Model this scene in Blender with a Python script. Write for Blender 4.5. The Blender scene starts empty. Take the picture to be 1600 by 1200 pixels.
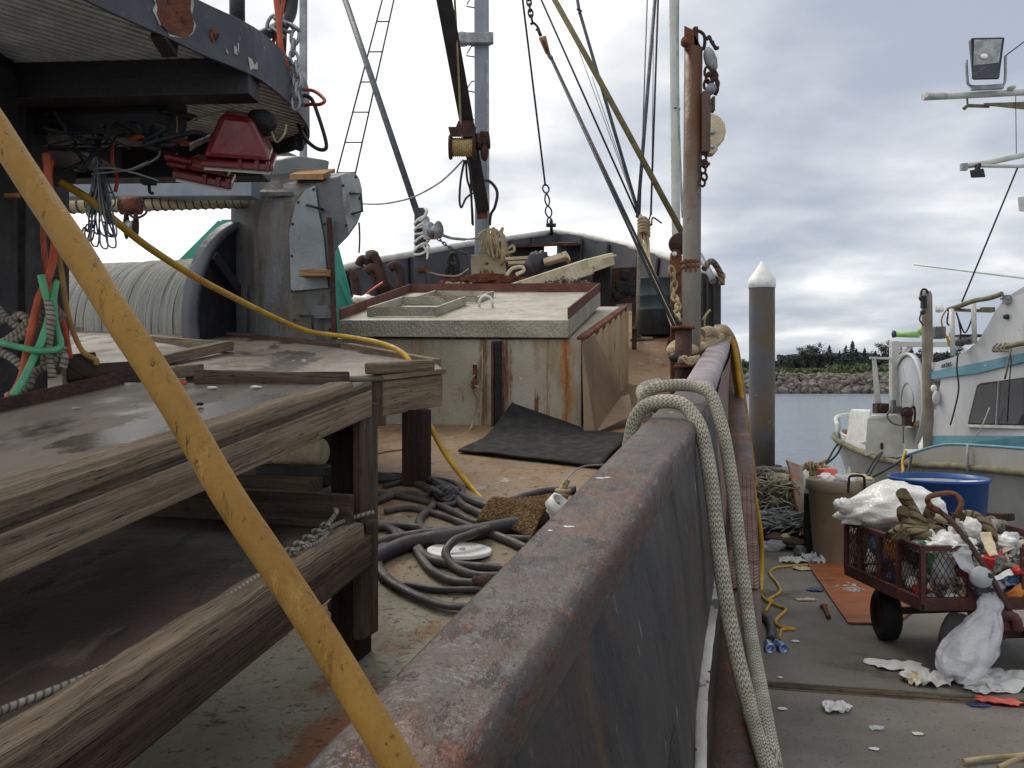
import bpy, bmesh, math, random
from mathutils import Vector, Matrix, noise
random.seed(11)
R = math.radians
scene = bpy.context.scene
EYE = 1.7                      # eye height above the floating dock (dock top is z = 0)
FPX = 1350.0                   # focal length in photo pixels

# ------------------------------------------------------------------ camera
cam = bpy.data.objects.new('camera', bpy.data.cameras.new('camera'))
scene.collection.objects.link(cam)
cam.location = (0, 0, EYE)
cam.rotation_euler = (R(90), 0, 0)
cam.data.sensor_width = 36
cam.data.lens = 36 * FPX / 1600
cam.data.clip_start = 0.02
cam.data.clip_end = 3000
scene.camera = cam

# ------------------------------------------------------------------ light
SUN_EL, SUN_AZ = R(52), R(-35)          # behind thin cloud, ahead and to the left
sun = bpy.data.objects.new('sun', bpy.data.lights.new('sun', 'SUN'))
scene.collection.objects.link(sun)
sun.data.energy = 1.5
sun.data.angle = R(24)
sun.data.color = (1.0, 0.94, 0.85)
sd = Vector((math.sin(SUN_AZ) * math.cos(SUN_EL), math.cos(SUN_AZ) * math.cos(SUN_EL), math.sin(SUN_EL)))
sun.rotation_euler = sd.to_track_quat('Z', 'Y').to_euler()

scene.view_settings.view_transform = 'Standard'
scene.view_settings.look = 'None'
scene.view_settings.exposure = 0.12
scene.view_settings.gamma = 1

class NT:
    def __init__(s, tree): s.t = tree; s.n = tree.nodes; s.l = tree.links
    def new(s, typ, **kw):
        n = s.n.new(typ)
        for k, v in kw.items(): setattr(n, k, v)
        return n
    def sock(s, inp, v):
        if isinstance(v, bpy.types.NodeSocket): s.l.new(v, inp)
        elif v is not None: inp.default_value = v
    def math(s, op, a, b=None, c=None, clamp=False):
        n = s.new('ShaderNodeMath', operation=op); n.use_clamp = clamp
        for i, v in enumerate((a, b, c)):
            if v is not None: s.sock(n.inputs[i], v)
        return n.outputs[0]
    def vmath(s, op, a, b=None):
        n = s.new('ShaderNodeVectorMath', operation=op)
        s.sock(n.inputs[0], a)
        if b is not None: s.sock(n.inputs[1], b)
        return n.outputs['Value'] if op == 'DOT_PRODUCT' else n.outputs[0]
    def noise(s, vec, scale, detail=5, rough=.55, dist=0):
        n = s.new('ShaderNodeTexNoise'); s.sock(n.inputs['Vector'], vec)
        n.inputs['Scale'].default_value = scale; n.inputs['Detail'].default_value = detail
        n.inputs['Roughness'].default_value = rough; n.inputs['Distortion'].default_value = dist
        return n.outputs[0]
    def step(s, x, a, b):
        n = s.new('ShaderNodeMapRange', interpolation_type='SMOOTHSTEP')
        s.sock(n.inputs[0], x); n.inputs[1].default_value = a; n.inputs[2].default_value = b
        return n.outputs[0]
    def mix(s, f, a, b, typ='MIX'):
        n = s.new('ShaderNodeMix', data_type='RGBA', blend_type=typ)
        s.sock(n.inputs[0], f)
        for i, v in ((6, a), (7, b)):
            if isinstance(v, (tuple, list)): n.inputs[i].default_value = (v[0], v[1], v[2], 1)
            else: s.sock(n.inputs[i], v)
        return n.outputs[2]

def lin(c):
    return tuple(((x / 255) / 12.92 if x / 255 < .04045 else ((x / 255 + .055) / 1.055) ** 2.4) for x in c)

# ------------------------------------------------------------------ sky
world = bpy.data.worlds.new('World'); scene.world = world; world.use_nodes = True
w = NT(world.node_tree); w.n.clear()
tc = w.new('ShaderNodeTexCoord')
sep = w.new('ShaderNodeSeparateXYZ'); w.l.new(tc.outputs['Generated'], sep.inputs[0])
sky = w.new('ShaderNodeTexSky', sky_type='NISHITA'); sky.sun_disc = False
sky.sun_elevation = SUN_EL; sky.sun_rotation = SUN_AZ
zz = w.math('MAXIMUM', sep.outputs[2], 0.0)
den = w.math('ADD', zz, 0.16)
cx = w.math('DIVIDE', sep.outputs[0], den); cy = w.math('DIVIDE', sep.outputs[1], den)
comb = w.new('ShaderNodeCombineXYZ'); w.l.new(cx, comb.inputs[0]); w.l.new(cy, comb.inputs[1])
n1 = w.noise(comb.outputs[0], .95, 5, .45, .25)
mp = w.new('ShaderNodeMapping'); w.l.new(comb.outputs[0], mp.inputs[0]); mp.inputs['Location'].default_value = (3.7, 1.3, 5.1)
n2 = w.noise(mp.outputs[0], 2.2, 5, .48, .15)
nn = w.math('ADD', w.math('MULTIPLY', n1, .60), w.math('MULTIPLY', n2, .40))
# brightness toward the veiled sun (left, ahead); the cloud thickens to the right
toward = w.vmath('DOT_PRODUCT', tc.outputs['Generated'], Vector((math.sin(R(-28)) * .86, math.cos(R(-28)) * .86, .5)))
side = w.step(sep.outputs[0], .42, -.12)
thin = w.math('ADD', w.math('ADD', nn, w.math('MULTIPLY', side, .195)), w.math('MULTIPLY', w.step(sep.outputs[2], .16, .0), .012))
f1 = w.step(thin, .42, .62)
f2 = w.step(thin, .56, .72)
c_a = w.mix(f1, (5.0, 5.55, 6.6), (8.4, 8.75, 9.2))
c_b = w.mix(f2, c_a, (14.0, 13.9, 13.6))
skyc = w.mix(.93, sky.outputs[0], c_b)
low = w.step(sep.outputs[2], -.02, -.2)
skyc = w.mix(low, skyc, (1.2, 1.25, 1.3))
bg = w.new('ShaderNodeBackground'); w.l.new(skyc, bg.inputs[0]); bg.inputs[1].default_value = .085
out = w.new('ShaderNodeOutputWorld'); w.l.new(bg.outputs[0], out.inputs[0])

# ------------------------------------------------------------------ materials
def mat(name, c, c2=None, s=4, st=(1, 1, 1), layers=(), rough=.7, metal=0, bump=.2, bs=60, bst=None, coord='Object',
        pattern=None, spec=.4, rvar=.15, sss=0, streaks=(), edges=(), wet=None, alpha=None, dist=.012, det=6, grad=None, trans=0):
    m = bpy.data.materials.new(name); m.use_nodes = True
    t = NT(m.node_tree); t.n.clear()
    o = t.new('ShaderNodeOutputMaterial'); b = t.new('ShaderNodeBsdfPrincipled'); 
    tc = t.new('ShaderNodeTexCoord'); oi = t.new('ShaderNodeObjectInfo')
    base = tc.outputs[coord]
    rnd = t.math('MULTIPLY', oi.outputs['Random'], 37.0)
    base = t.vmath('ADD', base, t.new('ShaderNodeCombineXYZ').outputs[0]) if False else base
    off = t.new('ShaderNodeCombineXYZ'); t.l.new(rnd, off.inputs[0]); t.l.new(rnd, off.inputs[2])
    vec = t.vmath('ADD', base, off.outputs[0])
    def vs(stv): return t.vmath('MULTIPLY', vec, Vector(stv)) if tuple(stv) != (1, 1, 1) else vec
    col = lin(c)
    cur = None
    if c2 is not None:
        n = t.noise(vs(st), s, det)
        cur = t.mix(t.step(n, .36, .64), col, lin(c2))
    else:
        n = t.noise(vs(st), s, det)
        cur = t.mix(t.step(n, .3, .7), tuple(x * .82 for x in col), tuple(min(1, x * 1.15) for x in col))
    rgh = rough
    hsum = None
    if grad:                                     # wear that changes along the thing: (axis, a, b, colour, noise amount)
        ax, a, bb, gc, amt = grad
        sp = t.new('ShaderNodeSeparateXYZ'); t.l.new(tc.outputs['Object'], sp.inputs[0])
        val = t.math('ADD', sp.outputs[ax], t.math('MULTIPLY', t.math('SUBTRACT', t.noise(vec, 3, 5), .5), amt))
        cur = t.mix(t.step(val, a, bb), cur, lin(gc))
    for ly in layers:
        lc, ls, lst, a, soft = ly[:5]
        f = t.step(t.noise(vs(lst), ls, 8, ly[5] if len(ly) > 5 else .62), a, a + soft)
        cur = t.mix(f, cur, lin(lc))
        hsum = f if hsum is None else t.math('ADD', hsum, f)
    for (u0, w_, sc2, thr) in edges:                  # wear that follows a bend of the plate (u runs across it)
        sp3 = t.new('ShaderNodeSeparateXYZ'); t.l.new(tc.outputs['UV'], sp3.inputs[0])
        wob = t.math('MULTIPLY', t.math('SUBTRACT', t.noise(vec, 9, 6, .7), .5), w_*2.2)
        du = t.math('ABSOLUTE', t.math('ADD', t.math('SUBTRACT', sp3.outputs[0], u0), wob))
        f = t.math('MULTIPLY', t.step(du, w_, w_*.2), t.step(t.noise(t.vmath('MULTIPLY', vec, Vector((1, .6, 1))), 26, 7, .75), thr, thr + .1))
        cur = t.mix(f, cur, lin(sc2))
    for (x0, w_, sc2, thr) in streaks:                # rust runs below leaks, each at its own place on the wall
        sp2 = t.new('ShaderNodeSeparateXYZ'); t.l.new(tc.outputs['Object'], sp2.inputs[0])
        wob = t.math('MULTIPLY', t.math('SUBTRACT', t.noise(t.vmath('MULTIPLY', vec, Vector((3, 3, 2.2))), 2.5, 6, .7), .5), w_*3)
        dx = t.math('ABSOLUTE', t.math('ADD', t.math('SUBTRACT', sp2.outputs[0], x0), wob))
        f = t.math('MULTIPLY', t.step(dx, w_, w_*.25), t.step(t.noise(t.vmath('MULTIPLY', vec, Vector((60, 60, 3))), 1, 6, .7), thr, thr + .2))
        cur = t.mix(f, cur, lin(sc2))
    bn = t.noise(vs(bst or (1, 1, 1)), bs, 4)
    h = bn
    if hsum is not None: h = t.math('ADD', h, t.math('MULTIPLY', hsum, .7))
    if pattern:
        kind, fr, k = pattern
        uv = t.new('ShaderNodeSeparateXYZ'); t.l.new(tc.outputs['UV'], uv.inputs[0])
        vv = t.math('MULTIPLY', uv.outputs[1], fr); uu = t.math('MULTIPLY', uv.outputs[0], k)
        if kind == 'twist':
            ph = t.math('FRACT', t.math('ADD', vv, uu))
            gap = t.math('ABSOLUTE', t.math('SUBTRACT', ph, .5))      # .5 at gap
            g = t.step(gap, .5, .26)
        elif kind == 'wrap':
            ph = t.math('FRACT', vv); gap = t.math('ABSOLUTE', t.math('SUBTRACT', ph, .5)); g = t.step(gap, .5, .3)
        else:                                                    # braid: chevrons
            tri = t.math('PINGPONG', uu, .5)
            ph = t.math('FRACT', t.math('ADD', vv, t.math('MULTIPLY', tri, 1.6)))
            gap = t.math('ABSOLUTE', t.math('SUBTRACT', ph, .5))
            g = t.step(gap, .5, .32)
            g2 = t.step(t.math('ABSOLUTE', t.math('SUBTRACT', tri, .25)), .26, .20)
            g = t.math('MULTIPLY', g, g2)
        cur = t.mix(t.math('SUBTRACT', 1, g), cur, t.mix(1, cur, (.36, .34, .30), 'MULTIPLY'))
        h = t.math('ADD', t.math('MULTIPLY', h, .3), t.math('MULTIPLY', g, 1.2))
    t.sock(b.inputs['Base Color'], cur)
    rn = t.noise(vec, s * 2.3, 5)
    mr = t.new('ShaderNodeMapRange'); t.l.new(rn, mr.inputs[0]); mr.inputs[1].default_value = .3; mr.inputs[2].default_value = .7
    mr.inputs[3].default_value = max(.03, rough - rvar); mr.inputs[4].default_value = min(1, rough + rvar)
    rg = mr.outputs[0]
    if wet:                                          # a film of standing water with a ragged edge
        cxw, cyw, rx, ry, ang = wet
        mpw = t.new('ShaderNodeMapping', vector_type='TEXTURE'); t.l.new(tc.outputs['Object'], mpw.inputs[0])
        mpw.inputs['Location'].default_value = (cxw, cyw, 0); mpw.inputs['Rotation'].default_value = (0, 0, ang); mpw.inputs['Scale'].default_value = (rx, ry, 1e6)
        ln = t.new('ShaderNodeVectorMath', operation='LENGTH'); t.l.new(mpw.outputs[0], ln.inputs[0])
        dd = t.math('ADD', ln.outputs['Value'], t.math('MULTIPLY', t.math('SUBTRACT', t.noise(vec, 5, 6, .6), .5), 1.5))
        wf_ = t.step(dd, 1.02, .90)
        cur = t.mix(wf_, cur, t.mix(1, cur, (.42, .40, .40), 'MULTIPLY')); t.sock(b.inputs['Base Color'], cur)
        rg = t.math('ADD', t.math('MULTIPLY', rg, t.math('SUBTRACT', 1, wf_)), t.math('MULTIPLY', wf_, .27))
    t.l.new(rg, b.inputs['Roughness'])
    b.inputs['Metallic'].default_value = metal
    b.inputs['Specular IOR Level'].default_value = spec
    if sss:
        b.inputs['Subsurface Weight'].default_value = sss; b.inputs['Subsurface Radius'].default_value = (1, .9, .8); b.inputs['Subsurface Scale'].default_value = .05
    if trans: b.inputs['Transmission Weight'].default_value = trans
    if alpha is not None: b.inputs['Alpha'].default_value = alpha
    if bump:
        bp = t.new('ShaderNodeBump'); bp.inputs['Strength'].default_value = min(1, bump * 2); bp.inputs['Distance'].default_value = dist
        t.l.new(h, bp.inputs['Height']); t.l.new(bp.outputs[0], b.inputs['Normal'])
    t.l.new(b.outputs[0], o.inputs[0])
    return m

V3 = Vector
def wood(name, c, c2, rough=.85, extra=()):
    return mat(name, c, c2, s=1, st=(60, 3.0, 60), coord='UV', rough=rough, bump=.5, bs=1, bst=(220, 7, 220), dist=.003,
               layers=((tuple(x * .86 for x in c2), 1, (9, 4, 9), .52, .12), (tuple(x * .5 for x in c), 1, (190, 13, 190), .60, .08), (tuple(x * .42 for x in c), 1, (320, 2.2, 320), .605, .06), (tuple(min(255, x * 1.28) for x in c2), 1, (150, 6, 150), .62, .1)) + tuple(extra), spec=.25)

M = {}
M['cap'] = mat('rusty_cap_steel', (56, 49, 45), (66, 53, 44), s=7, rough=.47, bump=.3, bs=80, rvar=.14, spec=.5, dist=.005, det=9,
    edges=((.60, .16, (92, 56, 36), .52), (.85, .10, (84, 48, 31), .46), (.72, .05, (124, 116, 110), .53), (.16, .10, (70, 44, 34), .48)),
    layers=(((84, 54, 38), 4, (1, .7, 1), .48, .10, .75), ((47, 46, 48), 7, (1, .7, 1), .545, .07, .72), ((100, 58, 38), 9, (1, .5, 1), .575, .04, .78), ((44, 33, 29), 22, (1, .4, 1), .575, .03, .8),
            ((112, 106, 100), 26, (1.4, .45, 1), .635, .05, .78), ((100, 60, 38), 34, (1, .5, 1), .61, .03, .8)))
M['bulwark'] = mat('dark_bulwark_paint', (47, 46, 47), (56, 50, 46), s=2.2, st=(1, 1, .3), rough=.55, bump=.3, bs=70, spec=.35, dist=.004, det=9, edges=(),
    layers=(((72, 56, 44), 5, (1, 1, .18), .535, .1, .72), ((36, 36, 39), 7, (1, 1, .10), .54, .08, .7), ((108, 62, 38), 12, (1, 1, .22), .61, .05, .78), ((27, 26, 27), 20, (1, 1, .12), .61, .04, .75),
            ((104, 96, 84), 16, (1, 1, .05), .625, .05, .7), ((150, 148, 144), 44, (1, 1, .03), .665, .02)))
M['bulwark_in'] = mat('inner_bulwark_steel', (96, 74, 62), (70, 56, 50), s=3, layers=(((120, 66, 42), 5, (1, 1, .4), .56, .08),))
M['ledge'] = mat('rusty_guard_steel', (98, 76, 65), (80, 66, 60), s=3, rough=.6, bump=.3, bs=60, dist=.005,
    layers=(((124, 80, 58), 6, (1, 1, 1), .58, .06), ((80, 70, 66), 9, (1, 1, 1), .6, .05), ((196, 192, 190), 18, (1, 1, 1), .70, .02)))
M['hull'] = mat('hull_paint', (60, 48, 46), (44, 40, 42), s=2, layers=(((104, 60, 44), 4, (1, 1, .4), .58, .08),))
M['deck'] = mat('worn_deck_paint', (138, 135, 117), (124, 120, 103), s=1.6, rough=.7, bump=.4, bs=60, dist=.006, det=9,
    grad=(1, -4.8, -1.4, (136, 110, 80), 3.4),
    layers=(((100, 94, 80), 1.1, (1, 1, 1), .50, .26, .75), ((128, 88, 58), 2.3, (1, .6, 1), .515, .12, .78), ((170, 161, 141), 3.1, (.8, .6, 1), .575, .10, .76), ((92, 68, 50), 8, (.7, 1.2, 1), .60, .06, .8), ((96, 74, 56), 30, (.7, 1.1, 1), .575, .06, .82), ((50, 44, 38), 55, (.7, 1.2, 1), .60, .04, .82)))
M['wood'] = wood('weathered_wood', (112, 97, 79), (142, 126, 105))
M['wood_dk'] = wood('damp_dark_wood', (70, 58, 48), (94, 80, 68))
M['wood_top'] = mat('wet_plywood_top', (108, 99, 88), (132, 122, 109), s=2.2, st=(1.2, .8, 1), rough=.55, bump=.2, bs=40, rvar=.3, spec=.5, dist=.003,
    layers=(((68, 60, 54), 2.4, (1.3, .7, 1), .53, .05), ((146, 136, 122), 9, (1.8, .5, 1), .62, .05)))
M['puddle'] = mat('standing_water', (70, 64, 60), s=6, rough=.27, bump=.06, bs=30, rvar=.12, spec=.5, dist=.002)
M['wood_leg'] = wood('rust_stained_timber', (40, 31, 28), (56, 40, 33), extra=(((96, 52, 36), 2, (5, 1.2, 5), .6, .1),))
M['wood_pale'] = wood('bare_pale_wood', (150, 112, 76), (170, 134, 96))
M['shelf'] = mat('dark_shelf_board', (62, 49, 41), (86, 70, 60), s=2.5, st=(1.5, .6, 1), rough=.7, bump=.25, bs=40, layers=(((92, 80, 68), 4, (1.6, .5, 1), .6, .07), ((32, 26, 24), 5, (1.4, .5, 1), .57, .08)))
M['hatch'] = mat('hatch_paint', (178, 173, 157), (160, 153, 135), streaks=((.695, .05, (176, 108, 40), .30), (.70, .018, (120, 62, 28), .36), (.24, .07, (128, 90, 58), .36), (.09, .05, (120, 88, 60), .36), (.56, .03, (140, 104, 66), .42), (-.42, .09, (150, 120, 82), .42), (.72, .22, (164, 132, 88), .47)), s=2, rough=.6, bump=.18, bs=40, det=8,
    layers=(((172, 116, 56), 3.0, (1, 1, .08), .60, .06, .72), ((150, 132, 104), 2.2, (1, 1, .25), .52, .12, .72), ((110, 72, 44), 9, (1, 1, .18), .625, .04, .78), ((196, 190, 176), 8, (1, 1, 1), .61, .05, .7), ((96, 84, 68), 30, (1, 1, .6), .64, .03, .75)))
M['corrug'] = mat('rust_stained_corrugated', (196, 180, 148), (176, 150, 112), s=3, st=(1, 1, .3), layers=(((150, 84, 44), 5, (1, 1, .25), .56, .1), ((98, 54, 34), 9, (1, 1, .3), .62, .05)))
M['lid'] = mat('diamond_plate', (176, 170, 154), (150, 144, 128), s=4, rough=.5, metal=.25, bump=.6, bs=70, bst=(1, 1, .6), spec=.5, layers=(((130, 120, 100), 3, (1, 1, 1), .6, .12), ((210, 208, 200), 6, (1, 1, 1), .62, .08)))
M['coaming'] = mat('brown_coaming', (112, 68, 58), (94, 54, 46), s=5, rough=.75, layers=(((140, 96, 80), 7, (1, 1, 1), .64, .06),))
M['rust'] = mat('rust', (122, 72, 48), (88, 52, 38), s=7, rough=.9, bump=.5, bs=50, layers=(((150, 92, 52), 8, (1, 1, 1), .6, .08), ((56, 38, 32), 11, (1, 1, 1), .6, .06)))
M['rust_dk'] = mat('dark_rust', (78, 52, 44), (54, 40, 38), s=7, rough=.9, bump=.5, bs=50, layers=(((116, 66, 42), 8, (1, 1, 1), .6, .08),))
M['greypaint'] = mat('grey_machine_paint', (96, 102, 106), (82, 86, 86), s=2.6, rough=.45, bump=.14, bs=40, spec=.5,
    layers=(((80, 74, 64), 2.2, (1, 1, .3), .50, .10, .7), ((126, 132, 134), 10, (1, 1, .7), .62, .05, .7), ((58, 58, 58), 8, (1, 1, .2), .60, .06, .7), ((104, 68, 46), 7, (1, 1, .18), .66, .05, .75)))
M['faceplate'] = mat('pale_scuffed_plate', (136, 146, 150), (120, 128, 132), s=3, rough=.45, bump=.14, bs=40, spec=.5,
    layers=(((176, 180, 178), 9, (1, 1, .5), .60, .05, .75), ((96, 96, 90), 4, (1, 1, .25), .57, .09, .72), ((112, 76, 50), 9, (1, 1, .25), .655, .04, .78), ((70, 72, 74), 22, (1, 1, .4), .63, .03, .75)))
M['flange_grey'] = mat('flange_paint', (96, 98, 106), (78, 80, 86), s=4, rough=.5, bump=.12, layers=(((120, 120, 124), 12, (1, 1, 1), .62, .05), ((84, 64, 52), 6, (1, 1, 1), .62, .06)))
M['teal'] = mat('teal_paint', (70, 158, 138), (58, 146, 128), s=3, rough=.5, bump=.06)
M['black'] = mat('black_steel', (36, 36, 40), (48, 46, 48), s=4, rough=.55, bump=.15, layers=(((78, 58, 48), 7, (1, 1, 1), .66, .05),))
M['band'] = mat('platform_band_paint', (78, 80, 86), (66, 68, 74), s=3, rough=.5, bump=.12, bs=30, layers=(((94, 96, 100), 12, (1, 1, 1), .58, .1), ((52, 52, 56), 7, (1, 1, .4), .6, .1)))
M['grate'] = mat('grating_wood', (206, 208, 210), (184, 184, 184), s=8, rough=.8, layers=(((120, 96, 84), 3, (1, 1, 1), .64, .06),))
M['red'] = mat('red_plastic', (116, 20, 26), (96, 15, 21), s=4, rough=.32, bump=.05, spec=.5)
M['yellow_pole'] = mat('yellow_pole_paint', (158, 120, 52), (138, 103, 42), s=5, st=(1, 1, .35), rough=.6, bump=.35, bs=70, dist=.002, spec=.3,
    layers=(((122, 90, 42), 3.5, (1, 1, .4), .50, .22, .8), ((176, 140, 72), 18, (1, 1, .2), .54, .16, .8), ((112, 82, 40), 48, (1, 1, .18), .57, .10, .8), ((128, 104, 66), 5, (1, 1, 1), .58, .16, .75), ((86, 64, 36), 110, (1, 1, .3), .61, .05, .75)))
M['hose_yellow'] = mat('yellow_hose', (198, 158, 36), (176, 134, 32), s=12, rough=.5, bump=.05)
M['hose_tan'] = mat('tan_hose', (168, 128, 62), (140, 104, 54), s=12, rough=.6, bump=.1)
M['hose_orange'] = mat('orange_hose', (190, 84, 52), (164, 70, 46), s=12, rough=.55, bump=.05)
M['hose_green'] = mat('green_hose', (96, 178, 128), (78, 152, 110), s=12, rough=.5, bump=.05)
M['hose_grey'] = mat('grey_hose', (78, 70, 66), (58, 53, 52), s=10, rough=.55, bump=.1, layers=(((112, 102, 92), 9, (1, 1, 1), .56, .10, .75),))
M['hose_dark'] = mat('dark_hose', (66, 62, 64), (52, 50, 54), s=10, rough=.5, bump=.1)
M['rubber'] = mat('black_rubber', (30, 30, 32), (40, 38, 38), s=9, rough=.7, bump=.3, bs=60)
M['matblack'] = mat('rubber_mat', (15, 14, 15), (22, 21, 22), s=6, rough=.8, bump=.35, bs=120, layers=(((150, 146, 140), 60, (1, 1, 1), .76, .02),))
M['braid'] = mat('braided_mooring_line', (196, 192, 174), (172, 167, 148), s=14, coord='Object', rough=.9, bump=.5, bs=90, pattern=('braid', 58, 11), dist=.004, layers=(((150, 142, 118), 7, (1, 1, 1), .62, .12),))
M['oldline'] = mat('dirty_mooring_line', (190, 168, 132), (166, 144, 110), s=10, rough=.9, bump=.3, pattern=('braid', 30, 5), dist=.004)
M['rope'] = mat('twisted_grey_rope', (160, 154, 140), (128, 122, 110), s=10, rough=.95, bump=.4, pattern=('twist', 62, 1), dist=.003)
M['rope_fat'] = mat('brown_hawser', (128, 114, 86), (104, 92, 70), s=8, rough=.95, bump=.5, pattern=('twist', 14, 3), dist=.008)
M['rope_tan'] = mat('tan_line', (176, 160, 128), (146, 130, 100), s=9, rough=.95, bump=.2)
M['rope_olive'] = mat('olive_net_line', (178, 172, 146), (144, 138, 114), s=9, rough=.95, bump=.2)
M['rope_teal'] = mat('grey_teal_line', (164, 174, 168), (132, 144, 140), s=9, rough=.95, bump=.2)
M['drumline'] = mat('wound_longline', (172, 172, 166), (146, 146, 140), s=9, rough=.95, bump=.4, bs=120, coord='UV', st=(2, 60, 1), layers=(((96, 92, 84), 1, (3, 110, 1), .585, .05), ((206, 204, 196), 1, (2, 90, 1), .6, .05)))
M['white'] = mat('white_plastic', (232, 232, 228), (214, 214, 208), s=8, rough=.5, bump=.1)
M['offwhite'] = mat('dirty_white_paint', (206, 206, 200), (188, 188, 180), s=4, rough=.5, bump=.1, layers=(((150, 144, 120), 5, (1, 1, .3), .65, .06),))
M['greysteel'] = mat('pale_grey_steel', (138, 148, 158), (120, 128, 138), s=4, st=(1, 1, .3), rough=.45, bump=.08, layers=(((110, 96, 82), 5, (1, 1, .2), .68, .05),))
M['galv'] = mat('galvanised', (170, 172, 174), (142, 144, 148), s=12, rough=.4, metal=.5, bump=.1)
M['wire'] = mat('steel_wire', (96, 100, 108), (76, 80, 88), s=20, rough=.5, metal=.3, bump=.1)
M['wire_dk'] = mat('dark_wire', (38, 40, 46), s=20, rough=.6, bump=.1)
M['wire_pale'] = mat('pale_steel_tube', (158, 162, 164), (130, 134, 138), s=8, rough=.5, metal=.2, bump=.1)
M['bamboo'] = mat('olive_stay_pole', (112, 102, 64), (88, 82, 54), s=12, rough=.7, bump=.2)
M['postrust'] = mat('rust_streaked_post', (156, 152, 142), (126, 122, 114), s=4, st=(1, 1, .12), rough=.55, bump=.2, bs=40,
    grad=(2, 1.0, 2.2, (88, 56, 32), 1.2), layers=(((112, 78, 52), 6, (2.4, 2.4, .07), .58, .09), ((92, 56, 40), 9, (1, 1, .3), .655, .05)))
M['pile'] = mat('steel_piling', (96, 82, 62), (88, 90, 96), s=1.5, st=(1, 1, .8), rough=.6, bump=.15, grad=(2, 2.0, 1.0, (52, 50, 44), .8), layers=(((140, 116, 80), 2.4, (1, 1, .6), .6, .1), ((148, 158, 168), 7, (1, 1, 1), .69, .03), ((80, 76, 74), 2, (1, 1, .4), .58, .1)))
M['concrete'] = mat('dock_concrete', (132, 126, 117), (112, 106, 98), s=1.4, rough=.85, bump=.4, bs=160, dist=.004, det=8,
    layers=(((84, 78, 68), 1.1, (1, 1, 1), .54, .14), ((150, 144, 132), 60, (1, 1, 1), .63, .06), ((66, 60, 54), 70, (1, 1, 1), .62, .06)))
M['seamwood'] = wood('dock_timber', (112, 98, 80), (86, 74, 60))
M['rock'] = mat('breakwater_stone', (128, 122, 114), (96, 90, 84), s=.9, rough=.95, bump=.6, bs=4, dist=.15, layers=(((84, 78, 72), 1.3, (1, 1, 1), .55, .08), ((158, 152, 144), 2, (1, 1, 1), .62, .06)))
M['bank'] = mat('shore_soil', (84, 84, 66), (64, 70, 48), s=.4, rough=1, bump=.3, bs=3)
M['leaf_dark'] = mat('conifer_needles', (70, 82, 74), (54, 64, 62), s=.5, rough=.95, bump=0)
M['leaf_green'] = mat('shore_scrub', (92, 104, 68), (74, 86, 60), s=.5, rough=.95, bump=0)
M['bark'] = mat('bark', (70, 62, 56), rough=.95, bump=0)
M['burlap'] = mat('burlap', (138, 114, 80), (110, 88, 60), s=6, rough=1, bump=.9, bs=90, dist=.02, spec=.05, layers=(((112, 90, 64), 90, (1, 1, 1), .5, .12, .7), ((150, 126, 92), 80, (1, 1, 1), .57, .1, .7)))
M['plyw_brown'] = mat('brown_plywood', (136, 116, 92), (118, 98, 78), s=3, st=(1, 1, .5), rough=.7, bump=.15, layers=(((70, 54, 42), 60, (1, 1, 1), .72, .02),))
M['plyw_orange'] = mat('orange_plywood', (160, 92, 44), (138, 76, 36), s=2, st=(1, 5, 1), rough=.6, bump=.15, layers=(((98, 66, 42), 6, (1, 1, 1), .6, .1),))
M['plank_white'] = mat('white_grating_plank', (208, 198, 172), (184, 172, 144), s=6, rough=.8, bump=.3, layers=(((146, 130, 98), 7, (1, 1, 1), .6, .08),))
M['can'] = mat('taupe_bin_plastic', (150, 138, 118), (138, 126, 108), s=3, rough=.55, bump=.08, layers=(((112, 100, 84), 5, (1, 1, .3), .62, .08),))
M['blue'] = mat('blue_plastic', (34, 80, 146), (28, 70, 132), s=3, rough=.45, bump=.06)
M['cartred'] = mat('maroon_cart_paint', (84, 46, 41), (64, 37, 34), s=7, rough=.6, bump=.2, layers=(((150, 92, 74), 9, (1, 1, 1), .65, .05),))
M['bagwhite'] = mat('white_bag_film', (240, 238, 234), (226, 224, 218), s=5, rough=.24, bump=.5, bs=11, bst=(1, .5, 1.6), dist=.03, sss=.45, spec=.6, alpha=.93)
M['bagclear'] = mat('cloudy_bag_film', (236, 238, 242), (216, 218, 226), s=6, rough=.25, bump=.5, bs=14, dist=.03, alpha=.40, spec=.6)
M['clear'] = mat('clear_plastic', (214, 222, 224), s=6, rough=.15, bump=.1, alpha=.5, spec=.6)
M['paper'] = mat('white_paper', (240, 238, 234), (226, 224, 220), s=14, rough=.9, bump=.3, bs=40, sss=.3)
M['newsprint'] = mat('printed_newsprint', (176, 176, 178), (150, 152, 156), s=14, rough=.9, bump=.3, layers=(((84, 88, 110), 26, (1, 3, 1), .6, .04),))
M['beige'] = mat('beige_paper', (206, 190, 160), (184, 168, 138), s=14, rough=.9, bump=.3)
M['pinkred'] = mat('coral_plastic', (226, 108, 92), (214, 96, 82), s=10, rough=.45, bump=.1)
M['orange'] = mat('orange_wrap', (206, 134, 52), (186, 108, 44), s=16, rough=.4, bump=.2)
M['redcup'] = mat('red_paper', (190, 40, 40), (176, 30, 34), s=10, rough=.45, bump=.08)
M['bluecan'] = mat('blue_can', (58, 110, 190), (170, 190, 214), s=26, rough=.25, metal=.4, bump=.05)
M['bluefab'] = mat('blue_wrap', (64, 112, 158), (110, 150, 186), s=18, rough=.6, bump=.2)
M['navy'] = mat('navy_plastic', (36, 48, 90), (60, 74, 120), s=14, rough=.4, bump=.1)
M['blackbag'] = mat('black_bag_film', (44, 42, 50), (60, 58, 66), s=8, rough=.35, bump=.3, bs=18, dist=.02)
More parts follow.
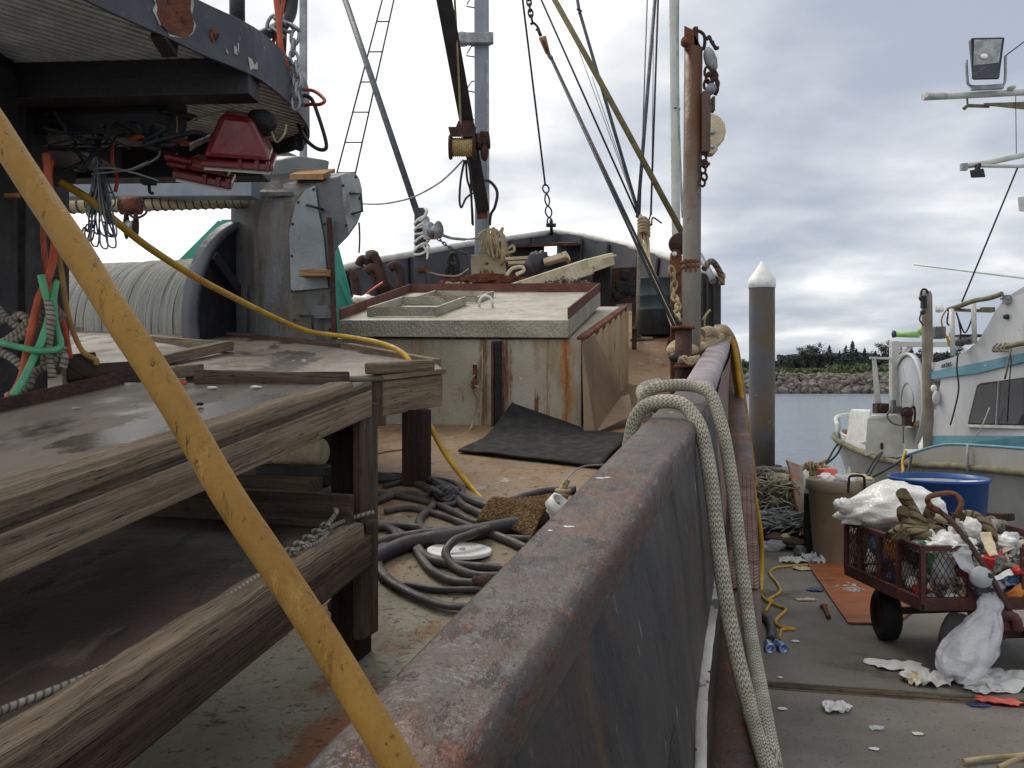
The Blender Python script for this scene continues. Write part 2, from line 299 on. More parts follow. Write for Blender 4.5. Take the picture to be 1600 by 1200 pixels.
M['green'] = mat('green_plastic', (60, 110, 62), (44, 88, 52), s=10, rough=.4, bump=.1)
M['lime'] = mat('lime_paint', (158, 204, 120), (140, 190, 104), s=8, rough=.5, bump=.1)
M['boatwhite'] = mat('white_boat_paint', (200, 202, 203), (182, 184, 186), s=1.5, st=(1, 1, .4), rough=.4, bump=.06, bs=20, layers=(((182, 176, 160), 3, (1, 1, .15), .57, .10, .7), ((150, 126, 100), 9, (1, 1, .15), .655, .04, .75), ((120, 116, 108), 26, (1, 1, .4), .67, .02)))
M['boathull'] = mat('scuffed_hull_white', (168, 166, 161), (150, 147, 141), s=1.2, st=(1, 1, .4), rough=.45, bump=.06, layers=(((140, 126, 108), 2.4, (1, 1, .3), .60, .1),))
M['boatred'] = mat('faded_bottom_paint', (122, 84, 72), (98, 80, 70), s=1.2, rough=.6, bump=.1)
M['boatblue'] = mat('teal_blue_trim', (104, 156, 170), (90, 142, 158), s=3, rough=.45, bump=.06, layers=(((190, 200, 200), 7, (1, 1, 1), .66, .04),))
M['guard'] = mat('mossy_guard_wood', (128, 122, 94), (104, 98, 76), s=5, rough=.85, bump=.3)
M['glass'] = mat('tinted_window', (74, 66, 70), (44, 42, 46), s=1.6, st=(1, 1, .4), rough=.10, bump=.02, spec=.7, rvar=.05)
M['lens'] = mat('lamp_reflector', (176, 178, 178), (140, 142, 143), s=9, rough=.35, metal=0, bump=.03)
M['lamp_on'] = mat('lamp_bulb', (238, 236, 226), s=6, rough=.3, bump=0)
M['tape'] = mat('canvas_wrap', (180, 170, 138), (158, 148, 118), s=10, rough=.9, bump=.2)
M['spool'] = mat('spooled_tan_line', (196, 172, 122), (168, 142, 96), s=30, rough=.9, bump=.4, pattern=('wrap', 60, 0), dist=.004)
# ------------------------------------------------------------------ helpers
def P(px, py, d):
    """point seen at photo pixel (px, py), d metres ahead"""
    return Vector(((px - 800) / FPX * d, d, EYE + (600 - py) / FPX * d))
def G(px, py, z=0.0):
    """point on the dock (or another level plane) seen at a pixel"""
    d = (EYE - z) * FPX / (py - 600)
    return Vector(((px - 800) / FPX * d, d, z))
UPZ = Vector((0, 0, 1))
def interp(tab, x):
    for (a, va), (b, vb) in zip(tab, tab[1:]):
        if x <= b or (b, vb) == tab[-1]:
            t = (x - a) / (b - a); return va + (vb - va) * t
def smooth_tab(tab, x):
    pts = tab
    if x <= pts[0][0]: return interp(pts, x)
    for i in range(len(pts) - 1):
        if x <= pts[i + 1][0]:
            p1, p2 = pts[i], pts[i + 1]; p0 = pts[max(0, i - 1)]; p3 = pts[min(len(pts) - 1, i + 2)]
            t = (x - p1[0]) / (p2[0] - p1[0])
            m1 = (p2[1] - p0[1]) / (p2[0] - p0[0]) * (p2[0] - p1[0]); m2 = (p3[1] - p1[1]) / (p3[0] - p1[0]) * (p2[0] - p1[0])
            return (2*t**3-3*t*t+1)*p1[1] + (t**3-2*t*t+t)*m1 + (-2*t**3+3*t*t)*p2[1] + (t**3-t*t)*m2
    return interp(pts, x)
def spl(pts, n=6, closed=False):
    pts = [Vector(p) for p in pts]; out = []
    N = len(pts); rng = N if closed else N - 1
    for i in range(rng):
        g = lambda k: pts[k % N] if closed else pts[max(0, min(N - 1, k))]
        p0, p1, p2, p3 = g(i-1), g(i), g(i+1), g(i+2)
        for k in range(n):
            t = k / n
            out.append(.5 * ((2*p1) + (p2-p0)*t + (2*p0-5*p1+4*p2-p3)*t*t + (3*p1-p0-3*p2+p3)*t**3))
    if not closed: out.append(pts[-1])
    return out
def nz(p, s=1.0): return noise.noise(Vector(p) * s)

class MB:
    def __init__(s): s.v = []; s.f = []; s.uv = []; s.sm = []
    def add(s, vs, fs, uvs, smooth=False):
        b = len(s.v); s.v += [Vector(v) for v in vs]
        for f, u in zip(fs, uvs):
            s.f.append([b + i for i in f]); s.uv.append(u); s.sm.append(smooth)
    def box(s, c, ax, ay, az):
        c = Vector(c); ax, ay, az = Vector(ax), Vector(ay), Vector(az)
        if ax.cross(ay).dot(az) < 0: az = -az
        vs = [c + ax*i + ay*j + az*k for k in (-1, 1) for j in (-1, 1) for i in (-1, 1)]
        L = [ax.length, ay.length, az.length]; lg = L.index(max(L)); r = [random.random()*9, random.random()*9]
        fs = [(0,2,3,1), (4,5,7,6), (0,1,5,4), (2,6,7,3), (0,4,6,2), (1,3,7,5)]
        uvs = []
        for f in fs:
            uv = []
            for i in f:
                co = [(1 if i & 1 else -1) * L[0], (1 if i & 2 else -1) * L[1], (1 if i & 4 else -1) * L[2]]
                o = [k for k in range(3) if k != lg]
                uv.append((r[0] + co[o[0]] + co[o[1]], r[1] + co[lg]))
            uvs.append(uv)
        s.add(vs, fs, uvs)
    def beam(s, p0, p1, w, h, up=UPZ):
        p0, p1 = Vector(p0), Vector(p1); d = p1 - p0; l = d.length; d.normalize()
        sx = d.cross(up)
        if sx.length < 1e-4: sx = d.cross(Vector((0, 1, 0)))
        sx.normalize(); u = sx.cross(d).normalized()
        s.box((p0 + p1) / 2, sx * w / 2, d * l / 2, u * h / 2)
    def hexa(s, c8):
        """8 corners: bottom 4 (loop) then top 4"""
        fs = [(0,3,2,1), (4,5,6,7)] + [(i, (i+1) % 4, 4 + (i+1) % 4, 4 + i) for i in range(4)]
        r = random.random() * 9; uvs = []
        c8 = [Vector(c) for c in c8]
        e = [(c8[1]-c8[0]).length, (c8[3]-c8[0]).length, (c8[4]-c8[0]).length]
        ax = [(c8[1]-c8[0]).normalized(), (c8[3]-c8[0]).normalized(), (c8[4]-c8[0]).normalized()]
        lg = e.index(max(e)); o = [k for k in range(3) if k != lg]
        for k in o: ax[k] = (ax[k] - ax[lg]*ax[k].dot(ax[lg])).normalized()
        for f in fs: uvs.append([(r + c8[i].dot(ax[o[0]]) + c8[i].dot(ax[o[1]]), c8[i].dot(ax[lg])) for i in f])
        s.add(c8, fs, uvs)
    def tube(s, pts, r, n=8, closed=False, smooth=True, cap=True, sq=1.0):
        pts = [Vector(p) for p in pts]; N = len(pts)
        rr = r if isinstance(r, (list, tuple)) else [r] * N
        tang = []
        for i in range(N):
            a = pts[(i-1) % N] if closed else pts[max(0, i-1)]; b = pts[(i+1) % N] if closed else pts[min(N-1, i+1)]
            t = b - a; tang.append(t.normalized() if t.length > 1e-9 else Vector((0, 0, 1)))
        ref = UPZ if abs(tang[0].z) < .9 else Vector((1, 0, 0))
        u = tang[0].cross(ref).normalized(); vs = []; ln = 0; lens = []
        for i in range(N):
            if i: ln += (pts[i] - pts[i-1]).length
            lens.append(ln)
            u = (u - tang[i] * u.dot(tang[i])).normalized(); w_ = tang[i].cross(u)
            for k in range(n):
                a = 2 * math.pi * k / n
                vs.append(pts[i] + u * math.cos(a) * rr[i] + w_ * math.sin(a) * rr[i] * sq)
        fs, uvs = [], []
        for i in range(N if closed else N - 1):
            j = (i + 1) % N; l1 = lens[j] if j else ln + (pts[0]-pts[-1]).length
            for k in range(n):
                k2 = (k + 1) % n
                fs.append((i*n+k, i*n+k2, j*n+k2, j*n+k)); uvs.append([(k/n, lens[i]), ((k+1)/n, lens[i]), ((k+1)/n, l1), (k/n, l1)])
        s.add(vs, fs, uvs, smooth)
        if cap and not closed:
            s.add(vs[:n], [tuple(range(n))[::-1]], [[(0, 0)] * n]); s.add(vs[-n:], [tuple(range(n))], [[(0, 0)] * n])
    def prism(s, outline, ext, smooth=False):
        o = [Vector(p) for p in outline]; e = Vector(ext); n = len(o)
        nrm = Vector((0, 0, 0))
        for i in range(n): nrm += (o[i] - o[0]).cross(o[(i+1) % n] - o[0])
        if nrm.dot(e) > 0: o.reverse()
        vs = o + [p + e for p in o]
        ax = (o[1] - o[0]).normalized() if (o[1]-o[0]).length > 1e-6 else Vector((1,0,0))
        q = lambda p: (p.dot(Vector((1, .3, 0)).normalized()), p.z)
        s.add(vs, [tuple(range(n)), tuple(range(2*n-1, n-1, -1))], [[q(p) for p in o], [q(vs[i]) for i in range(2*n-1, n-1, -1)]])
        fs, uvs = [], []; ln = 0
        for i in range(n):
            j = (i+1) % n; l = (o[j]-o[i]).length
            fs.append((i, n+i, n+j, j)); uvs.append([(0, ln), (e.length, ln), (e.length, ln+l), (0, ln+l)]); ln += l
        s.add(vs, fs, uvs, smooth)
    def lathe(s, base, axis, prof, n=24, smooth=True, a0=0, a1=2*math.pi):
        base, ax = Vector(base), Vector(axis).normalized()
        u = ax.cross(UPZ if abs(ax.z) < .9 else Vector((1, 0, 0))).normalized(); w_ = ax.cross(u)
        vs = []; full = abs(a1 - a0 - 2*math.pi) < 1e-6; m = n if full else n + 1
        for (r, h) in prof:
            for k in range(m):
                a = a0 + (a1 - a0) * k / n; vs.append(base + ax*h + (u*math.cos(a) + w_*math.sin(a)) * r)
        fs, uvs = [], []; ln = 0
        for i in range(len(prof) - 1):
            l = math.hypot(prof[i+1][0]-prof[i][0], prof[i+1][1]-prof[i][1])
            for k in range(n):
                k2 = (k+1) % m if full else k + 1
                fs.append((i*m+k, i*m+k2, (i+1)*m+k2, (i+1)*m+k)); uvs.append([(k/n, ln), ((k+1)/n, ln), ((k+1)/n, ln+l), (k/n, ln+l)])
            ln += l
        s.add(vs, fs, uvs, smooth)
    def grid(s, fn, nu, nv, smooth=True, skip=None, uvs_=(1, 1)):
        vs = [Vector(fn(i/nu, j/nv)) for j in range(nv+1) for i in range(nu+1)]
        fs, uvs = [], []
        for j in range(nv):
            for i in range(nu):
                if skip and skip(i, j): continue
                a = j*(nu+1)+i
                fs.append((a, a+1, a+nu+2, a+nu+1))
                uvs.append([(x/nu*uvs_[0], y/nv*uvs_[1]) for x, y in ((i, j), (i+1, j), (i+1, j+1), (i, j+1))])
        s.add(vs, fs, uvs, smooth)
    def blob(s, c, rad, amp=.15, sc=2.0, n=20, seed=0, fn=None, smooth=True):
        c = Vector(c); vs = []; m = n // 2 + 1
        for j in range(m + 1):
            th = math.pi * j / m
            for i in range(n):
                ph = 2*math.pi*i/n; d = Vector((math.sin(th)*math.cos(ph), math.sin(th)*math.sin(ph), math.cos(th)))
                k = 1 + amp * (noise.noise(d*sc + Vector((seed*7.3, seed*3.1, 0))) + .5*noise.noise(d*sc*2.3 + Vector((seed, 9, 0))))
                p = Vector((d.x*rad[0]*k, d.y*rad[1]*k, d.z*rad[2]*k))
                if fn: p = fn(p)
                vs.append(c + p)
        fs, uvs = [], []
        for j in range(m):
            for i in range(n):
                i2 = (i+1) % n; fs.append((j*n+i, (j+1)*n+i, (j+1)*n+i2, j*n+i2))
                uvs.append([(i/n, j/m), (i/n, (j+1)/m), ((i+1)/n, (j+1)/m), ((i+1)/n, j/m)])
        s.add(vs, fs, uvs, smooth)
    def slab(s, a, b, c, d, th, n=1):
        """quad a-b-c-d thickened along vector th"""
        th = Vector(th); q = [Vector(p) for p in (a, b, c, d)]
        s.hexa([p for p in q] + [p + th for p in q])
    def build(s, name, m, parent=None, bevel=0, solid=0, loc=None):
        me = bpy.data.meshes.new(name)
        if parent is not None: org = WLOC[parent.name]
        elif loc is not None: org = Vector(loc)
        else:
            lo = Vector([min(v[i] for v in s.v) for i in range(3)]); hi = Vector([max(v[i] for v in s.v) for i in range(3)])
            org = Vector(((lo.x+hi.x)/2, (lo.y+hi.y)/2, lo.z))
        me.from_pydata([v - org for v in s.v], [], s.f)
        uvl = me.uv_layers.new(name='UVMap'); k = 0
        for fu in s.uv:
            for uv in fu: uvl.data[k].uv = uv; k += 1
        me.polygons.foreach_set('use_smooth', s.sm)
        me.materials.append(M[m]); me.validate()
        bm = bmesh.new(); bm.from_mesh(me); bmesh.ops.remove_doubles(bm, verts=bm.verts, dist=1e-5)
        bmesh.ops.recalc_face_normals(bm, faces=bm.faces); bm.to_mesh(me); bm.free()
        o = bpy.data.objects.new(name, me); scene.collection.objects.link(o)
        if parent is not None: o.parent = parent; WLOC[o.name] = org.copy()
        else: o.location = org; WLOC[o.name] = org.copy()
        if solid:
            md = o.modifiers.new('thickness', 'SOLIDIFY'); md.thickness = solid; md.offset = 0
        if bevel:
            md = o.modifiers.new('bevel', 'BEVEL'); md.width = bevel; md.segments = 2; md.limit_method = 'ANGLE'; md.angle_limit = R(40)
            md.harden_normals = False
        return o
WLOC = {}
def tag(o, label=None, cat=None, group=None, kind=None):
    if label: o['label'] = label
    if cat: o['category'] = cat
    if group: o['group'] = group
    if kind: o['kind'] = kind
    return o
def thing(name, label, cat, loc, group=None):
    o = bpy.data.objects.new(name, None); scene.collection.objects.link(o); o.location = loc
    o.empty_display_size = .1
    WLOC[o.name] = Vector(loc); return tag(o, label, cat, group)
def copy_tree(o, loc, rz=0, scale=1, label=None):
    c = o.copy(); scene.collection.objects.link(c); c.location = loc; c.rotation_euler = (0, 0, rz)
    c.scale = scale if isinstance(scale, tuple) else (scale,)*3
    if label: c['label'] = label
    for ch in list(o.children):
        k = ch.copy(); scene.collection.objects.link(k); k.parent = c
    WLOC[c.name] = Vector(loc); return c
def line(name, pts, r, m, label, cat, n=8, smooth_n=6, group=None, parent=None):
    b = MB(); b.tube(spl(pts, smooth_n) if smooth_n > 1 else pts, r, n)
    o = b.build(name, m, parent)
    return tag(o, label, cat, group) if parent is None else o
# ================================================================== SETTING
WATER = -0.6
b = MB(); b.grid(lambda u, v: (-900 + 1800*u, -60 + 1500*v, WATER), 6, 6, False)
water_m = bpy.data.materials.new('harbour_water'); water_m.use_nodes = True
t = NT(water_m.node_tree); t.n.clear()
o_ = t.new('ShaderNodeOutputMaterial'); bs_ = t.new('ShaderNodeBsdfPrincipled'); tc_ = t.new('ShaderNodeTexCoord')
bs_.inputs['Base Color'].default_value = (.17, .21, .25, 1); bs_.inputs['Roughness'].default_value = .16; bs_.inputs['IOR'].default_value = 1.33
vv = t.vmath('MULTIPLY', tc_.outputs['Object'], Vector((1, 1.5, 1)))
hh = t.math('ADD', t.noise(vv, 2.1, 4, .6, .6), t.math('MULTIPLY', t.noise(vv, .55, 3), 1.4))
bp_ = t.new('ShaderNodeBump'); bp_.inputs['Strength'].default_value = .8; bp_.inputs['Distance'].default_value = .22
t.l.new(hh, bp_.inputs['Height']); t.l.new(bp_.outputs[0], bs_.inputs['Normal']); t.l.new(bs_.outputs[0], o_.inputs[0])
M['water'] = water_m
tag(b.build('water', 'water'), kind='structure')
# ground under the water and the far shore in one sheet
def ground(u, v):
    x, y = -900 + 1800*u, -60 + 1500*v
    z = -5.0 + (0 if y < 215 else min(9.2, (y - 215) * .30)) * 1.0
    return (x, y, z)
b = MB(); b.grid(ground, 8, 120); tag(b.build('shore_terrain', 'bank'), kind='structure')

# floating dock
def dockx(y): return .05 + .25*y
DL = [(-3.0, -.72), (2.0, .55), (9.0, 2.30), (17.7, 4.7)]
DR = [(17.7, 6.05), (9.0, 5.2), (2.0, 4.5), (-3.0, 4.0)]
seam = [(G(1200, 1066), G(1600, 1098)), (G(1200, 1079), G(1600, 1112))]
def dock_part(poly, name):
    b = MB(); b.prism([(x, y, 0) for y, x in poly], (0, 0, -.45)); return tag(b.build(name, 'concrete', bevel=.012), kind='structure')
def on_left(y): return dockx(y)
a0, a1 = Vector((dockx(4.98), 5.0, 0)), Vector((4.75, 4.22, 0))
b0, b1 = Vector((dockx(4.84), 4.86, 0)), Vector((4.74, 4.08, 0))
dock_part([(a0.y, a0.x)] + [(9.0, 2.30), (17.7, 4.7), (17.7, 6.05), (9.0, 5.2)] + [(a1.y, a1.x)], 'dock')
dock_part([(-3.0, -.72), (b0.y, b0.x), (b1.y, b1.x), (-3.0, 4.0)], 'dock')
b = MB()
for k in range(3):
    f0, f1 = k/3 + .01, (k+1)/3 - .015
    q0, q1 = a0.lerp(b0, f0), a1.lerp(b1, f0); q3, q2 = a0.lerp(b0, f1), a1.lerp(b1, f1)
    b.slab(q0 + Vector((0,0,-.2)), q1 + Vector((0,0,-.2)), q2 + Vector((0,0,-.2)), q3 + Vector((0,0,-.2)), (0, 0, .195 + .008*(k == 1)))
tag(b.build('dock_joint_timber', 'seamwood', bevel=.006), kind='structure')

# ================================================================== THE FISHING BOAT
DZ = [(-3, -1.9), (-1, -1.5), (1, -1.09), (2.6, -.885), (3.48, -.71), (4.35, -.55), (6.1, -.336), (8.6, .0), (11.15, .61), (13.5, 1.1), (17, 1.6)]
def deckz(x, y):
    s_ = .966*y + .259*(x + .4); return EYE + smooth_tab(DZ, s_)
def D(px, py, lift=0.0):
    lo, hi = .4, 15
    f = lambda d: EYE + (600-py)/FPX*d - deckz((px-800)/FPX*d, d) - lift
    for _ in range(50):
        m_ = (lo+hi)/2
        if f(m_) > 0: lo = m_
        else: hi = m_
    return P(px, py, lo)
def on_deck(x, y, lift=0): return Vector((x, y, deckz(x, y) + lift))

CAPX = [(-2, -1.3), (-1, -.92), (0, -.55), (1, -.1785), (1.5, .0044), (2, .167), (2.5, .331), (4, .764), (5.5, 1.19), (7, 1.61), (8.7, 2.03)]
CAPZ = [(-2, -.88), (-1, -.72), (0, -.55), (1, -.375), (1.5, -.29), (2, -.225), (2.5, -.16), (4, -.02), (5.5, .175), (7, .37), (8.7, .60)]
LEDX = [(-2, -.48), (0, .08), (2.25, .667), (3, .871), (4, 1.138), (5.4, 1.504), (6.75, 1.825), (8, 2.13), (9.2, 2.36)]
LEDZ = [(-2, -1.62), (0, -1.30), (2.25, -1.0), (3, -.86), (4, -.69), (5.4, -.42), (6.75, -.19), (8, .08), (9.2, .34)]
capx = lambda y: smooth_tab(CAPX, y); capz = lambda y: EYE + smooth_tab(CAPZ, y)
ledx = lambda y: smooth_tab(LEDX, y); ledz = lambda y: EYE + smooth_tab(LEDZ, y)
boat = thing('fishing_boat', 'long rusty steel fishing boat with dark bulwark and worn deck, moored along the dock', 'boat', (-1.5, 7, WATER))
# deck sheet
def deckfn(u, v):
    y = -2 + 17.2*v
    xr = capx(y) + .06 if y < 8.7 else interp([(8.7, 2.1), (9, 2.15), (11, 2.5), (12.5, 2.35), (14, 1.9), (15.2, 1.15)], y)
    xl = interp([(-2, -5.6), (3, -5.2), (8, -3.9), (10.8, -2.45), (12, -1.95), (13, -1.75), (14.6, -.75), (15.2, .3)], y)
    x = xl + (xr - xl)*u
    return (x, y, deckz(x, y) + .004*nz((x, y, 0), 1.3))
b = MB(); b.grid(deckfn, 26, 60); b.build('deck', 'deck', boat)
# cap rail: bent plate with a rolled outer edge
ys = [-2 + .12*k for k in range(int((4.05+2)/.12)+1)] + [4.05]
def capsec(y, u, z):
    dx = (capx(y+.05) - capx(y-.05)) / .1; n_ = Vector((1, -dx, 0)).normalized()
    return Vector((capx(y), y, capz(y))) + n_*u + Vector((0, 0, z))
PROF = [(.0, -.07), (-.002, -.02), (.003, -.004), (.010, 0), (.05, .001), (.10, .001), (.138, .0005), (.146, 0), (.155, -.003), (.162, -.010), (.166, -.022), (.167, -.036), (.167, -.075)]
def sweep(prof, yl, name, m, fn=capsec, smooth=True, jitter=0.0):
    b = MB(); n_ = len(prof)
    def f(u, v):
        y = yl[round(v*(len(yl)-1))]; pu, pz = prof[round(u*(n_-1))]
        j = jitter*nz((pu*30, y*2.2, pz*30)) if jitter else 0
        return fn(y, pu + j, pz + j)
    b.grid(f, n_-1, len(yl)-1, smooth); return b.build(name, m, boat)
sweep(PROF, ys, 'cap_rail', 'cap', jitter=.004)
ys2 = [4.05 + .15*k for k in range(32)]
PROF2 = [(.0, -.07), (.0, -.02), (.01, -.004), (.03, 0), (.09, 0), (.12, -.006), (.14, -.02), (.15, -.05), (.15, -.09)]
M['cap_far'] = mat('scuffed_grey_cap', (150, 142, 146), (128, 112, 112), s=5, rough=.5, bump=.15, layers=(((120, 76, 62), 6, (1, 1, 1), .62, .06),))
sweep(PROF2, ys2, 'cap_rail', 'cap_far')
def facefn(y0, y1, n_, outer):
    def f(u, v):
        y = y0 + (y1-y0)*u
        if outer:
            top = capsec(y, .165, -.07); bot = Vector((ledx(y) - .15, y, ledz(y) + .005))
            p = top.lerp(bot, v); return p + Vector((.012*nz((y*.9, v*2, 3)), 0, 0))
        top = capsec(y, .004, -.065); bot = Vector((capx(y) + .05, y, deckz(capx(y), y) - .01)); return top.lerp(bot, v)
    return f
b = MB(); b.grid(facefn(-2, 4.05, 0, True), 60, 10); b.build('bulwark', 'bulwark', boat)
M['bulwark_far'] = mat('brown_bulwark', (128, 96, 84), (110, 84, 76), s=2, rough=.6, bump=.15, layers=(((150, 92, 62), 5, (1, 1, .3), .62, .08), ((80, 62, 58), 6, (1, 1, .4), .6, .06)))
b = MB(); b.grid(facefn(4.05, 8.85, 0, True), 30, 8); b.build('bulwark', 'bulwark_far', boat)
b = MB(); b.grid(facefn(-2, 8.85, 0, False), 50, 4); b.build('bulwark_lining', 'bulwark_in', boat)
# stiffener ribs inside the bulwark
for y in (5.0, 6.6, 7.8):
    b = MB(); p = capsec(y, .0, -.08); q = Vector((capx(y) - .02, y, deckz(capx(y), y))); b.beam(q, p, .10, .02, Vector((0, 1, 0))); b.build('bulwark_rib', 'bulwark_in', boat)
# guard ledge along the hull
yl = [-2 + .2*k for k in range(56)]
lsec = lambda y, u, z: Vector((ledx(y) + u, y, ledz(y) + z))
sweep([(-.16, -.02), (-.15, .0), (-.02, .0), (-.006, -.006), (0, -.02), (0, -.1), (-.02, -.12), (-.06, -.13)], yl, 'guard_rail', 'ledge', lsec, True, .004)
b = MB(); b.grid(lambda u, v: Vector((ledx(-2 + 11*u) - .05 - .12*v, -2 + 11*u, ledz(-2 + 11*u) - .11)).lerp(Vector((ledx(-2 + 11*u) - .2, -2 + 11*u, WATER - .4)), v), 30, 5); b.build('hull_side', 'hull', boat)
b = MB(); b.grid(lambda u, v: (interp([(-2, -6.0), (3, -5.5), (8, -4.15), (10.9, -2.6)], -2 + 12.9*u), -2 + 12.9*u, deckz(-4, -2 + 12.9*u) + .5 - v*(deckz(-4, -2 + 12.9*u) + 1.6)), 30, 5); b.build('hull_side', 'hull', boat, solid=.05)
# bow bulwark: plate, ribs and pale pipe along the top
BOW = [(500, 430, 10.9), (560, 413, 11.8), (640, 398, 13.0), (740, 380, 14.5), (800, 372, 15.3), (850, 364.5, 15.85), (871, 363, 16.0), (930, 372, 15.3), (1000, 389, 14.0), (1050, 404, 12.4), (1090, 418, 10.8), (1126, 432, 9.0)]
TOP = [P(*p) for p in BOW]
cx_, cy_ = -.3, 9.5
def inward(p, k):
    v = Vector((cx_ - p.x, cy_ - p.y, 0)); return v.normalized()*k
BOT = []
for p in TOP:
    q = p + inward(p, .22); q.z = deckz(q.x, q.y) - .02; BOT.append(q)
cols = []
for i in range(len(TOP)-1):
    n_ = 1 if i == 5 else 3
    for k in range(n_): cols.append((TOP[i].lerp(TOP[i+1], k/n_), BOT[i].lerp(BOT[i+1], k/n_)))
cols.append((TOP[-1], BOT[-1]))
hole_i = 15                                                   # the chock hole sits in the stem column
rows = [0, .155, .31, .62, 1]
b = MB(); n_ = len(cols)-1
b.grid(lambda u, v: cols[round(u*n_)][0].lerp(cols[round(u*n_)][1], rows[round(v*4)]), n_, 4, False, skip=lambda i, j: i == hole_i and j == 1)
M['bowplate'] = mat('dark_bow_plate', (72, 74, 80), (60, 60, 66), s=2, rough=.6, bump=.15, layers=(((104, 74, 60), 3, (1, 1, .4), .63, .08),))
b.build('bow_bulwark', 'bowplate', boat, solid=.03)
b = MB(); b.tube(spl(TOP, 4), .055, 10); b.build('bow_cap_pipe', 'offwhite', boat)
for i, (tp, bt) in enumerate(cols):
    if i in (hole_i, hole_i+1) or i % 2: continue
    b = MB(); off = inward(tp, .10); off2 = inward(tp, .22)
    b.beam(tp + inward(tp, .05) + Vector((0, 0, -.06)), bt + inward(tp, .07), .035, .10, inward(tp, 1)); b.build('bow_rib', 'black', boat)
b = MB(); tips = [cols[i][0] + Vector((0, 0, -.17)) for i in (12, 14, 15, 16, 18)]
b.prism(tips + [tips[-1] + inward(tips[-1], .35), tips[0] + inward(tips[0], .35)], (0, 0, -.05)); b.build('breast_hook', 'rust_dk', boat)
b = MB()                                                      # outer bow shell down to the water
b.grid(lambda u, v: (cols[round(u*n_)][0].lerp(cols[round(u*n_)][1], .4) - inward(cols[round(u*n_)][0], .07)).lerp(Vector((cols[round(u*n_)][0].x*.5 - .2, 8.5 + (cols[round(u*n_)][0].y-8.5)*.6, WATER-.4)), v), n_, 4); b.build('bow_shell', 'hull', boat)
# transom end of the bow bulwark: post and pipe ends by the rail
for x0_, x1_, yt_, d_ in ((1097, 1107, 425, 8.95), (1106, 1118, 436, 8.85), (1117, 1127, 430, 8.75)):
    b = MB(); q0_, q1_ = P(x0_, yt_, d_), P(x1_, yt_ + 4, d_); zb_ = deckz(q0_.x, q0_.y) - .2
    b.hexa([Vector((q0_.x, d_, zb_)), Vector((q1_.x, d_, zb_)), Vector((q1_.x, d_ + .1, zb_)), Vector((q0_.x, d_ + .1, zb_)), q0_, q1_, q1_ + Vector((0, .1, 0)), q0_ + Vector((0, .1, 0))]); b.build('bulwark_end_post', 'black', boat, bevel=.012)
b = MB(); b.tube([P(1092, 398, 8.9), P(1112, 432, 8.75), P(1114, 440, 8.7)], .035, 10); b.build('pipe_stub', 'greysteel', boat)

# ------------------------------------------------------------------ deck hatch
FL, FR, BR, BL = P(530, 500, 6.75), P(888, 500, 6.3), P(938, 456, 8.3), P(640, 457, 8.75)
hatch = thing('deck_hatch', 'big off-white hatch house with diamond plate lid and rust streaks on the deck', 'hatch', on_deck(-.3, 7.3))
up = Vector((0, 0, -.131))
b = MB(); b.hexa([FL+up, FR+up, BR+up, BL+up, FL, FR, BR, BL]); b.build('lid', 'lid', hatch, bevel=.006)
def lift(p, z): return Vector((p.x, p.y, z))
WFR = P(908, 531, 6.31); WFL = P(515, 531, 6.82); WBR = P(976, 481, 8.5); WBL = P(640, 480, 8.9)
dn = lambda p: lift(p, deckz(p.x, p.y) - .03)
b = MB()
for a, c in ((WFL, WFR), (WBR, WBL), (WBL, WFL)):
    nn_ = (c-a).cross(UPZ).normalized()*-.03
    b.slab(dn(a), dn(c), c, a, nn_)
b.build('wall', 'hatch', hatch, bevel=.004)
b = MB()                                                      # corrugated right-hand side
def corr(u, v):
    p = WFR.lerp(WBR, u); q = dn(p); o = (WBR-WFR).cross(UPZ).normalized()
    k = abs(((u*7) % 1) - .5)*2; k = min(1, max(0, (k-.25)*3))
    return q.lerp(p, v) + o*(.035*k)
b.grid(corr, 84, 4, False); b.build('side_panel', 'corrug', hatch, solid=.01)
b = MB(); b.beam(WFR + Vector((.0, 0, .0)), WBR + Vector((0, 0, .0)), .07, .05); b.build('rim', 'rust', hatch, bevel=.01)
b = MB(); b.hexa([WFL + Vector((0,.05,-.01)), WFR + Vector((0,.05,-.01)), WBR + Vector((0, 0, -.01)), WBL + Vector((0,0,-.01)), WFL + Vector((0,.05,.012)), WFR + Vector((0,.05,.012)), WBR + Vector((0,0,.012)), WBL + Vector((0,0,.012))]); b.build('coaming_deck', 'hatch', hatch)
# brown flat bar standing round the lid
H = Vector((0, 0, .085))
FL2 = FL.lerp(BL, .03); 
for a, c in ((FL, BL), (BL, BR), (BR, FR.lerp(BR, .02))):
    b = MB(); th = (c-a).cross(UPZ).normalized()*.012; up2 = Vector((0, 0, .003)); b.slab(a+up2, c+up2, c+H, a+H, th); b.build('coaming', 'coaming', hatch)
def frame(c4, h, th, name, m):
    b = MB()
    for k in range(4):
        a, c = c4[k], c4[(k+1) % 4]; b.slab(a, c, c+Vector((0,0,h)), a+Vector((0,0,h)), (c-a).cross(UPZ).normalized()*th)
    return b.build(name, m, hatch)
lidp = lambda u, v: (FL.lerp(FR, u)).lerp(BL.lerp(BR, u), v) + Vector((0, 0, .003))
frame([lidp(.10, .10), lidp(.40, .10), lidp(.43, .48), lidp(.13, .48)], .07, .02, 'flush_hatch_frame', 'lid')
frame([lidp(.17, .60), lidp(.47, .55), lidp(.49, .80), lidp(.19, .84)], .05, .02, 'flush_hatch_frame', 'lid')
b = MB(); c = lidp(.56, .38); b.tube([c + Vector((-.055, 0, 0)), c + Vector((-.055, 0, .05)), c + Vector((-.035, 0, .085)), c + Vector((0, 0, .098)), c + Vector((.035, 0, .085)), c + Vector((.055, 0, .05)), c + Vector((.055, 0, 0))], .011, 8); b.build('lifting_ring', 'white', hatch)
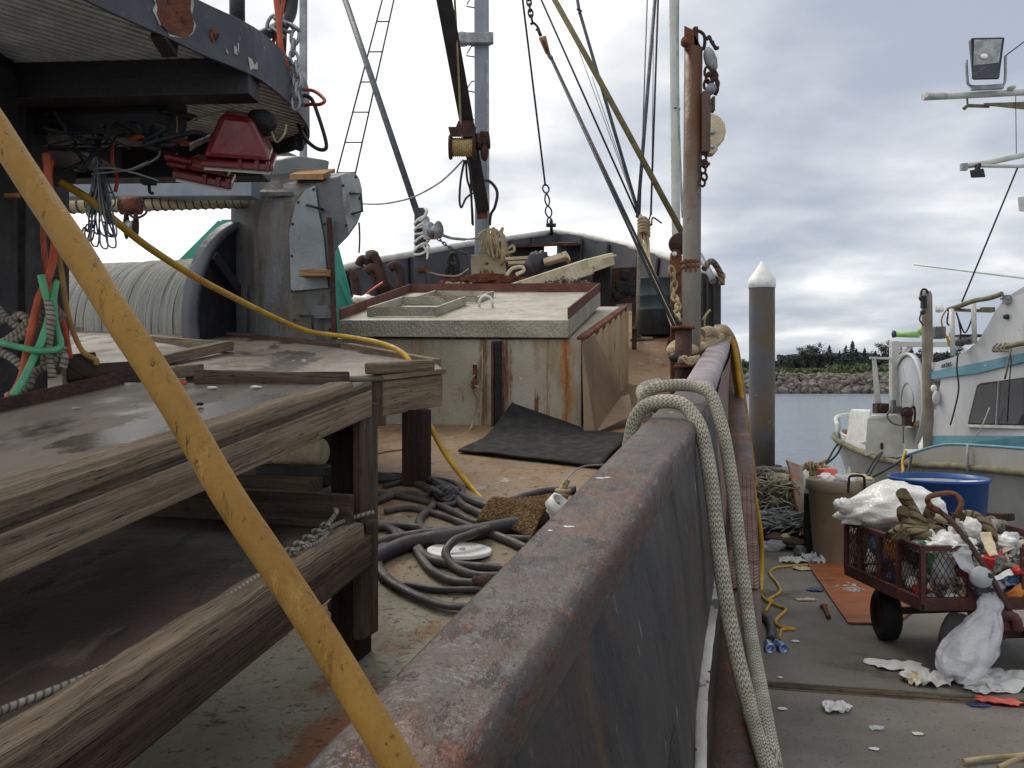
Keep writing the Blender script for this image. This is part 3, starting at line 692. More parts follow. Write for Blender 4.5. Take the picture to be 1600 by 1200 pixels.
# rusted channel in the front wall (recess shade painted as a black strip), cleat and its hanging line
def wf(px, py, o=.0):
    a, c = WFL, WFR; k = (px-800)/FPX; tt = (k*a.y - a.x)/((c.x-a.x) - k*(c.y-a.y)); p = a.lerp(c, tt)
    return P(px, py, p.y - o)
b = MB(); b.slab(wf(771, 674, .036), wf(785, 674, .036), wf(785, 533, .036), wf(771, 533, .036), (0, -.012, 0)); b.build('channel_dark_strip', 'rubber', hatch)
for x in (769, 786): 
    b = MB(); b.beam(wf(x, 675, .045), wf(x, 534, .045), .016, .05); b.build('channel_flange', 'rust', hatch)
b = MB(); b.beam(wf(742, 570, .05), wf(742, 604, .05), .03, .06); b.blob(wf(741, 600, .09), (.025, .02, .04)); b.build('cleat', 'rust', hatch, bevel=.006)
line('hanging_line', [wf(742, 585, .09), wf(735, 600, .10), wf(748, 605, .1), wf(740, 612, .09), wf(746, 625, .06), wf(741, 650, .06), D(733, 674), D(715, 682), D(690, 688), D(672, 686)], .008, 'rope_tan', 'thin pale line hanging from the cleat on the hatch wall', 'rope')

# brown plywood sheet leaning on the hatch side, and the black mat
a, c, d2, e2 = P(905, 532, 6.22), P(927, 524, 6.4), P(985, 600, 6.35), P(988, 640, 6.1)
b = MB(); b.prism([P(909, 536, 6.2), P(927, 523, 6.45), P(968, 592, 6.5), P(970, 620, 6.45), P(984, 617, 6.45), P(988, 650, 6.2), P(930, 676, 5.95), P(912, 674, 5.95)], (.004, .018, .004))
tag(b.build('plywood_sheet', 'plyw_brown', bevel=.002), 'brown plywood sheet with a torn corner leaning against the right of the hatch house', 'plywood')
b = MB()
def matfn(u, v):
    A, B_, C_, Dd = D(716, 704, .02), D(938, 728, .02), D(985, 680, .02), wf(800, 634, .07)
    wfr = wf(912, 676, .1)
    if True:
        bot = A.lerp(B_, u); top = Dd.lerp(D(985, 678, .02), u) if u > .55 else Dd.lerp(Dd.lerp(D(985, 678, .02), .55), u/.55)
        p = bot.lerp(top, v)
        zd = deckz(p.x, p.y) + .02
        k = max(0, 1 - u*1.55)
        z = zd + (Dd.z - deckz(Dd.x, Dd.y))*k*max(0, (v-.42)/.58)**1.3
        return Vector((p.x, p.y, z + .008*nz(p, 4)))
b.grid(matfn, 26, 18); tag(b.build('rubber_mat', 'matblack', solid=.014), 'black rubber mat on deck with one corner propped against the hatch wall', 'mat')

# ------------------------------------------------------------------ winch with reel of line
winch = thing('line_winch', 'large grey steel winch with curved chain case and a reel full of pale line', 'winch', on_deck(-2.0, 6.2))
ax = Vector((-.95, .30, .0)).normalized(); wc = Vector((-1.86, 6.3, EYE + .42))
prof = []
for k in range(150):
    h = .03 + 1.85*k/149; prof.append((.50 + .008*math.sin(k*2.4) + .012*nz((k*.09, 3, 1)) + .006*random.random(), h))
b = MB(); b.lathe(wc, ax, [(.1, .03)] + prof + [(.1, 1.88)], 72); b.build('wound_line', 'drumline', winch)
for h in (0.0, 1.9):
    b = MB(); b.lathe(wc + ax*h, ax, [(.08, -.02), (.70, -.02), (.76, -.045), (.76, .045), (.70, .02), (.08, .02), (.08, -.02)], 64); b.build('flange', 'flange_grey' if h else 'black', winch)
b = MB(); b.lathe(wc, ax, [(.72, -.05), (.765, -.05), (.765, .05), (.72, .05), (.72, -.05)], 64); b.build('flange_rim', 'flange_grey', winch)
for k in range(6):
    a = k*math.pi/3 + .4; u_ = ax.cross(UPZ).normalized(); dv = u_*math.cos(a) + UPZ*math.sin(a)
    b = MB(); b.beam(wc - ax*.045 + dv*.1, wc - ax*.045 + dv*.72, .07, .05, ax); b.build('flange_spoke', 'black', winch)
b = MB(); b.tube([wc - ax*.6, wc + ax*2.0], .07, 16); b.build('shaft', 'black', winch)
face = [(453, 640), (453, 530), (451, 440), (450, 360), (453, 336), (460, 314), (468, 303), (478, 294), (492, 287), (510, 281), (532, 275), (550, 269), (558, 272), (563, 280), (567, 296), (567, 318), (565, 335), (559, 350), (545, 370), (530, 385), (525, 394), (525, 460), (526, 530), (527, 640)]
pf = lambda px, py, o=0: P(px, py, 5.72 - (px-450)/120*.12 - o)
e1 = Vector((-.245, .14, .03))
b = MB(); b.prism([pf(*q) for q in face], e1, False); b.build('chain_case', 'greypaint', winch, bevel=.012)
cover = [(444, 640), (444, 530), (441, 440), (440, 340), (444, 310), (455, 285), (480, 262), (515, 255), (560, 262), (540, 400), (525, 640)]
b = MB(); b.prism([pf(x_ - 44, y_ - 12 if y_ < 600 else y_, -.16) for x_, y_ in cover], Vector((-.20, .12, .03)), False); b.build('drum_cover', 'greypaint', winch, bevel=.012)
b = MB(); b.prism([pf(398, 300, -.05), pf(432, 238, -.3), pf(446, 236, -.3), pf(512, 262, -.25), pf(470, 300, -.02)], Vector((.02, -.02, -.03))); b.build('top_guard', 'black', winch)
# bolted face plates, slotted bracket, lever and grab handles
b = MB(); b.prism([pf(x_, y_, .012) for x_, y_ in [(455, 455), (452, 365), (462, 318), (478, 296), (493, 290), (498, 330), (506, 370), (513, 450)]], Vector((0, -.008, 0))); b.build('face_plate', 'faceplate', winch, bevel=.003)
b = MB(); b.prism([pf(x_, y_, .012) for x_, y_ in [(533, 277), (551, 270), (562, 281), (566, 300), (564, 334), (558, 348), (545, 366), (538, 330)]], Vector((0, -.008, 0))); b.build('face_plate', 'faceplate', winch, bevel=.003)
b = MB(); b.beam(pf(514, 340, .05), pf(519, 430, .05), .034, .02, Vector((0, 1, 0))); b.beam(pf(519, 430, .05), pf(523, 530, .05), .036, .02, Vector((0, 1, 0))); b.build('lever', 'rust_dk', winch, bevel=.004)
b = MB(); b.prism([pf(x_, y_, .03) for x_, y_ in [(488, 478), (512, 477), (518, 485), (518, 497), (488, 498)]], Vector((0, -.012, 0))); b.build('bracket', 'greypaint', winch)
def grab(pts):
    b = MB(); b.tube([pf(*q) for q in pts], .0085, 8); b.build('grab_handle', 'black', winch)
grab([(547, 302, .0), (547, 302, .06), (564, 303, .06), (566, 330, .06), (550, 334, .06), (550, 334, .0)])
grab([(479, 320, .0), (479, 320, .06), (504, 327, .06), (504, 327, .0)])
grab([(469, 493, .0), (469, 493, .06), (487, 493, .06), (489, 516, .06), (489, 516, .0)])
for x_, y_ in [(456, 455), (456, 400), (457, 350), (466, 316), (490, 296), (507, 350), (511, 420), (536, 290), (556, 276), (562, 310), (541, 352), (460, 500), (515, 515)]:
    b = MB(); b.lathe(pf(x_, y_, .02), (0, -1, 0), [(0, .008), (.008, .007), (.01, 0)], 8); b.build('bolt', 'rust_dk', winch)
b = MB(); b.hexa([P(452, 281, 5.72), P(505, 281, 5.62), P(524, 272, 5.8), P(470, 272, 5.9), P(452, 272, 5.72), P(506, 271, 5.62), P(524, 263, 5.8), P(470, 266, 5.9)])
tag(b.build('wood_block', 'wood_pale', bevel=.004), 'short wooden plank offcut lying on top of the grey winch case', 'wood block')
b = MB(); b.beam(pf(472, 428, .07), pf(516, 427, .07), .10, .045); tag(b.build('wood_block', 'wood_pale', bevel=.004), 'small wooden block wedged behind the lever on the winch face', 'wood block')
line('dangling_cable', [pf(561, 348, .02), pf(562, 372, .03), pf(561, 395, .03)], .006, 'wire_dk', 'short dark cable end hanging below the winch arm', 'cable')

# teal frame behind the winch
teal = thing('teal_frame', 'teal painted steel frame standing behind the grey winch', 'frame', on_deck(-2.3, 7.6))
b = MB(); b.beam(P(262, 450, 7.6), P(356, 356, 7.6), .16, .16); b.beam(P(350, 358, 7.6), P(430, 356, 7.6), .16, .14); b.build('brace', 'teal', teal, bevel=.008)
b = MB(); b.prism([P(522, 372, 7.4), P(530, 388, 7.4), P(554, 482, 7.4), P(562, 560, 7.4), P(505, 560, 7.4), P(515, 372, 7.4)], (-.05, .3, 0)); b.build('upright', 'teal', teal, bevel=.008)
b = MB(); b.beam(P(528, 430, 7.36), P(550, 478, 7.36), .02, .03); b.build('stiffener', 'teal', teal)

# grey beam and wrapped pipe under the platform
gb = MB(); gb.beam(P(60, 293, 5.9), P(400, 291, 5.7), .14, .16); tag(gb.build('cross_beam', 'greysteel', bevel=.006), 'blue grey steel beam running across above the reel of line', 'beam')
pipe = thing('lashed_pipe', 'horizontal pipe wrapped in pale canvas and dark lashing above the reel', 'pipe', P(230, 320, 5.5))
b = MB(); b.tube([P(60, 325, 5.6), P(430, 314, 6.05)], .041, 16); b.build('canvas_sleeve', 'tape', pipe)
pts = []; p0, p1 = P(90, 324, 5.63), P(420, 314.2, 6.04)
for k in range(26*10):
    tt = k/260; a = k/10*2*math.pi; pts.append(p0.lerp(p1, tt) + Vector((.05, .998, 0)).normalized()*0 + Vector((0, math.cos(a)*.044, math.sin(a)*.044)))
b = MB(); b.tube(pts, .0045, 5); b.build('lashing', 'wire_dk', pipe)
b = MB(); c = P(205, 322, 5.45); b.tube([c + Vector((-.06, -.01, 0)), c + Vector((.06, -.01, 0))], .056, 14); b.build('clamp', 'rust', pipe)
blk = thing('pulley_block', 'small rusty pulley block hanging under the wrapped pipe', 'pulley', P(205, 370, 5.4))
b = MB()
for s_ in (-.03, .03): b.blob(P(205, 352, 5.4) + Vector((s_, 0, 0)), (.012, .04, .09), 0, n=12)
b.build('cheek', 'rust_dk', blk)
b = MB(); b.lathe(P(205, 355, 5.4) + Vector((-.02, 0, 0)), (1, 0, 0), [(.0, 0), (.045, 0), (.038, .02), (.045, .04), (0, .04)], 16); b.build('sheave', 'galv', blk)
b = MB(); b.tube(spl([P(200, 333, 5.4), P(212, 341, 5.37), P(226, 335, 5.4), P(230, 328, 5.42)], 5), .008, 6); b.build('shackle', 'black', blk)
# ================================================================== SORTING TABLES
n1 = Vector((-.94, .33, .0)); sdir = Vector((.333, .943, .183)).normalized()
tbl = thing('work_table', 'long weathered wooden sorting table with wet top and lower shelf, nearest the camera', 'table', on_deck(-.9, 1.9))
Rf, Lf = P(582, 603, 2.7), P(0, 825, 1.47)
ex = lambda t_: Lf.lerp(Rf, t_)                      # along the front edge, t may be < 0
A_, B_ = ex(-.62), Rf
pl = lambda p, back, z=0: p + n1*back + Vector((0, 0, z))
# plywood top
b = MB()
def topfn(u, v):
    p = A_.lerp(B_, u) + n1*(.03 + .95*v); return p + Vector((0, 0, .004*nz(p, 3)))
b.grid(topfn, 40, 16); b.build('tabletop', 'wood_top', tbl, solid=.022)
# front fascia: two boards, and the fiddle plank lying on the edge
def fascia(p, q, h, th, name, m, parent, top=0.0, inset=0.0, bev=.005):
    b = MB(); o = n1*inset; d = (q-p).normalized()
    p, q = p + o + Vector((0, 0, top)), q + o + Vector((0, 0, top))
    b.slab(p + Vector((0,0,-h)), q + Vector((0,0,-h)), q, p, n1*th); return b.build(name, m, parent, bevel=bev)
fascia(A_, ex(1.0), .082, .04, 'front_board', 'wood', tbl, top=-.012)
b = MB(); N = 44                                            # splintered plywood edge between plank and fascia
b.slab(A_ + n1*.004 + Vector((0,0,-.012)), B_ + n1*.004 + Vector((0,0,-.012)), B_ + n1*.004 + Vector((0,0,.004)), A_ + n1*.004 + Vector((0,0,.014)), n1*.05); b.build('top_edge', 'wood_dk', tbl)
def plank_along(p, q, w_, h0, h1, name, m, parent, wob=.004, n=30):
    """old plank with a worn, slightly wavy arris"""
    b = MB()
    prof = [(0, 0), (0, .72), (.06, .95), (.2, 1.0), (.8, 1.0), (.95, .96), (1, .75), (1, 0)]
    def f(u, v):
        a, c = prof[round(u*7)]; base = p.lerp(q, v); h = h0 + (h1-h0)*v
        wv = wob*nz((v*9, a*3, c*2 + p.x), 1.7) + wob*.6*nz((v*40, a*2, c*3), 1)
        endk = 1.0
        return base + n1*(w_*a + wv) + Vector((0, 0, h*c*endk + (wv if c > .5 else 0)))
    b.grid(f, 7, n, False, uvs_=(w_*2 + .1, (q-p).length))
    for vv_ in (0, 1): 
        vs = [f(k/7, vv_) for k in range(8)]; b.add(vs, [tuple(range(8))], [[(0, 0)]*8])
    return b.build(name, m, parent)
plank_along(A_ + n1*.012 + Vector((0,0,.010)), ex(.925) + n1*.012 + Vector((0,0,.004)), .085, .066, .026, 'edge_plank', 'wood', tbl)
# far end cleat and the rusty angle along the back edge
b = MB(); b.beam(pl(B_, .10, .012), pl(B_, .66, .03), .06, .05); b.build('end_cleat', 'wood_dk', tbl, bevel=.006)
ang = MB(); ang.beam(pl(A_, .985, .02), pl(B_, .985, .02), .012, .06); ang.beam(pl(A_, 1.01, .0), pl(B_, 1.01, .0), .06, .012); ang.build('angle_iron', 'rust_dk', tbl)
# water standing on the top
def on_top(px, py):
    lo, hi = .5, 6; nrm = (B_-A_).cross(n1).normalized(); k = P(px, py, 1) - Vector((0, 0, EYE)); o = Vector((0, 0, EYE))
    t_ = (A_ + n1*.03 + Vector((0,0,.016)) - o).dot(nrm)/k.dot(nrm); return o + k*t_
wc1, wc2, wc3 = on_top(90, 697), on_top(520, 610), on_top(330, 648)
wl = wc3 - WLOC[tbl.name]; axw = wc2 - wc1
M['wood_top_wet'] = mat('wet_plywood_top', (108, 99, 88), (132, 122, 109), s=2.2, st=(1.2, .8, 1), rough=.55, bump=.12, bs=40, rvar=.3, spec=.5, dist=.003,
    wet=(wl.x, wl.y, axw.length*.47, .20, math.atan2(axw.y, axw.x)), layers=(((68, 60, 54), 2.4, (1.3, .7, 1), .55, .08), ((146, 136, 122), 9, (1.8, .5, 1), .60, .06, .7), ((80, 66, 54), 14, (1.6, .5, 1), .60, .05, .75)))
bpy.data.objects['tabletop'].data.materials[0] = M['wood_top_wet']
# legs: timbers at the near and far corners
def post(top, w_, dpt, name, m, parent, zb=None, down=None):
    q = Vector((top.x, top.y, (deckz(top.x, top.y) if zb is None else zb))); b = MB(); b.beam(q, top, w_, dpt, Vector((.33, .943, 0))); return b.build(name, m, parent, bevel=.006)
lt = P(549, 640, 2.78); post(lt + Vector((0, 0, .03)), .095, .10, 'leg', 'wood_leg', tbl)
b = MB(); l0 = P(571, 640, 2.70); b.beam(Vector((l0.x + .002, l0.y, deckz(l0.x, l0.y) + .10)), l0 + Vector((0, 0, .02)), .03, .11, Vector((.33, .943, 0))); b.build('leg_splint', 'wood_dk', tbl, bevel=.004)
for q in (pl(B_, .85, -.03) + Vector((0, -.1, 0)), pl(ex(-.3), .15, -.05), pl(ex(-.3), .85, -.05), pl(ex(.42), .9, -.05)): post(q, .09, .09, 'leg', 'wood_leg', tbl)
# bearers under the top
for t_ in (.1, .33, .56, .80): 
    b = MB(); b.beam(pl(ex(t_), .05, -.055), pl(ex(t_), .95, -.055), .04, .08); b.build('bearer', 'wood_dk', tbl, bevel=.004)
# lower shelf with its own front board and fiddle plank
sR, sL = P(588, 815, 2.66), P(0, 1222, 1.17)
sL2 = sL.lerp(sR, -.35)
b = MB()
b.grid(lambda u, v: sL2.lerp(sR, u) + n1*(.03 + 1.0*v) + Vector((0, 0, -.012 + .004*nz((u*5, v*3, 1)))), 30, 12); b.build('shelf', 'shelf', tbl, solid=.02)
fascia(sL2, sR, .092, .04, 'shelf_board', 'wood_dk', tbl, top=-.03)
plank_along(sL2 + n1*.01 + Vector((0,0,-.03)), sL2.lerp(sR, .96) + n1*.01 + Vector((0,0,-.03)), .085, .062, .045, 'shelf_plank', 'wood', tbl)
b = MB(); b.beam(pl(sR, .03, .045) + Vector((-.03, -.1, 0)), pl(sR, 1.0, .045) + Vector((0, -.1, 0)), .03, .10); b.build('shelf_end_board', 'wood_dk', tbl, bevel=.004)
b = MB(); b.beam(sR + Vector((-.012, -.01, -.13)), sR + Vector((-.012, -.01, .005)), .03, .06); b.build('shelf_cleat', 'wood_dk', tbl, bevel=.004)
for t_ in (.35, .55): 
    b = MB(); b.beam(pl(ex(t_), .28, -.085), pl(ex(t_), .28, -.17), .05, .05); b.build('hanger', 'wood', tbl, bevel=.003)

# second table, stepped up behind the first
tb2 = thing('work_table', 'weathered sorting table with raised edge boards behind the long one, beside the hatch', 'table', on_deck(-1.6, 5.0))
C0, C1 = P(600, 592, 4.4), P(692, 581, 4.85)
c_back = [P(682, 572, 5.05), P(540, 546, 5.5), P(396, 530, 5.9), P(225, 519, 6.15), P(120, 519, 6.2)]
c_front = [P(690, 580, 4.85), P(600, 592, 4.4), P(440, 596, 4.3), P(290, 600, 4.0), P(0, 640, 3.5)]
b = MB()
def t2(u, v):
    def at(L): 
        k = u*(len(L)-1); i = min(len(L)-2, int(k)); return L[i].lerp(L[i+1], k-i)
    p = at(c_front).lerp(at(c_back), v); return p + Vector((0, 0, .004*nz(p, 2)))
b.grid(t2, 40, 14); b.build('tabletop', 'wood_top', tb2, solid=.025)
b = MB(); dz_ = Vector((0, 0, -.19)); tk = (C1-C0).cross(UPZ).normalized()*-.045
b.slab(C0 + dz_ + tk*-.0, C1 + dz_, C1 + Vector((0,0,-.012)), C0 + Vector((0,0,-.012)), tk); b.build('end_board', 'wood', tb2, bevel=.006)
b = MB(); b.beam(C0 + tk*.4 + Vector((-.02, 0, .005)), C1 + tk*.4 + Vector((0, 0, .005)), .09, .028); b.build('edge_strip', 'wood', tb2, bevel=.006)
b = MB(); b.beam(C0 + tk*.4 + Vector((-.05, -.04, .052)), C0.lerp(C1, .80) + tk*.4 + Vector((0, 0, .045)), .09, .062); b.build('edge_block', 'wood', tb2, bevel=.014)
b = MB(); b.beam(C0 + Vector((-.03, .02, -.24)), C0 + Vector((-.03, .02, .0)), .07, .03); b.build('corner_cleat', 'wood_dk', tb2, bevel=.004)
def bk(i, j, w_, h, m='wood'):
    b = MB(); b.beam(c_back[i] + Vector((0, 0, h/2 - .012)), c_back[j] + Vector((0, 0, h/2 - .012)), w_, h); b.build('back_board', m, tb2, bevel=.008)
bk(0, 1, .09, .055); bk(1, 2, .08, .05, 'wood_dk'); bk(2, 3, .08, .05, 'wood_dk'); bk(3, 4, .08, .05)
for (p, q, m_) in ((P(358, 539, 5.1), P(240, 565, 4.4), 'wood'), (P(312, 577, 4.1), P(200, 590, 3.7), 'wood'), (P(545, 589, 4.32), P(290, 592, 4.05), 'wood_dk'), (P(360, 541, 5.1), P(230, 531, 5.6), 'wood')):
    b = MB(); b.beam(p, q, .06, .055); b.build('divider', m_, tb2, bevel=.008)
post(P(651, 640, 4.62), .12, .12, 'leg', 'wood_leg', tb2); post(P(520, 600, 5.2), .12, .12, 'leg', 'wood_leg', tb2); post(P(300, 620, 4.2), .1, .1, 'leg', 'wood_leg', tb2)
post(P(240, 560, 5.9), .1, .1, 'leg', 'wood_leg', tb2)
b = MB(); b.beam(P(105, 575, 3.55), P(150, 570, 3.6), .3, .10); b.beam(P(100, 588, 3.5), P(250, 578, 3.75), .08, .09); tag(b.build('timber_baulk', 'wood_dk', bevel=.008), 'short damp timber baulk lying on the back table beside the black column', 'timber')
# things lying on the tables
b = MB(); c = on_top(119, 638); b.lathe(c, (0, 0, 1), [(.011, 0), (.011, .004), (.005, .004), (.005, 0)], 12); tag(b.build('metal_washer', 'galv'), 'small steel washer lying near the back of the long table', 'washer')
b = MB(); c = on_top(282, 601); b.beam(c + Vector((-.02, 0, .007)), c + Vector((.02, .005, .007)), .014, .014); tag(b.build('orange_scrap', 'hose_orange', bevel=.003), 'tiny orange scrap at the far end of the long table', 'scrap')
for i, (x, y, s_) in enumerate(((332, 607, .018), (312, 633, .012), (400, 606, .02), (540, 560, .03))):
    b = MB(); c = on_top(x, y) if y > 600 else t2(.48, .5) 
    b.blob(c + Vector((0, 0, .003)), (s_, s_*.6, .004), .5, 3, 10, i)
    tag(b.build('paint_chip', 'paper' if i != 1 else 'rubber'), ['white paint chip by the orange scrap on the long table', 'dark flake lying on the wet part of the long table', 'white paint flake near the end cleat of the long table', 'white bird dropping fleck on the back table'][i], 'debris')

# grey twisted rope along the shelf with its knot
rp = [P(-60, 1150, 1.22), P(0, 1112, 1.32), P(150, 1050, 1.5), P(300, 968, 1.78), P(400, 903, 2.02), P(452, 868, 2.2), P(490, 842, 2.36), P(520, 822, 2.5), P(550, 810, 2.6), P(584, 800, 2.63)]
rope1 = thing('twisted_rope', 'grey twisted rope stretched along the lower shelf and knotted near the leg', 'rope', P(300, 968, 1.78))
b = MB(); b.tube(spl(rp, 14), .0068, 10); b.build('strand', 'rope', rope1)
b = MB()
for k in range(5):
    c = P(452 + k*14, 866 - k*10, 2.2 + k*.06); d_ = (P(508, 826, 2.44) - P(452, 866, 2.2)).normalized()
    b.tube(spl([c + Vector((math.cos(a)*.013*(1 + .3*random.random()), 0, math.sin(a)*.013)) + d_*(.016*a/6.28) for a in [q*2*math.pi/8 for q in range(9)]], 3), .0055, 8)
b.tube(spl([P(505, 828, 2.44), P(518, 812, 2.5), P(526, 800, 2.52), P(524, 796, 2.54)], 6), .007, 8); b.tube(spl([P(470, 858, 2.26), P(500, 846, 2.36), P(512, 832, 2.44)], 5), .008, 8)
b.build('knot', 'rope', rope1)
line('loose_string', [P(415, 830, 2.7), P(440, 822, 2.75), P(470, 828, 2.7), P(490, 838, 2.6), P(470, 850, 2.5), P(430, 852, 2.6), P(412, 858, 2.6)], .010, 'wire_dk', 'dark loose cord lying curled on the shelf behind the knot', 'cord')

# ================================================================== YELLOW POLE across the foreground
p0, p1 = P(-70, 104, 1.0), P(590, 1142, .80); d_ = (p1-p0).normalized(); N = 46
b = MB(); pts, rr = [], []
for k in range(N):
    t_ = k/(N-1)*1.28; p = p0 + (p1-p0)*t_; 
    p += Vector((.0035*nz((t_*5, 1, 2)) + .004*math.sin(t_*3.1), 0, .004*nz((t_*5, 7, 3)))); pts.append(p); rr.append(.0160 + .0006*nz((t_*14, 5, 1)))
b.tube(pts, rr, 24); tag(b.build('yellow_pole', 'yellow_pole'), 'yellow painted pole leaning diagonally across the view over the tables', 'pole')

# ================================================================== PLATFORM OVERHEAD
plat = thing('gantry_platform', 'dark steel overhead platform with rounded edge band and wooden grating underside', 'platform', P(100, 600, 3.2) + Vector((0, 0, -.7)))
zp = 1.1
edge = [(-1.36, .9), (-1.34, 1.6), (-1.30, 2.2), (-1.225, 2.475), (-1.095, 2.75), (-1.04, 2.88), (-.925, 3.09), (-.885, 3.3), (-.87, 3.5), (-.885, 3.75), (-.96, 3.98), (-1.12, 4.14), (-1.35, 4.22), (-1.8, 4.28), (-2.6, 4.3)]
ep = [p.to_2d() for p in spl([Vector((x, y, 0)) for x, y in edge], 5)]
b = MB(); m_ = len(ep)-1; z0 = EYE + zp
prof = [(0, 0), (0, .172), (.004, .174), (.06, .174)]
def bandfn(u, v):
    i = round(u*m_); p = ep[i]; a, c = ep[max(0, i-1)], ep[min(m_, i+1)]; t_ = (c-a).normalized(); nrm = Vector((-t_.y, t_.x))
    o, z = prof[round(v*3)]; return (p.x + nrm.x*o, p.y + nrm.y*o, z0 + z)
b.grid(bandfn, m_, 3, False); o_b = b.build('edge_band', 'band', plat, solid=.012)
poly = ep + [Vector((-2.6, .9))]
# flaked paint and bare rust on the band: (pixel x, pixel y, half width m, half height m, material)
def bandpt(px, py, off=.008):
    best = None
    for i in range(m_):
        a, c = ep[i], ep[i+1]; t_ = (c-a).normalized(); kx = (px-800)/FPX
        den_ = (c.x-a.x) - kx*(c.y-a.y)
        if abs(den_) < 1e-9: continue
        s_ = (kx*a.y - a.x)/den_
        if -.05 <= s_ <= 1.05:
            p = a.lerp(c, s_); 
            if best is None or p.y < best[0].y: best = (p, t_)
    p, t_ = best; nrm = Vector((t_.y, -t_.x)) ; z = EYE + (600-py)/FPX*p.y
    return Vector((p.x + nrm.x*off, p.y + nrm.y*off, z))
M['flake'] = mat('bare_primer_flake', (196, 190, 178), (170, 164, 152), s=20, rough=.8, bump=.2)
def flake(pts, mname, off, name='paint_flake'):
    b = MB(); q = [bandpt(x + random.uniform(-1, 1), y + random.uniform(-1.5, 1.5), off) for x, y in pts]; n_ = bandpt(pts[0][0], pts[0][1], off + .002) - bandpt(pts[0][0], pts[0][1], off); b.prism(q, n_); b.build(name, mname, plat)
flake([(232, -8), (240, 6), (236, 18), (243, 30), (246, 40), (256, 44), (262, 56), (286, 60), (300, 54), (304, 40), (297, 26), (300, 8), (297, -8)], 'flake', .0065)
flake([(238, -8), (244, 12), (242, 22), (249, 40), (262, 54), (286, 60), (297, 50), (299, 36), (294, 14), (294, -8)], 'rust', .0095, 'rust_patch')
flake([(326, 48), (332, 44), (339, 54), (338, 62), (331, 68), (327, 60)], 'rust', .0085, 'rust_patch')
flake([(363, 71), (367, 74), (368, 88), (364, 84)], 'flake', .0075)
flake([(384, 88), (391, 93), (394, 102), (399, 98), (400, 110), (392, 108), (388, 110)], 'flake', .0075)
flake([(352, 78), (354, 80), (353, 85), (351, 83)], 'flake', .0075); flake([(408, 72), (410, 74), (409, 77)], 'flake', .0075)
def clip_line(o, d):
    ts = []
    for i in range(len(poly)):
        a, c = poly[i], poly[(i+1) % len(poly)]; e = c - a; den_ = d.x*e.y - d.y*e.x
        if abs(den_) < 1e-9: continue
        t_ = ((a.x-o.x)*e.y - (a.y-o.y)*e.x)/den_; s_ = ((a.x-o.x)*d.y - (a.y-o.y)*d.x)/den_
        if 0 <= s_ < 1: ts.append(t_)
    ts.sort(); return [(ts[i], ts[i+1]) for i in range(0, len(ts)-1, 2)]
b = MB(); d2 = Vector((.65, .76)).normalized(); nn2 = Vector((.76, -.65)).normalized()
k = -3.6
while k < 3:
    o = Vector((-1.6, 2.6)) + nn2*k
    for t0, t1 in clip_line(o, d2):
        if t1 - t0 > .08:
            a, c = o + d2*(t0+.015), o + d2*(t1-.015); b.beam((a.x, a.y, z0+.075), (c.x, c.y, z0+.075), .0195, .03)
    k += .037
b.build('grating', 'grate', plat)
b = MB(); b.prism([(p.x*.998 - .004, p.y, z0 + .12) for p in poly[:-1]] + [(-2.6, .9, z0+.12)], (0, 0, .01)); b.build('deck_plate', 'black', plat)
def bar(p, q, w_, h): 
    b = MB(); b.beam(p, q, w_, h); b.build('beam', 'black', plat, bevel=.004)
bar((-2.6, 3.22, z0 - .005), (-.93, 3.12, z0 - .005), .11, .13); bar((-2.6, 3.42, z0 - .07), (-1.3, 3.36, z0 - .07), .18, .16)
bar((-2.5, 2.35, z0 + .03), (-1.32, 2.30, z0 + .03), .10, .06); bar((-2.6, 4.12, z0 - .04), (-1.15, 4.05, z0 - .04), .12, .2)
bar((-1.85, 2.0, z0 + .02), (-1.85, 4.1, z0 + .02), .12, .08); bar((-1.12, 2.78, z0 - .02), (-1.12, 2.80, z0 + .06), .05, .1)
bar((-2.6, 3.75, z0 - .06), (-1.75, 3.72, z0 - .08), .3, .12)
def colm(px0, px1, d, zt, name='column'):
    b = MB(); a = P((px0+px1)/2, 600, d); b.beam(Vector((a.x, a.y, deckz(a.x, a.y))), Vector((a.x, a.y, zt)), (px1-px0)/FPX*d, .16, Vector((0, 1, 0))); b.build(name, 'black', plat, bevel=.006)
colm(8, 58, 3.3, z0); colm(62, 96, 4.3, z0 - .02); colm(-120, 8, 3.0, z0)
b = MB(); b.beam(P(6, 400, 3.1), P(6, 660, 3.1), .03, .12); b.build('wooden_batten', 'wood', plat, bevel=.004)
b = MB(); b.hexa([P(60, 180, 3.9), P(135, 210, 3.9), P(135, 205, 4.1), P(60, 180, 4.1), P(60, 300, 3.9), P(118, 285, 3.9), P(118, 283, 4.1), P(60, 300, 4.1)]); b.build('gusset', 'black', plat)
b = MB(); b.tube([P(371, 46, 3.5) + Vector((0, 0, -.05)), P(370, -60, 3.5)], .031, 14); b.build('rail_post', 'black', plat)
b = MB(); b.tube(spl([P(400, 62, 3.35), P(425, 48, 3.4), P(445, 36, 3.45), P(456, 10, 3.5), P(458, -60, 3.5)], 5), .024, 12); b.build('rail', 'black', plat)
b = MB(); b.tube([P(438, 100, 3.5), P(441, 30, 3.5), P(444, -60, 3.5)], .022, 12); b.build('rail_post', 'black', plat)
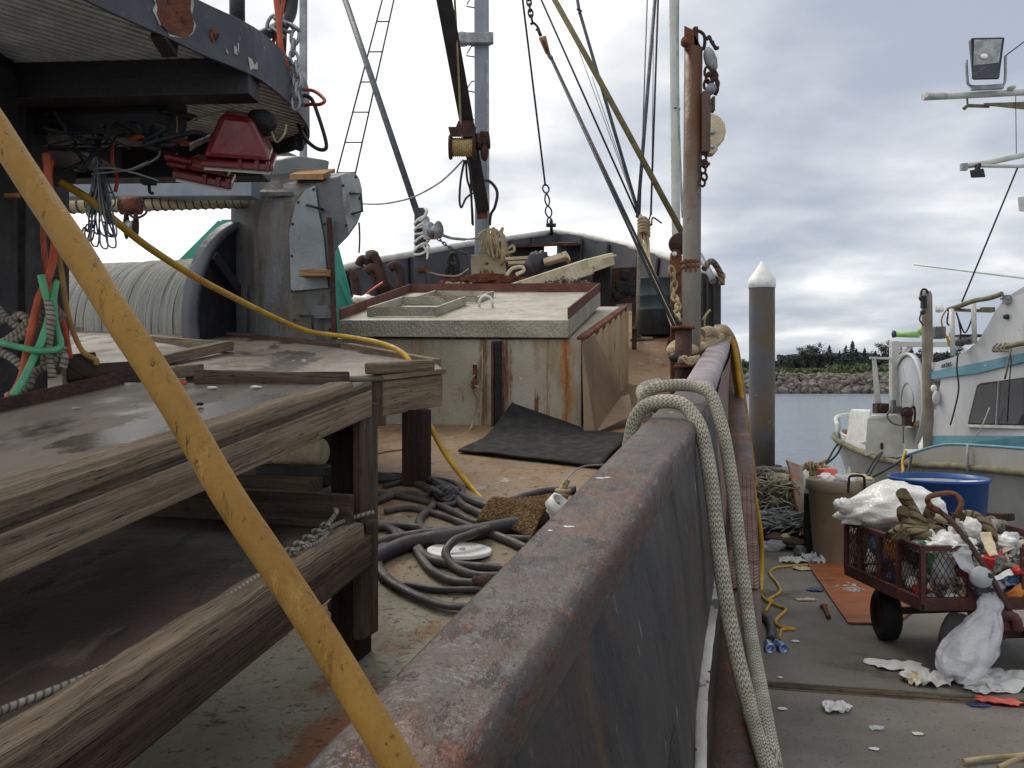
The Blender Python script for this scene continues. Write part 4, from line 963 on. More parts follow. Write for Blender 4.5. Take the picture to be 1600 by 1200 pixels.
# chain wound round the rail
def chain(name, pts, r, lw, label, m='galv', parent=None):
    pts = spl(pts, 12); b = MB(); L = 0; nxt = 0; flip = 0
    for a, c in zip(pts, pts[1:]):
        seg = (c-a).length; 
        while nxt <= L + seg:
            p = a.lerp(c, (nxt-L)/max(seg, 1e-6)); d_ = (c-a).normalized(); s_ = d_.cross(Vector((0, 1, .1))).normalized()
            if flip % 2: s_ = d_.cross(s_).normalized()
            hl, hw = lw*1.15, lw*.55
            ring = [p + d_*math.cos(t_)*hl + s_*math.sin(t_)*hw for t_ in [q*2*math.pi/12 for q in range(12)]]
            b.tube(ring, r, 6, closed=True); nxt += lw*1.55; flip += 1
        L += seg
    o = b.build(name, m, parent); return tag(o, label, 'chain') if parent is None else o
chain('anchor_chain', [P(462, 160, 3.4), P(464, 110, 3.4), P(458, 80, 3.4), P(462, 45, 3.4), P(448, 42, 3.42), P(432, 30, 3.36), P(424, 40, 3.36), P(436, 52, 3.36)], .0072, .028, 'galvanised chain wound on the platform railing')
line('orange_hose', [P(428, -30, 3.36), P(434, 20, 3.34), P(437, 50, 3.33), P(439, 75, 3.33), P(447, 103, 3.36), P(455, 120, 3.45)], .0115, 'hose_orange', 'orange hose hanging over the platform rail beside the chain', 'hose')
line('red_hose', [P(447, -30, 3.4), P(440, 20, 3.4), P(430, 55, 3.4), P(424, 78, 3.45)], .008, 'hose_orange', 'thin orange hose crossing behind the chain on the railing', 'hose')
line('wire_loop', [P(466, 140, 3.6), P(490, 142, 3.6), P(507, 156, 3.55), P(500, 163, 3.55), P(485, 163, 3.6), P(465, 168, 3.65)], .0075, 'hose_orange', 'small orange and black wire loop sticking out past the platform tip', 'cable')
line('cable_loop', [P(466, 149, 3.6), P(485, 153, 3.6), P(497, 180, 3.55), P(509, 220, 3.55), P(508, 233, 3.55), P(495, 232, 3.55), P(478, 218, 3.6), P(466, 195, 3.7)], .0085, 'wire_dk', 'large dark cable loop hanging past the platform tip', 'cable')
line('cable_loop', [P(460, 222, 3.7), P(463, 231, 3.7), P(471, 233, 3.7), P(473, 222, 3.7), P(470, 210, 3.7)], .008, 'wire_dk', 'short black cable bend below the platform tip', 'cable')

# red light housings under the platform
def red_light(name, quad_top, quad_bot, d0, d1, flh, label):
    t_ = thing(name, label, 'lamp', P(sum(q[0] for q in quad_bot)/4, max(q[1] for q in quad_bot) + flh, (d0+d1)/2))
    ds = [d0, d0 + .02, d1, d1]
    T = [P(x, y, d) for (x, y), d in zip(quad_top, ds)]; Bt = [P(x, y, d) for (x, y), d in zip(quad_bot, ds)]
    b = MB(); b.hexa(Bt + T); b.build('housing', 'red', t_, bevel=.02)
    c = sum(Bt, Vector())/4; F1 = [c + (q-c)*1.06 + Vector((0, 0, -.006)) for q in Bt]; F0 = [q + Vector((0, 0, -flh/FPX*d0)) for q in F1]
    b = MB(); b.hexa(F0 + F1); b.build('flange', 'red', t_, bevel=.008)
    b = MB(); I1 = [c + (q-c)*.9 + Vector((0, 0, -flh/FPX*d0 - .012)) for q in F1]; b.hexa(I1 + [q + Vector((0, 0, .018)) for q in I1]); b.build('lens', 'offwhite', t_)
    for k in range(3):
        p = F0[0].lerp(F0[1], (.55, .78, .93)[k]); b = MB(); b.beam(p + Vector((0, -.005, .004)), p + Vector((0, -.005, .036)), .013, .008, Vector((0, 1, 0))); b.build('clip', 'red', t_)
    return t_
rl = red_light('floodlight', [(345, 178), (392, 184), (400, 176), (352, 170)], [(316, 246), (424, 254), (430, 236), (328, 232)], 3.15, 3.42, 12, 'big red plastic light housing hanging under the platform tip')
red_light('floodlight', [(300, 246), (352, 258), (360, 250), (310, 240)], [(272, 262), (360, 280), (366, 268), (284, 254)], 3.2, 3.45, 14, 'smaller red plastic light housing hanging tilted below the first one')
b = MB(); b.tube(spl([P(258, 244, 3.2), P(275, 248, 3.2), P(300, 254, 3.2)], 4), .012, 8); b.tube(spl([P(262, 255, 3.2), P(292, 262, 3.2)], 3), .01, 8); tag(b.build('lamp_bracket', 'red'), 'red bracket arm reaching left from the smaller light housing', 'bracket')
b = MB(); b.blob(P(408, 192, 3.3), (.06, .06, .05), .2, 2, 14, 3); tag(b.build('junction_box', 'rubber'), 'black rubber junction box beside the big red light', 'box')
b = MB()
b.grid(lambda u, v: P(296 + 34*u, 224 - 14*u + 12*v*(1-.4*u), 3.15 + .06*v) + Vector((0, 0, .01*nz((u*4, v*4, 2), 1))), 8, 6); tag(b.build('plastic_scrap', 'bagclear', solid=.002), 'torn scrap of white film caught on the big red light', 'scrap')
line('red_cable', [P(155, 205, 3.3), P(178, 200, 3.3), P(205, 214, 3.3), P(225, 212, 3.3), P(240, 220, 3.3), P(275, 223, 3.3), P(305, 225, 3.25)], .010, 'hose_orange', 'dark red cable slung under the platform toward the lights', 'cable')
line('orange_cable', [P(175, 222, 3.35), P(176, 255, 3.35), P(183, 280, 3.35), P(180, 300, 3.35)], .0075, 'hose_orange', 'thin orange cable hanging above the wire hooks', 'cable')
line('hanging_string', [P(420, 188, 3.3), P(424, 205, 3.3), P(432, 222, 3.3), P(444, 210, 3.3), P(447, 195, 3.35)], .0045, 'rope_tan', 'thin white cord looped under the platform tip', 'cord')
line('hanging_string', [P(366, 170, 3.3), P(330, 178, 3.3), P(298, 190, 3.3), P(292, 215, 3.25)], .004, 'rope_tan', 'thin white cord strung from the grating to the red light', 'cord')
line('hanging_string', [P(276, 178, 3.3), P(277, 196, 3.3), P(276, 212, 3.3)], .0035, 'rope_tan', 'short white cord end hanging from the grating edge', 'cord')
line('hanging_string', [P(248, 230, 3.3), P(246, 246, 3.3), P(205, 266, 3.3), P(175, 262, 3.3)], .0045, 'wire_pale', 'pale bent wire hanging above the lashed pipe', 'wire')
# bundle of wire hooks
hk = thing('wire_hooks', 'bundle of bent steel wire hooks hanging from the platform', 'hooks', P(168, 405, 3.35))
for k in range(15):
    b = MB(); t0 = P(150 + 12*random.random(), 245 + 10*random.random(), 3.3 + .06*random.random()); L = .16 + .20*random.random()
    ang = (k-7)*.035 + random.uniform(-.05, .05); s_ = .012 + .006*random.random(); a = Vector((math.sin(ang), random.uniform(-.15, .15), -math.cos(ang))).normalized(); c = a.cross(Vector((0, 1, 0))).normalized()
    b.tube(spl([t0, t0 + a*L*.5 + c*s_*.5, t0 + a*(L-.02) + c*s_, t0 + a*L, t0 + a*(L-.02) - c*s_, t0 + a*(L-.06) - c*s_*.8, t0 + a*(L-.05) + c*s_*.6, t0 + a*L*.6 - c*s_*.3, t0 + a*.02 - c*.003], 5), .0032, 6)
    b.build('hook', 'wire' if k % 2 else 'galv', hk)
b = MB(); b.tube(spl([P(150, 80, 3.2), P(154, 110, 3.25), P(160, 150, 3.3), P(153, 190, 3.3), P(155, 245, 3.3)], 5), .006, 6); b.tube(spl([P(158, 105, 3.25), P(165, 150, 3.3), P(183, 195, 3.3), P(180, 215, 3.3), P(160, 245, 3.3)], 5), .004, 6)
b.build('hanging_wire', 'wire_dk', hk)
for i, pts in enumerate(([(140, 265), (170, 262), (210, 270), (247, 282)], [(143, 272), (180, 268), (206, 264), (232, 252)])):
    line('wire_rod', [P(x, y, 3.28) for x, y in pts], .004, 'galv', ['straight steel rod lying across the top of the wire hooks', 'bent steel rod behind the wire hooks pointing up right'][i], 'wire', 6, 3)
b = MB(); b.beam(P(222, 284, 3.3), P(242, 284, 3.3), .04, .02); b.tube(spl([P(233, 284, 3.3), P(234, 300, 3.3), P(240, 302, 3.3)], 3), .006, 6); tag(b.build('plug', 'rubber'), 'black plug hanging on a wire end below the platform', 'plug')

# ropes and hoses hanging at the left by the columns
line('orange_hose', [P(72, 240, 3.0), P(78, 300, 3.0), P(86, 360, 3.0), P(80, 420, 2.95), P(60, 470, 2.9), P(44, 540, 2.85), P(30, 600, 2.8), P(-10, 650, 2.7)], .0135, 'hose_orange', 'thick orange hose hanging from the platform past the black column', 'hose', 10)
line('red_hose', [P(80, 250, 3.1), P(70, 330, 3.1), P(68, 380, 3.1), P(80, 460, 3.1), P(98, 500, 3.1), P(110, 560, 3.1)], .010, 'hose_orange', 'thinner reddish hose hanging behind the thick orange one', 'hose', 8)
line('green_hose', [P(64, 430, 2.9), P(70, 455, 2.9), P(77, 490, 2.9), P(66, 530, 2.85), P(52, 560, 2.8), P(38, 590, 2.75), P(20, 620, 2.7)], .0125, 'hose_green', 'green hose curving down to the left in front of the column', 'hose', 10)
line('green_hose', [P(-20, 530, 2.8), P(20, 540, 2.8), P(60, 548, 2.8), P(88, 546, 2.85), P(95, 535, 2.9), P(88, 510, 2.9), P(84, 470, 2.9), P(88, 440, 2.95)], .011, 'hose_green', 'green hose running level to the left then looping up', 'hose', 10)
line('tan_hose', [P(90, 390, 3.0), P(97, 430, 3.0), P(104, 480, 3.0), P(115, 520, 3.0), P(130, 550, 3.0), P(150, 562, 3.0), P(150, 570, 3.0)], .0095, 'hose_tan', 'tan hose curving down onto the back table', 'hose', 8)
line('orange_cable', [P(0, 306, 3.0), P(30, 305, 3.0)], .009, 'hose_tan', 'short tan hose end crossing the left frame edge', 'hose')
line('yellow_hose', [P(95, 285, 3.3), P(140, 312, 3.3), P(180, 345, 3.4), P(230, 385, 3.6), P(300, 430, 3.9), P(360, 462, 4.3), P(420, 492, 4.9), P(480, 517, 5.35), P(540, 526, 5.4), P(590, 535, 5.2), P(625, 549, 5.0), P(642, 570, 4.9), P(655, 620, 4.8), P(672, 665, 4.75), P(700, 715, 4.65), P(735, 760, 4.5), P(775, 805, 4.1)], .0155, 'hose_yellow', 'long yellow hose sagging from the platform, over the table and down to the deck', 'hose', 10, 8)
knots = [[(-5, 480), (15, 500), (30, 492), (42, 500), (32, 512), (12, 500), (-5, 505)], [(-5, 535), (30, 528), (55, 505), (68, 490), (66, 484), (52, 500), (20, 525), (-10, 545)], [(78, 570), (60, 578), (48, 590), (40, 600)], [(100, 540), (88, 560), (76, 575), (70, 560), (84, 548), (100, 556), (98, 575)], [(75, 470), (80, 500), (76, 540), (82, 590)], [(-5, 548), (20, 560), (40, 580), (48, 600), (30, 612), (10, 620)]]
lk = ['grey knotted rope tied round the left black column', 'grey rope slung upward from the knot toward the hoses', 'grey rope end on the table below the hoses', 'tangled grey rope knot beside the tan hose', 'grey rope hanging straight behind the green hose', 'grey rope loop lowest at the left edge']
for i, k in enumerate(knots): line('hanging_rope', [P(x, y, 2.95 - .02*i) for x, y in k], .0135, 'rope', lk[i], 'rope', 10)
b = MB(); b.beam(P(78, 505, 2.9), P(100, 488, 2.92), .03, .035); tag(b.build('wooden_toggle', 'wood', bevel=.004), 'small wooden toggle among the hoses at the left', 'toggle')

# ================================================================== ON DECK
def hose(pts, r, m, label, n=9, lift=None, sq=1.0):
    cp_ = [D(x, y, r + dz) for x, y, dz in [(q + (0,))[:3] for q in pts]]
    pp_ = [p + Vector((.010*nz(p, 5), .010*nz(p + Vector((9, 0, 0)), 5), .004*nz(p, 9))) for p in spl(cp_, 8)]
    pp_ = [Vector((p.x, p.y, max(p.z, deckz(p.x, p.y) + r*.9))) for p in pp_]
    b = MB(); b.tube(pp_, [r*(1 + .09*nz(p, 14)) for p in pp_], n, sq=sq); return tag(b.build('deck_hose', m), label, 'hose')
hose([(525, 948), (560, 900), (575, 876), (640, 848), (700, 838), (770, 826), (830, 815), (850, 808)], .034, 'hose_dark', 'thick dark hose running under the burlap across the deck')
hose([(585, 850), (640, 838), (700, 832), (760, 828), (820, 818)], .027, 'hose_dark', 'second dark hose lying against the thick one')
hose([(800, 946), (735, 948), (690, 944), (640, 925), (602, 900), (588, 880), (592, 860), (620, 835), (600, 822), (560, 815)], .022, 'hose_grey', 'grey flat hose making the widest loop on the deck', sq=.6)
hose([(580, 818), (620, 830), (642, 842), (652, 860), (672, 888), (705, 905), (750, 911), (810, 908), (900, 905)], .019, 'hose_grey', 'grey hose passing below the white lid', sq=.8)
hose([(585, 826), (630, 822), (690, 830), (740, 826), (790, 842), (830, 858), (900, 865)], .019, 'hose_grey', 'grey hose snaking above the white lid toward the bulwark')
hose([(640, 838), (655, 858), (670, 872), (700, 880), (740, 885), (800, 890), (860, 895)], .019, 'hose_grey', 'grey hose lying just inside the lower loop')
hose([(900, 902), (790, 902), (740, 898), (710, 885), (698, 864, .03), (712, 846, .05), (735, 836, .05), (760, 826, .03), (790, 818), (840, 800)], .018, 'hose_grey', 'grey hose curling over the edge of the white lid')
hose([(480, 786), (500, 772), (560, 752), (620, 748), (660, 745), (690, 760), (760, 790, .02), (800, 782, .02), (850, 768), (900, 766)], .021, 'hose_dark', 'dark hose running past the far table leg to the burlap')
hose([(440, 800), (450, 770), (480, 752), (520, 745), (580, 742), (640, 752), (690, 772)], .019, 'hose_grey', 'grey hose looping in the shadow behind the near leg')
hose([(410, 735), (440, 750), (460, 780), (462, 800)], .020, 'hose_grey', 'grey hose end curving down under the table')
hose([(585, 785), (620, 772), (665, 776), (676, 790), (656, 810), (655, 822), (668, 832), (700, 835)], .019, 'hose_grey', 'grey hose bending back on itself behind the leg')
hose([(590, 742), (640, 746), (700, 760), (720, 785), (745, 800), (790, 818), (830, 820)], .019, 'hose_grey', 'grey hose crossing behind the far leg')
hose([(585, 770), (650, 780), (700, 795), (740, 815), (780, 822)], .016, 'hose_grey', 'slim grey hose between the loops')
b = MB(); c = D(695, 772, .03); 
for k in range(5): b.tube(spl([c + Vector((math.cos(a)*.07, math.sin(a)*.04 + (k-2)*.02, .03*math.sin(a*2 + k))) for a in [q*math.pi/4 + k for q in range(7)]], 3), .014, 7)
tag(b.build('hose_knot', 'hose_dark'), 'dark lashing where the hoses meet beside the far leg', 'lashing')
b = MB(); c = D(718, 863, .006); b.lathe(c, (0.02, -.03, 1), [(.135, 0), (.135, .012), (.125, .016), (.10, .012), (0, .012)], 40); b.lathe(c + Vector((.01, 0, .012)), (0, 0, 1), [(.013, 0), (.013, .008), (0, .01)], 12); tag(b.build('bucket_lid', 'white'), 'white round bucket lid lying among the grey hoses', 'lid')
b = MB()
q4 = [D(745, 818, .02), D(830, 838, .02), D(872, 800, .01), D(872, 772, .10), D(790, 780, .10)]
def burl(u, v):
    a = q4[0].lerp(q4[1], u); c = q4[4].lerp(q4[3], u); p = a.lerp(c, v)
    arch = .05*math.sin(math.pi*min(1, v*1.1)) ; return p + Vector((0, 0, max(0, arch*(1-.5*u)) + .022*nz(p, 7)))
b.grid(burl, 26, 20); tag(b.build('burlap_sack', 'burlap', solid=.012), 'brown burlap sacking draped over the hoses beside the bulwark', 'sack')
b = MB(); c = D(868, 798, .1); b.lathe(c, (.5, -.3, .6), [(.052, 0), (.058, .0), (.058, .05), (.046, .05), (.046, .0)], 20); tag(b.build('pipe_ring', 'white'), 'white plastic ring standing behind the bulwark cap by the burlap', 'ring')
b = MB(); c = D(876, 775, .14); b.tube([c + Vector((-.03, 0, -.05)), c + Vector((.03, .02, .07))], .016, 12)
for k in range(4): b.tube([c + Vector((math.cos(a)*.03 + (k-1.5)*.008, math.sin(a)*.03, (k-1.5)*.016)) for a in [q*2*math.pi/10 for q in range(10)]], .009, 7, closed=True)
tag(b.build('pipe_fitting', 'rope_tan'), 'small white pipe wrapped with tan line above the burlap', 'fitting')
line('thin_wire', [D(880, 755, .2), D(895, 738, .16), D(915, 728, .12), D(950, 726, .08)], .004, 'galv', 'thin bright wire rising from the pipe fitting', 'wire')
# squat motor and boxes in the shade under the tables
mt = thing('pump_motor', 'pale cylindrical pump motor in the shade under the tables', 'motor', D(470, 745))
b = MB(); c = D(478, 706, .16); b.lathe(c, (1, -.25, 0), [(0, -.18), (.07, -.18), (.075, -.17), (.075, .1), (.06, .115), (0, .115)], 24); b.build('barrel', 'beige', mt)
b = MB(); b.box(D(470, 740, .05), (.2, -.05, 0), (.03, .12, 0), (0, 0, .05)); b.build('base', 'black', mt, bevel=.006)
b = MB(); b.box(D(420, 700, .10), (.15, -.04, 0), (.03, .12, 0), (0, 0, .10)); tag(b.build('crate', 'greypaint', bevel=.01), 'dark grey box beside the pump motor under the tables', 'box')
b = MB(); b.box(D(415, 760, .05), (.28, -.07, 0), (.02, .08, 0), (0, 0, .05)); tag(b.build('timber_offcut', 'wood_dk', bevel=.006), 'dark timber offcut lying in front of the pump motor', 'timber')

# ================================================================== MOORING LINES
hawser = thing('mooring_hawser', 'thick white braided mooring hawser doubled over the bulwark cap', 'rope', P(1190, 1190, 2.4))
w1 = [P(975, 735, 3.02), P(984, 690, 3.02), P(992, 655, 3.02), P(1010, 634, 3.0), P(1040, 627, 2.96), P(1068, 633, 2.92), P(1090, 660, 2.86), P(1102, 700, 2.82), P(1113, 770, 2.76), P(1126, 880, 2.68), P(1142, 980, 2.60), P(1162, 1070, 2.52), P(1185, 1150, 2.44), P(1204, 1215, 2.38), P(1225, 1330, 2.34)]
w2 = [P(1035, 700, 3.5), P(1012, 655, 3.45), P(1006, 625, 3.42), P(1020, 607, 3.4), P(1050, 602, 3.4), P(1084, 603, 3.38), P(1108, 613, 3.32), P(1121, 642, 3.28), P(1132, 684, 3.22), P(1143, 750, 3.16), P(1151, 815, 3.1), P(1160, 895, 3.0), P(1172, 990, 2.9), P(1186, 1070, 2.8), P(1198, 1140, 2.7), P(1214, 1230, 2.6), P(1235, 1350, 2.5)]
w3 = [P(1060, 668, 3.55), P(1030, 640, 3.5), P(1018, 632, 3.46), P(1006, 622, 3.5), P(1003, 610, 3.55), P(1014, 603, 3.58), P(1030, 600, 3.6)]
def clear_ledge(pts, r_):
    o = Vector((0, 0, EYE)); out_ = []
    for p in pts:
        q = p.copy(); 
        for _ in range(200):
            if q.z > ledz(q.y) + r_ or q.x > ledx(q.y) + r_: break
            q = o + (q - o)*.995
        out_.append(q)
    for _ in range(3): out_ = [out_[0]] + [(out_[k-1] + out_[k]*2 + out_[k+1])/4 for k in range(1, len(out_)-1)] + [out_[-1]]
    return out_
for i, w_ in enumerate((w1, w2)):
    b = MB(); b.tube(clear_ledge(spl(w_, 10), .03), .0245, 16); b.build('strand', 'braid', hawser)
b = MB(); b.tube(spl(w3, 8), .0245, 14); b.build('strand', 'braid', hawser)
old = thing('bow_line', 'dirty tan mooring line wrapped round the rusty post and over the rail', 'rope', P(1078, 575, 6.0))
b = MB(); cpost = P(1080, 560, 6.0)
b.tube(spl([P(1125, 528, 6.75), P(1104, 540, 6.4), P(1078, 548, 5.9), P(1058, 550, 5.85), P(1050, 547, 6.0), P(1062, 538, 6.2), P(1090, 532, 6.3), P(1104, 530, 6.5), P(1118, 520, 6.75), P(1130, 516, 6.9), P(1137, 524, 7.0), P(1128, 540, 6.9), P(1120, 535, 6.8)], 8), .043, 12)
b.tube(spl([P(1094, 522, 6.3), P(1108, 518, 6.5), P(1116, 526, 6.6), P(1102, 532, 6.5), P(1092, 530, 6.3)], 8), .042, 12)
b.build('wrap', 'oldline', old)
b = MB(); b.tube(spl([P(1126, 524, 6.9), P(1136, 522, 7.05), P(1146, 545, 7.15), P(1153, 590, 7.2), P(1160, 640, 7.25), P(1168, 700, 7.3), P(1176, 760, 7.35)], 8), .045, 12); b.build('hanging_part', 'hose_tan', old)
line('extension_cable', [P(1143, 530, 7.05), P(1150, 560, 7.1), P(1158, 620, 7.15), P(1166, 690, 7.2), P(1177, 765, 7.25), P(1188, 830, 7.3), P(1190, 880, 7.3), G(1188, 925, .03)], .022, 'hose_yellow', 'yellow electric cord hanging from the rail down to the dock', 'cord', 8)
line('extension_cable', [G(1262, 883, .012), G(1240, 884, .012), G(1212, 887, .012), G(1203, 896, .012), G(1215, 912, .012), G(1219, 925, .012), G(1200, 938, .012), G(1214, 946, .012), G(1228, 953, .012), G(1213, 968, .012), G(1217, 978, .012), G(1241, 983, .012), G(1222, 984, .012), G(1218, 996, .02)], .012, 'hose_yellow', 'yellow extension cord zigzagging on the dock to two blue plugs', 'cord', 8)
line('extension_cable', [G(1186, 926, .012), G(1200, 940, .012), G(1206, 938, .012), G(1196, 955, .012)], .012, 'hose_yellow', 'short yellow cord end crossing the zigzag by the hull', 'cord', 8)
for i, x in enumerate((1207, 1220)):
    b = MB(); c = G(x, 1008, .03); b.lathe(c + Vector((-.02, .04, 0)), (.25 if i else -.1, -1, -.05), [(0, 0), (.026, 0), (.03, .02), (.03, .08), (.034, .082), (.034, .10), (.02, .10), (.02, .08), (0, .08)], 16); tag(b.build('plug', 'bluecan'), ['left of the two blue and silver plugs on the dock', 'right of the two blue and silver plugs on the dock'][i], 'plug')
line('grey_hose', [G(1185, 962, .03), G(1200, 968, .03), G(1206, 985, .03), G(1204, 1000, .03)], .03, 'hose_grey', 'short grey hose end on the dock beside the blue plugs', 'hose')
# chafe strip hanging on the outer bulwark, scratches, dark scupper plate
def onface(px, py, off=.006):
    lo, hi = .6, 6
    for _ in range(50):
        m2 = (lo+hi)/2; p = P(px, py, m2); tp = capsec(m2, .165, -.07); bt = Vector((ledx(m2) - .15, m2, ledz(m2)))
        k = max(0, min(1.5, (tp.z - p.z)/(tp.z - bt.z))); fx = tp.x + (bt.x-tp.x)*k
        if p.x > fx: lo = m2
        else: hi = m2
    return P(px, py, lo) + Vector((off, -off*.3, 0))
b = MB(); b.prism([onface(1036, 1215, -.02), onface(1040, 1160, -.02), onface(1047, 1128, -.02), onface(1053, 1160, -.02), onface(1057, 1215, -.02)], Vector((.030, -.012, 0))); b.build('scupper_dark', 'rubber', boat)  # solid black plate, its colour standing for the shade inside an open slot
strip = [onface(x_, y_, .012) for x_, y_ in ((1116, 895), (1111, 930), (1105, 965), (1098, 1010), (1092, 1055), (1087, 1100), (1085, 1150), (1084, 1210), (1083, 1290))]
b = MB(); sp_ = spl(strip, 8); b.grid(lambda u, v: sp_[round(v*(len(sp_)-1))] + Vector((.026*(u-.5) + .003*nz((v*20, u, 1)), -.012*math.sin(u*math.pi) - .01, 0)), 6, len(sp_)-1)
M['strap'] = mat('scuffed_white_strap', (196, 192, 186), (170, 166, 160), s=6, layers=(((46, 42, 40), 24, (1, 1, 2), .62, .03), ((90, 84, 80), 10, (1, 1, 1), .6, .05)))
tag(b.build('flat_strap', 'strap', solid=.006), 'scuffed white flat strap hanging along the outer bulwark beside the hawser', 'strap')
scr = [((951, 915), (953, 1010), (960, 1120), (965, 1240), .0032), ((955, 920), (958, 1030), (963, 1120), (967, 1200), .0022), ((1047, 808), (1056, 870), (1060, 880), (1061, 885), .005), ((1085, 700), (1084, 760), (1086, 800), (1086, 820), .004), ((1016, 1135), (1016, 1150), (1017, 1155), (1017, 1165), .004), ((1040, 770), (1044, 790), (1048, 810), (1050, 830), .003)]
b = MB()
for s_ in scr: b.tube(spl([onface(q[0], q[1], .002) for q in s_[:4]], 5), s_[4]*.8, 5)
b.build('paint_scratch', 'offwhite', boat)
# flecks and droppings on the cap
b = MB()
def oncap(px, py):
    lo, hi = .5, 6
    for _ in range(40):
        m2 = (lo+hi)/2
        if EYE + (600-py)/FPX*m2 > capz(m2): lo = m2
        else: hi = m2
    return P(px, py, lo)
for i, (x, y, s_) in enumerate(((890, 824, .014), (905, 823, .008), (860, 830, .006), (938, 748, .012), (950, 747, .010), (1050, 645, .012), (655, 1103, .018), (640, 1107, .010), (700, 1090, .008), (915, 826, .006))):
    b.blob(oncap(x, y) + Vector((0, 0, .001)), (s_, s_*.45, .0018), .5, 3, 10, i)
b.build('bird_dropping', 'paper', boat)

M['weave'] = mat('woven_fender', (140, 112, 98), (116, 90, 80), s=8, rough=.9, bump=.5, pattern=('braid', 28, 3), dist=.004, layers=(((96, 74, 66), 5, (1, 1, 1), .55, .1),))
b = MB(); b.grid(lambda u, v: Vector((ledx(3.35 + 1.55*v) - .135 + .13*u, 3.35 + 1.55*v, ledz(3.35 + 1.55*v) + .008 + .002*math.sin(u*3.14))), 6, 24, uvs_=(1, 1.55)); tag(b.build('fender_mat', 'weave', solid=.008), 'woven brown chafe mat laid on the guard rail outside the bulwark', 'mat')

rw = random.Random(21); b = MB()
for k in range(16):
    x0, y0 = rw.uniform(70, 250), rw.uniform(150, 230); pts = [P(x0 + q*rw.uniform(-16, 26), y0 + rw.uniform(-6, 34)*math.sin(q*1.1) + q*rw.uniform(0, 14), 3.3 + rw.uniform(-.15, .2)) for q in range(5)]
    b.tube(spl(pts, 5), rw.choice((.004, .006, .009)), 6)
tag(b.build('wire_tangle', 'wire_dk'), 'tangle of black wires and hoses hanging in the shade under the platform', 'wires')

for i, (x, y) in enumerate(((648, 843), (760, 912), (655, 745))):
    b = MB(); c = D(x, y, .024); b.lathe(c, (1, .25*(-1)**i, 0), [(.022, -.05), (.028, -.05), (.028, -.02), (.032, -.02), (.032, .02), (.027, .02), (.027, .05), (.022, .05)], 16); tag(b.build('hose_coupling', 'rust_dk'), ['dark hose coupling on the thick hoses left of the white lid', 'dark hose coupling on the lower hose loop', 'dark hose coupling behind the far table leg'][i], 'coupling')

hose([(395, 770), (430, 760), (470, 765), (500, 780), (505, 800)], .017, 'hose_dark', 'dark hose bend in the shade by the pump motor')
hose([(600, 760), (635, 752), (668, 748), (700, 752), (722, 768), (712, 786), (690, 790)], .014, 'hose_dark', 'slim dark hose curling round the far table leg')
hose([(600, 800), (640, 794), (690, 806), (735, 822), (775, 838), (830, 842)], .015, 'hose_grey', 'slim grey hose slanting above the bucket lid')
hose([(595, 905), (640, 915), (690, 922), (740, 922), (790, 918)], .013, 'hose_dark', 'thin dark hose inside the widest loop')
hose([(672, 690), (640, 700), (600, 706), (560, 716)], .006, 'rope_tan', 'thin pale cord lying on deck below the hatch wall')
# ================================================================== MASTS AND RIGGING
mast = thing('mast', 'pale grey steel mast with side rungs standing on a rusty cream pedestal', 'mast', on_deck(-.35, 11.5))
Dm = 11.5
b = MB(); b.hexa([P(742, 400, Dm), P(765, 400, Dm), P(765, 400, Dm+.2), P(742, 400, Dm+.2), P(739, -700, Dm), P(762, -700, Dm), P(762, -700, Dm+.2), P(739, -700, Dm+.2)]); b.build('pole', 'greysteel', mast, bevel=.02)
b = MB(); b.beam(P(763.5, 410, Dm-.02), P(762, 95, Dm-.02), .03, .05, Vector((0, 1, 0))); b.build('track', 'wire_pale', mast)
b = MB(); b.hexa([P(737, 432, Dm-.2), P(792, 432, Dm-.2), P(792, 432, Dm+.3), P(737, 432, Dm+.3), P(735, 398, Dm-.2), P(788, 398, Dm-.2), P(788, 398, Dm+.3), P(735, 398, Dm+.3)])
q = P(764, 432, Dm); b.box(Vector((q.x, q.y+.05, (q.z + deckz(q.x, q.y))/2 - .1)), (.2, 0, 0), (0, .2, 0), (0, 0, (q.z - deckz(q.x, q.y))/2 + .05)); M['pedestal'] = mat('rusty_cream_pedestal', (170, 158, 132), (150, 138, 116), s=3, layers=(((112, 70, 48), 4, (1, 1, .5), .54, .06), ((84, 56, 44), 9, (1, 1, 1), .61, .05))); b.build('pedestal', 'pedestal', mast, bevel=.012)
b = MB()
for z, r_ in ((432, .33), (437, .40), (442, .36)): b.lathe(P(764, z + 5, Dm + .05), (0, .05, 1), [(0, 0), (r_, 0), (r_, .03), (0, .03)], 20)
b.build('base_plate', 'rust', mast)
for y in (8, 85, 140, -60, 200):
    b = MB(); b.tube([P(741, y + 4, Dm), P(729 if y != 140 else 731, y + 2, Dm - .05), P(731, y - 4, Dm - .05), P(737, y - 13, Dm), P(741, y - 13, Dm)], .009, 6); b.build('rung', 'wire', mast)
b = MB(); b.box(P(741, 61, Dm-.05), (.22, 0, 0), (0, .06, 0), (0, 0, .07)); b.build('bracket', 'wire_pale', mast, bevel=.01)
b = MB(); b.lathe(P(722, 70, Dm-.05), (0, 0, 1), [(0, 0), (.075, 0), (.08, .03), (.08, .13), (.07, .15), (0, .15)], 18); b.build('lamp', 'wire_pale', mast)
b = MB(); b.box(P(764, 60, Dm), (.06, 0, 0), (0, .05, 0), (0, 0, .07)); b.build('bracket', 'wire_pale', mast, bevel=.008)
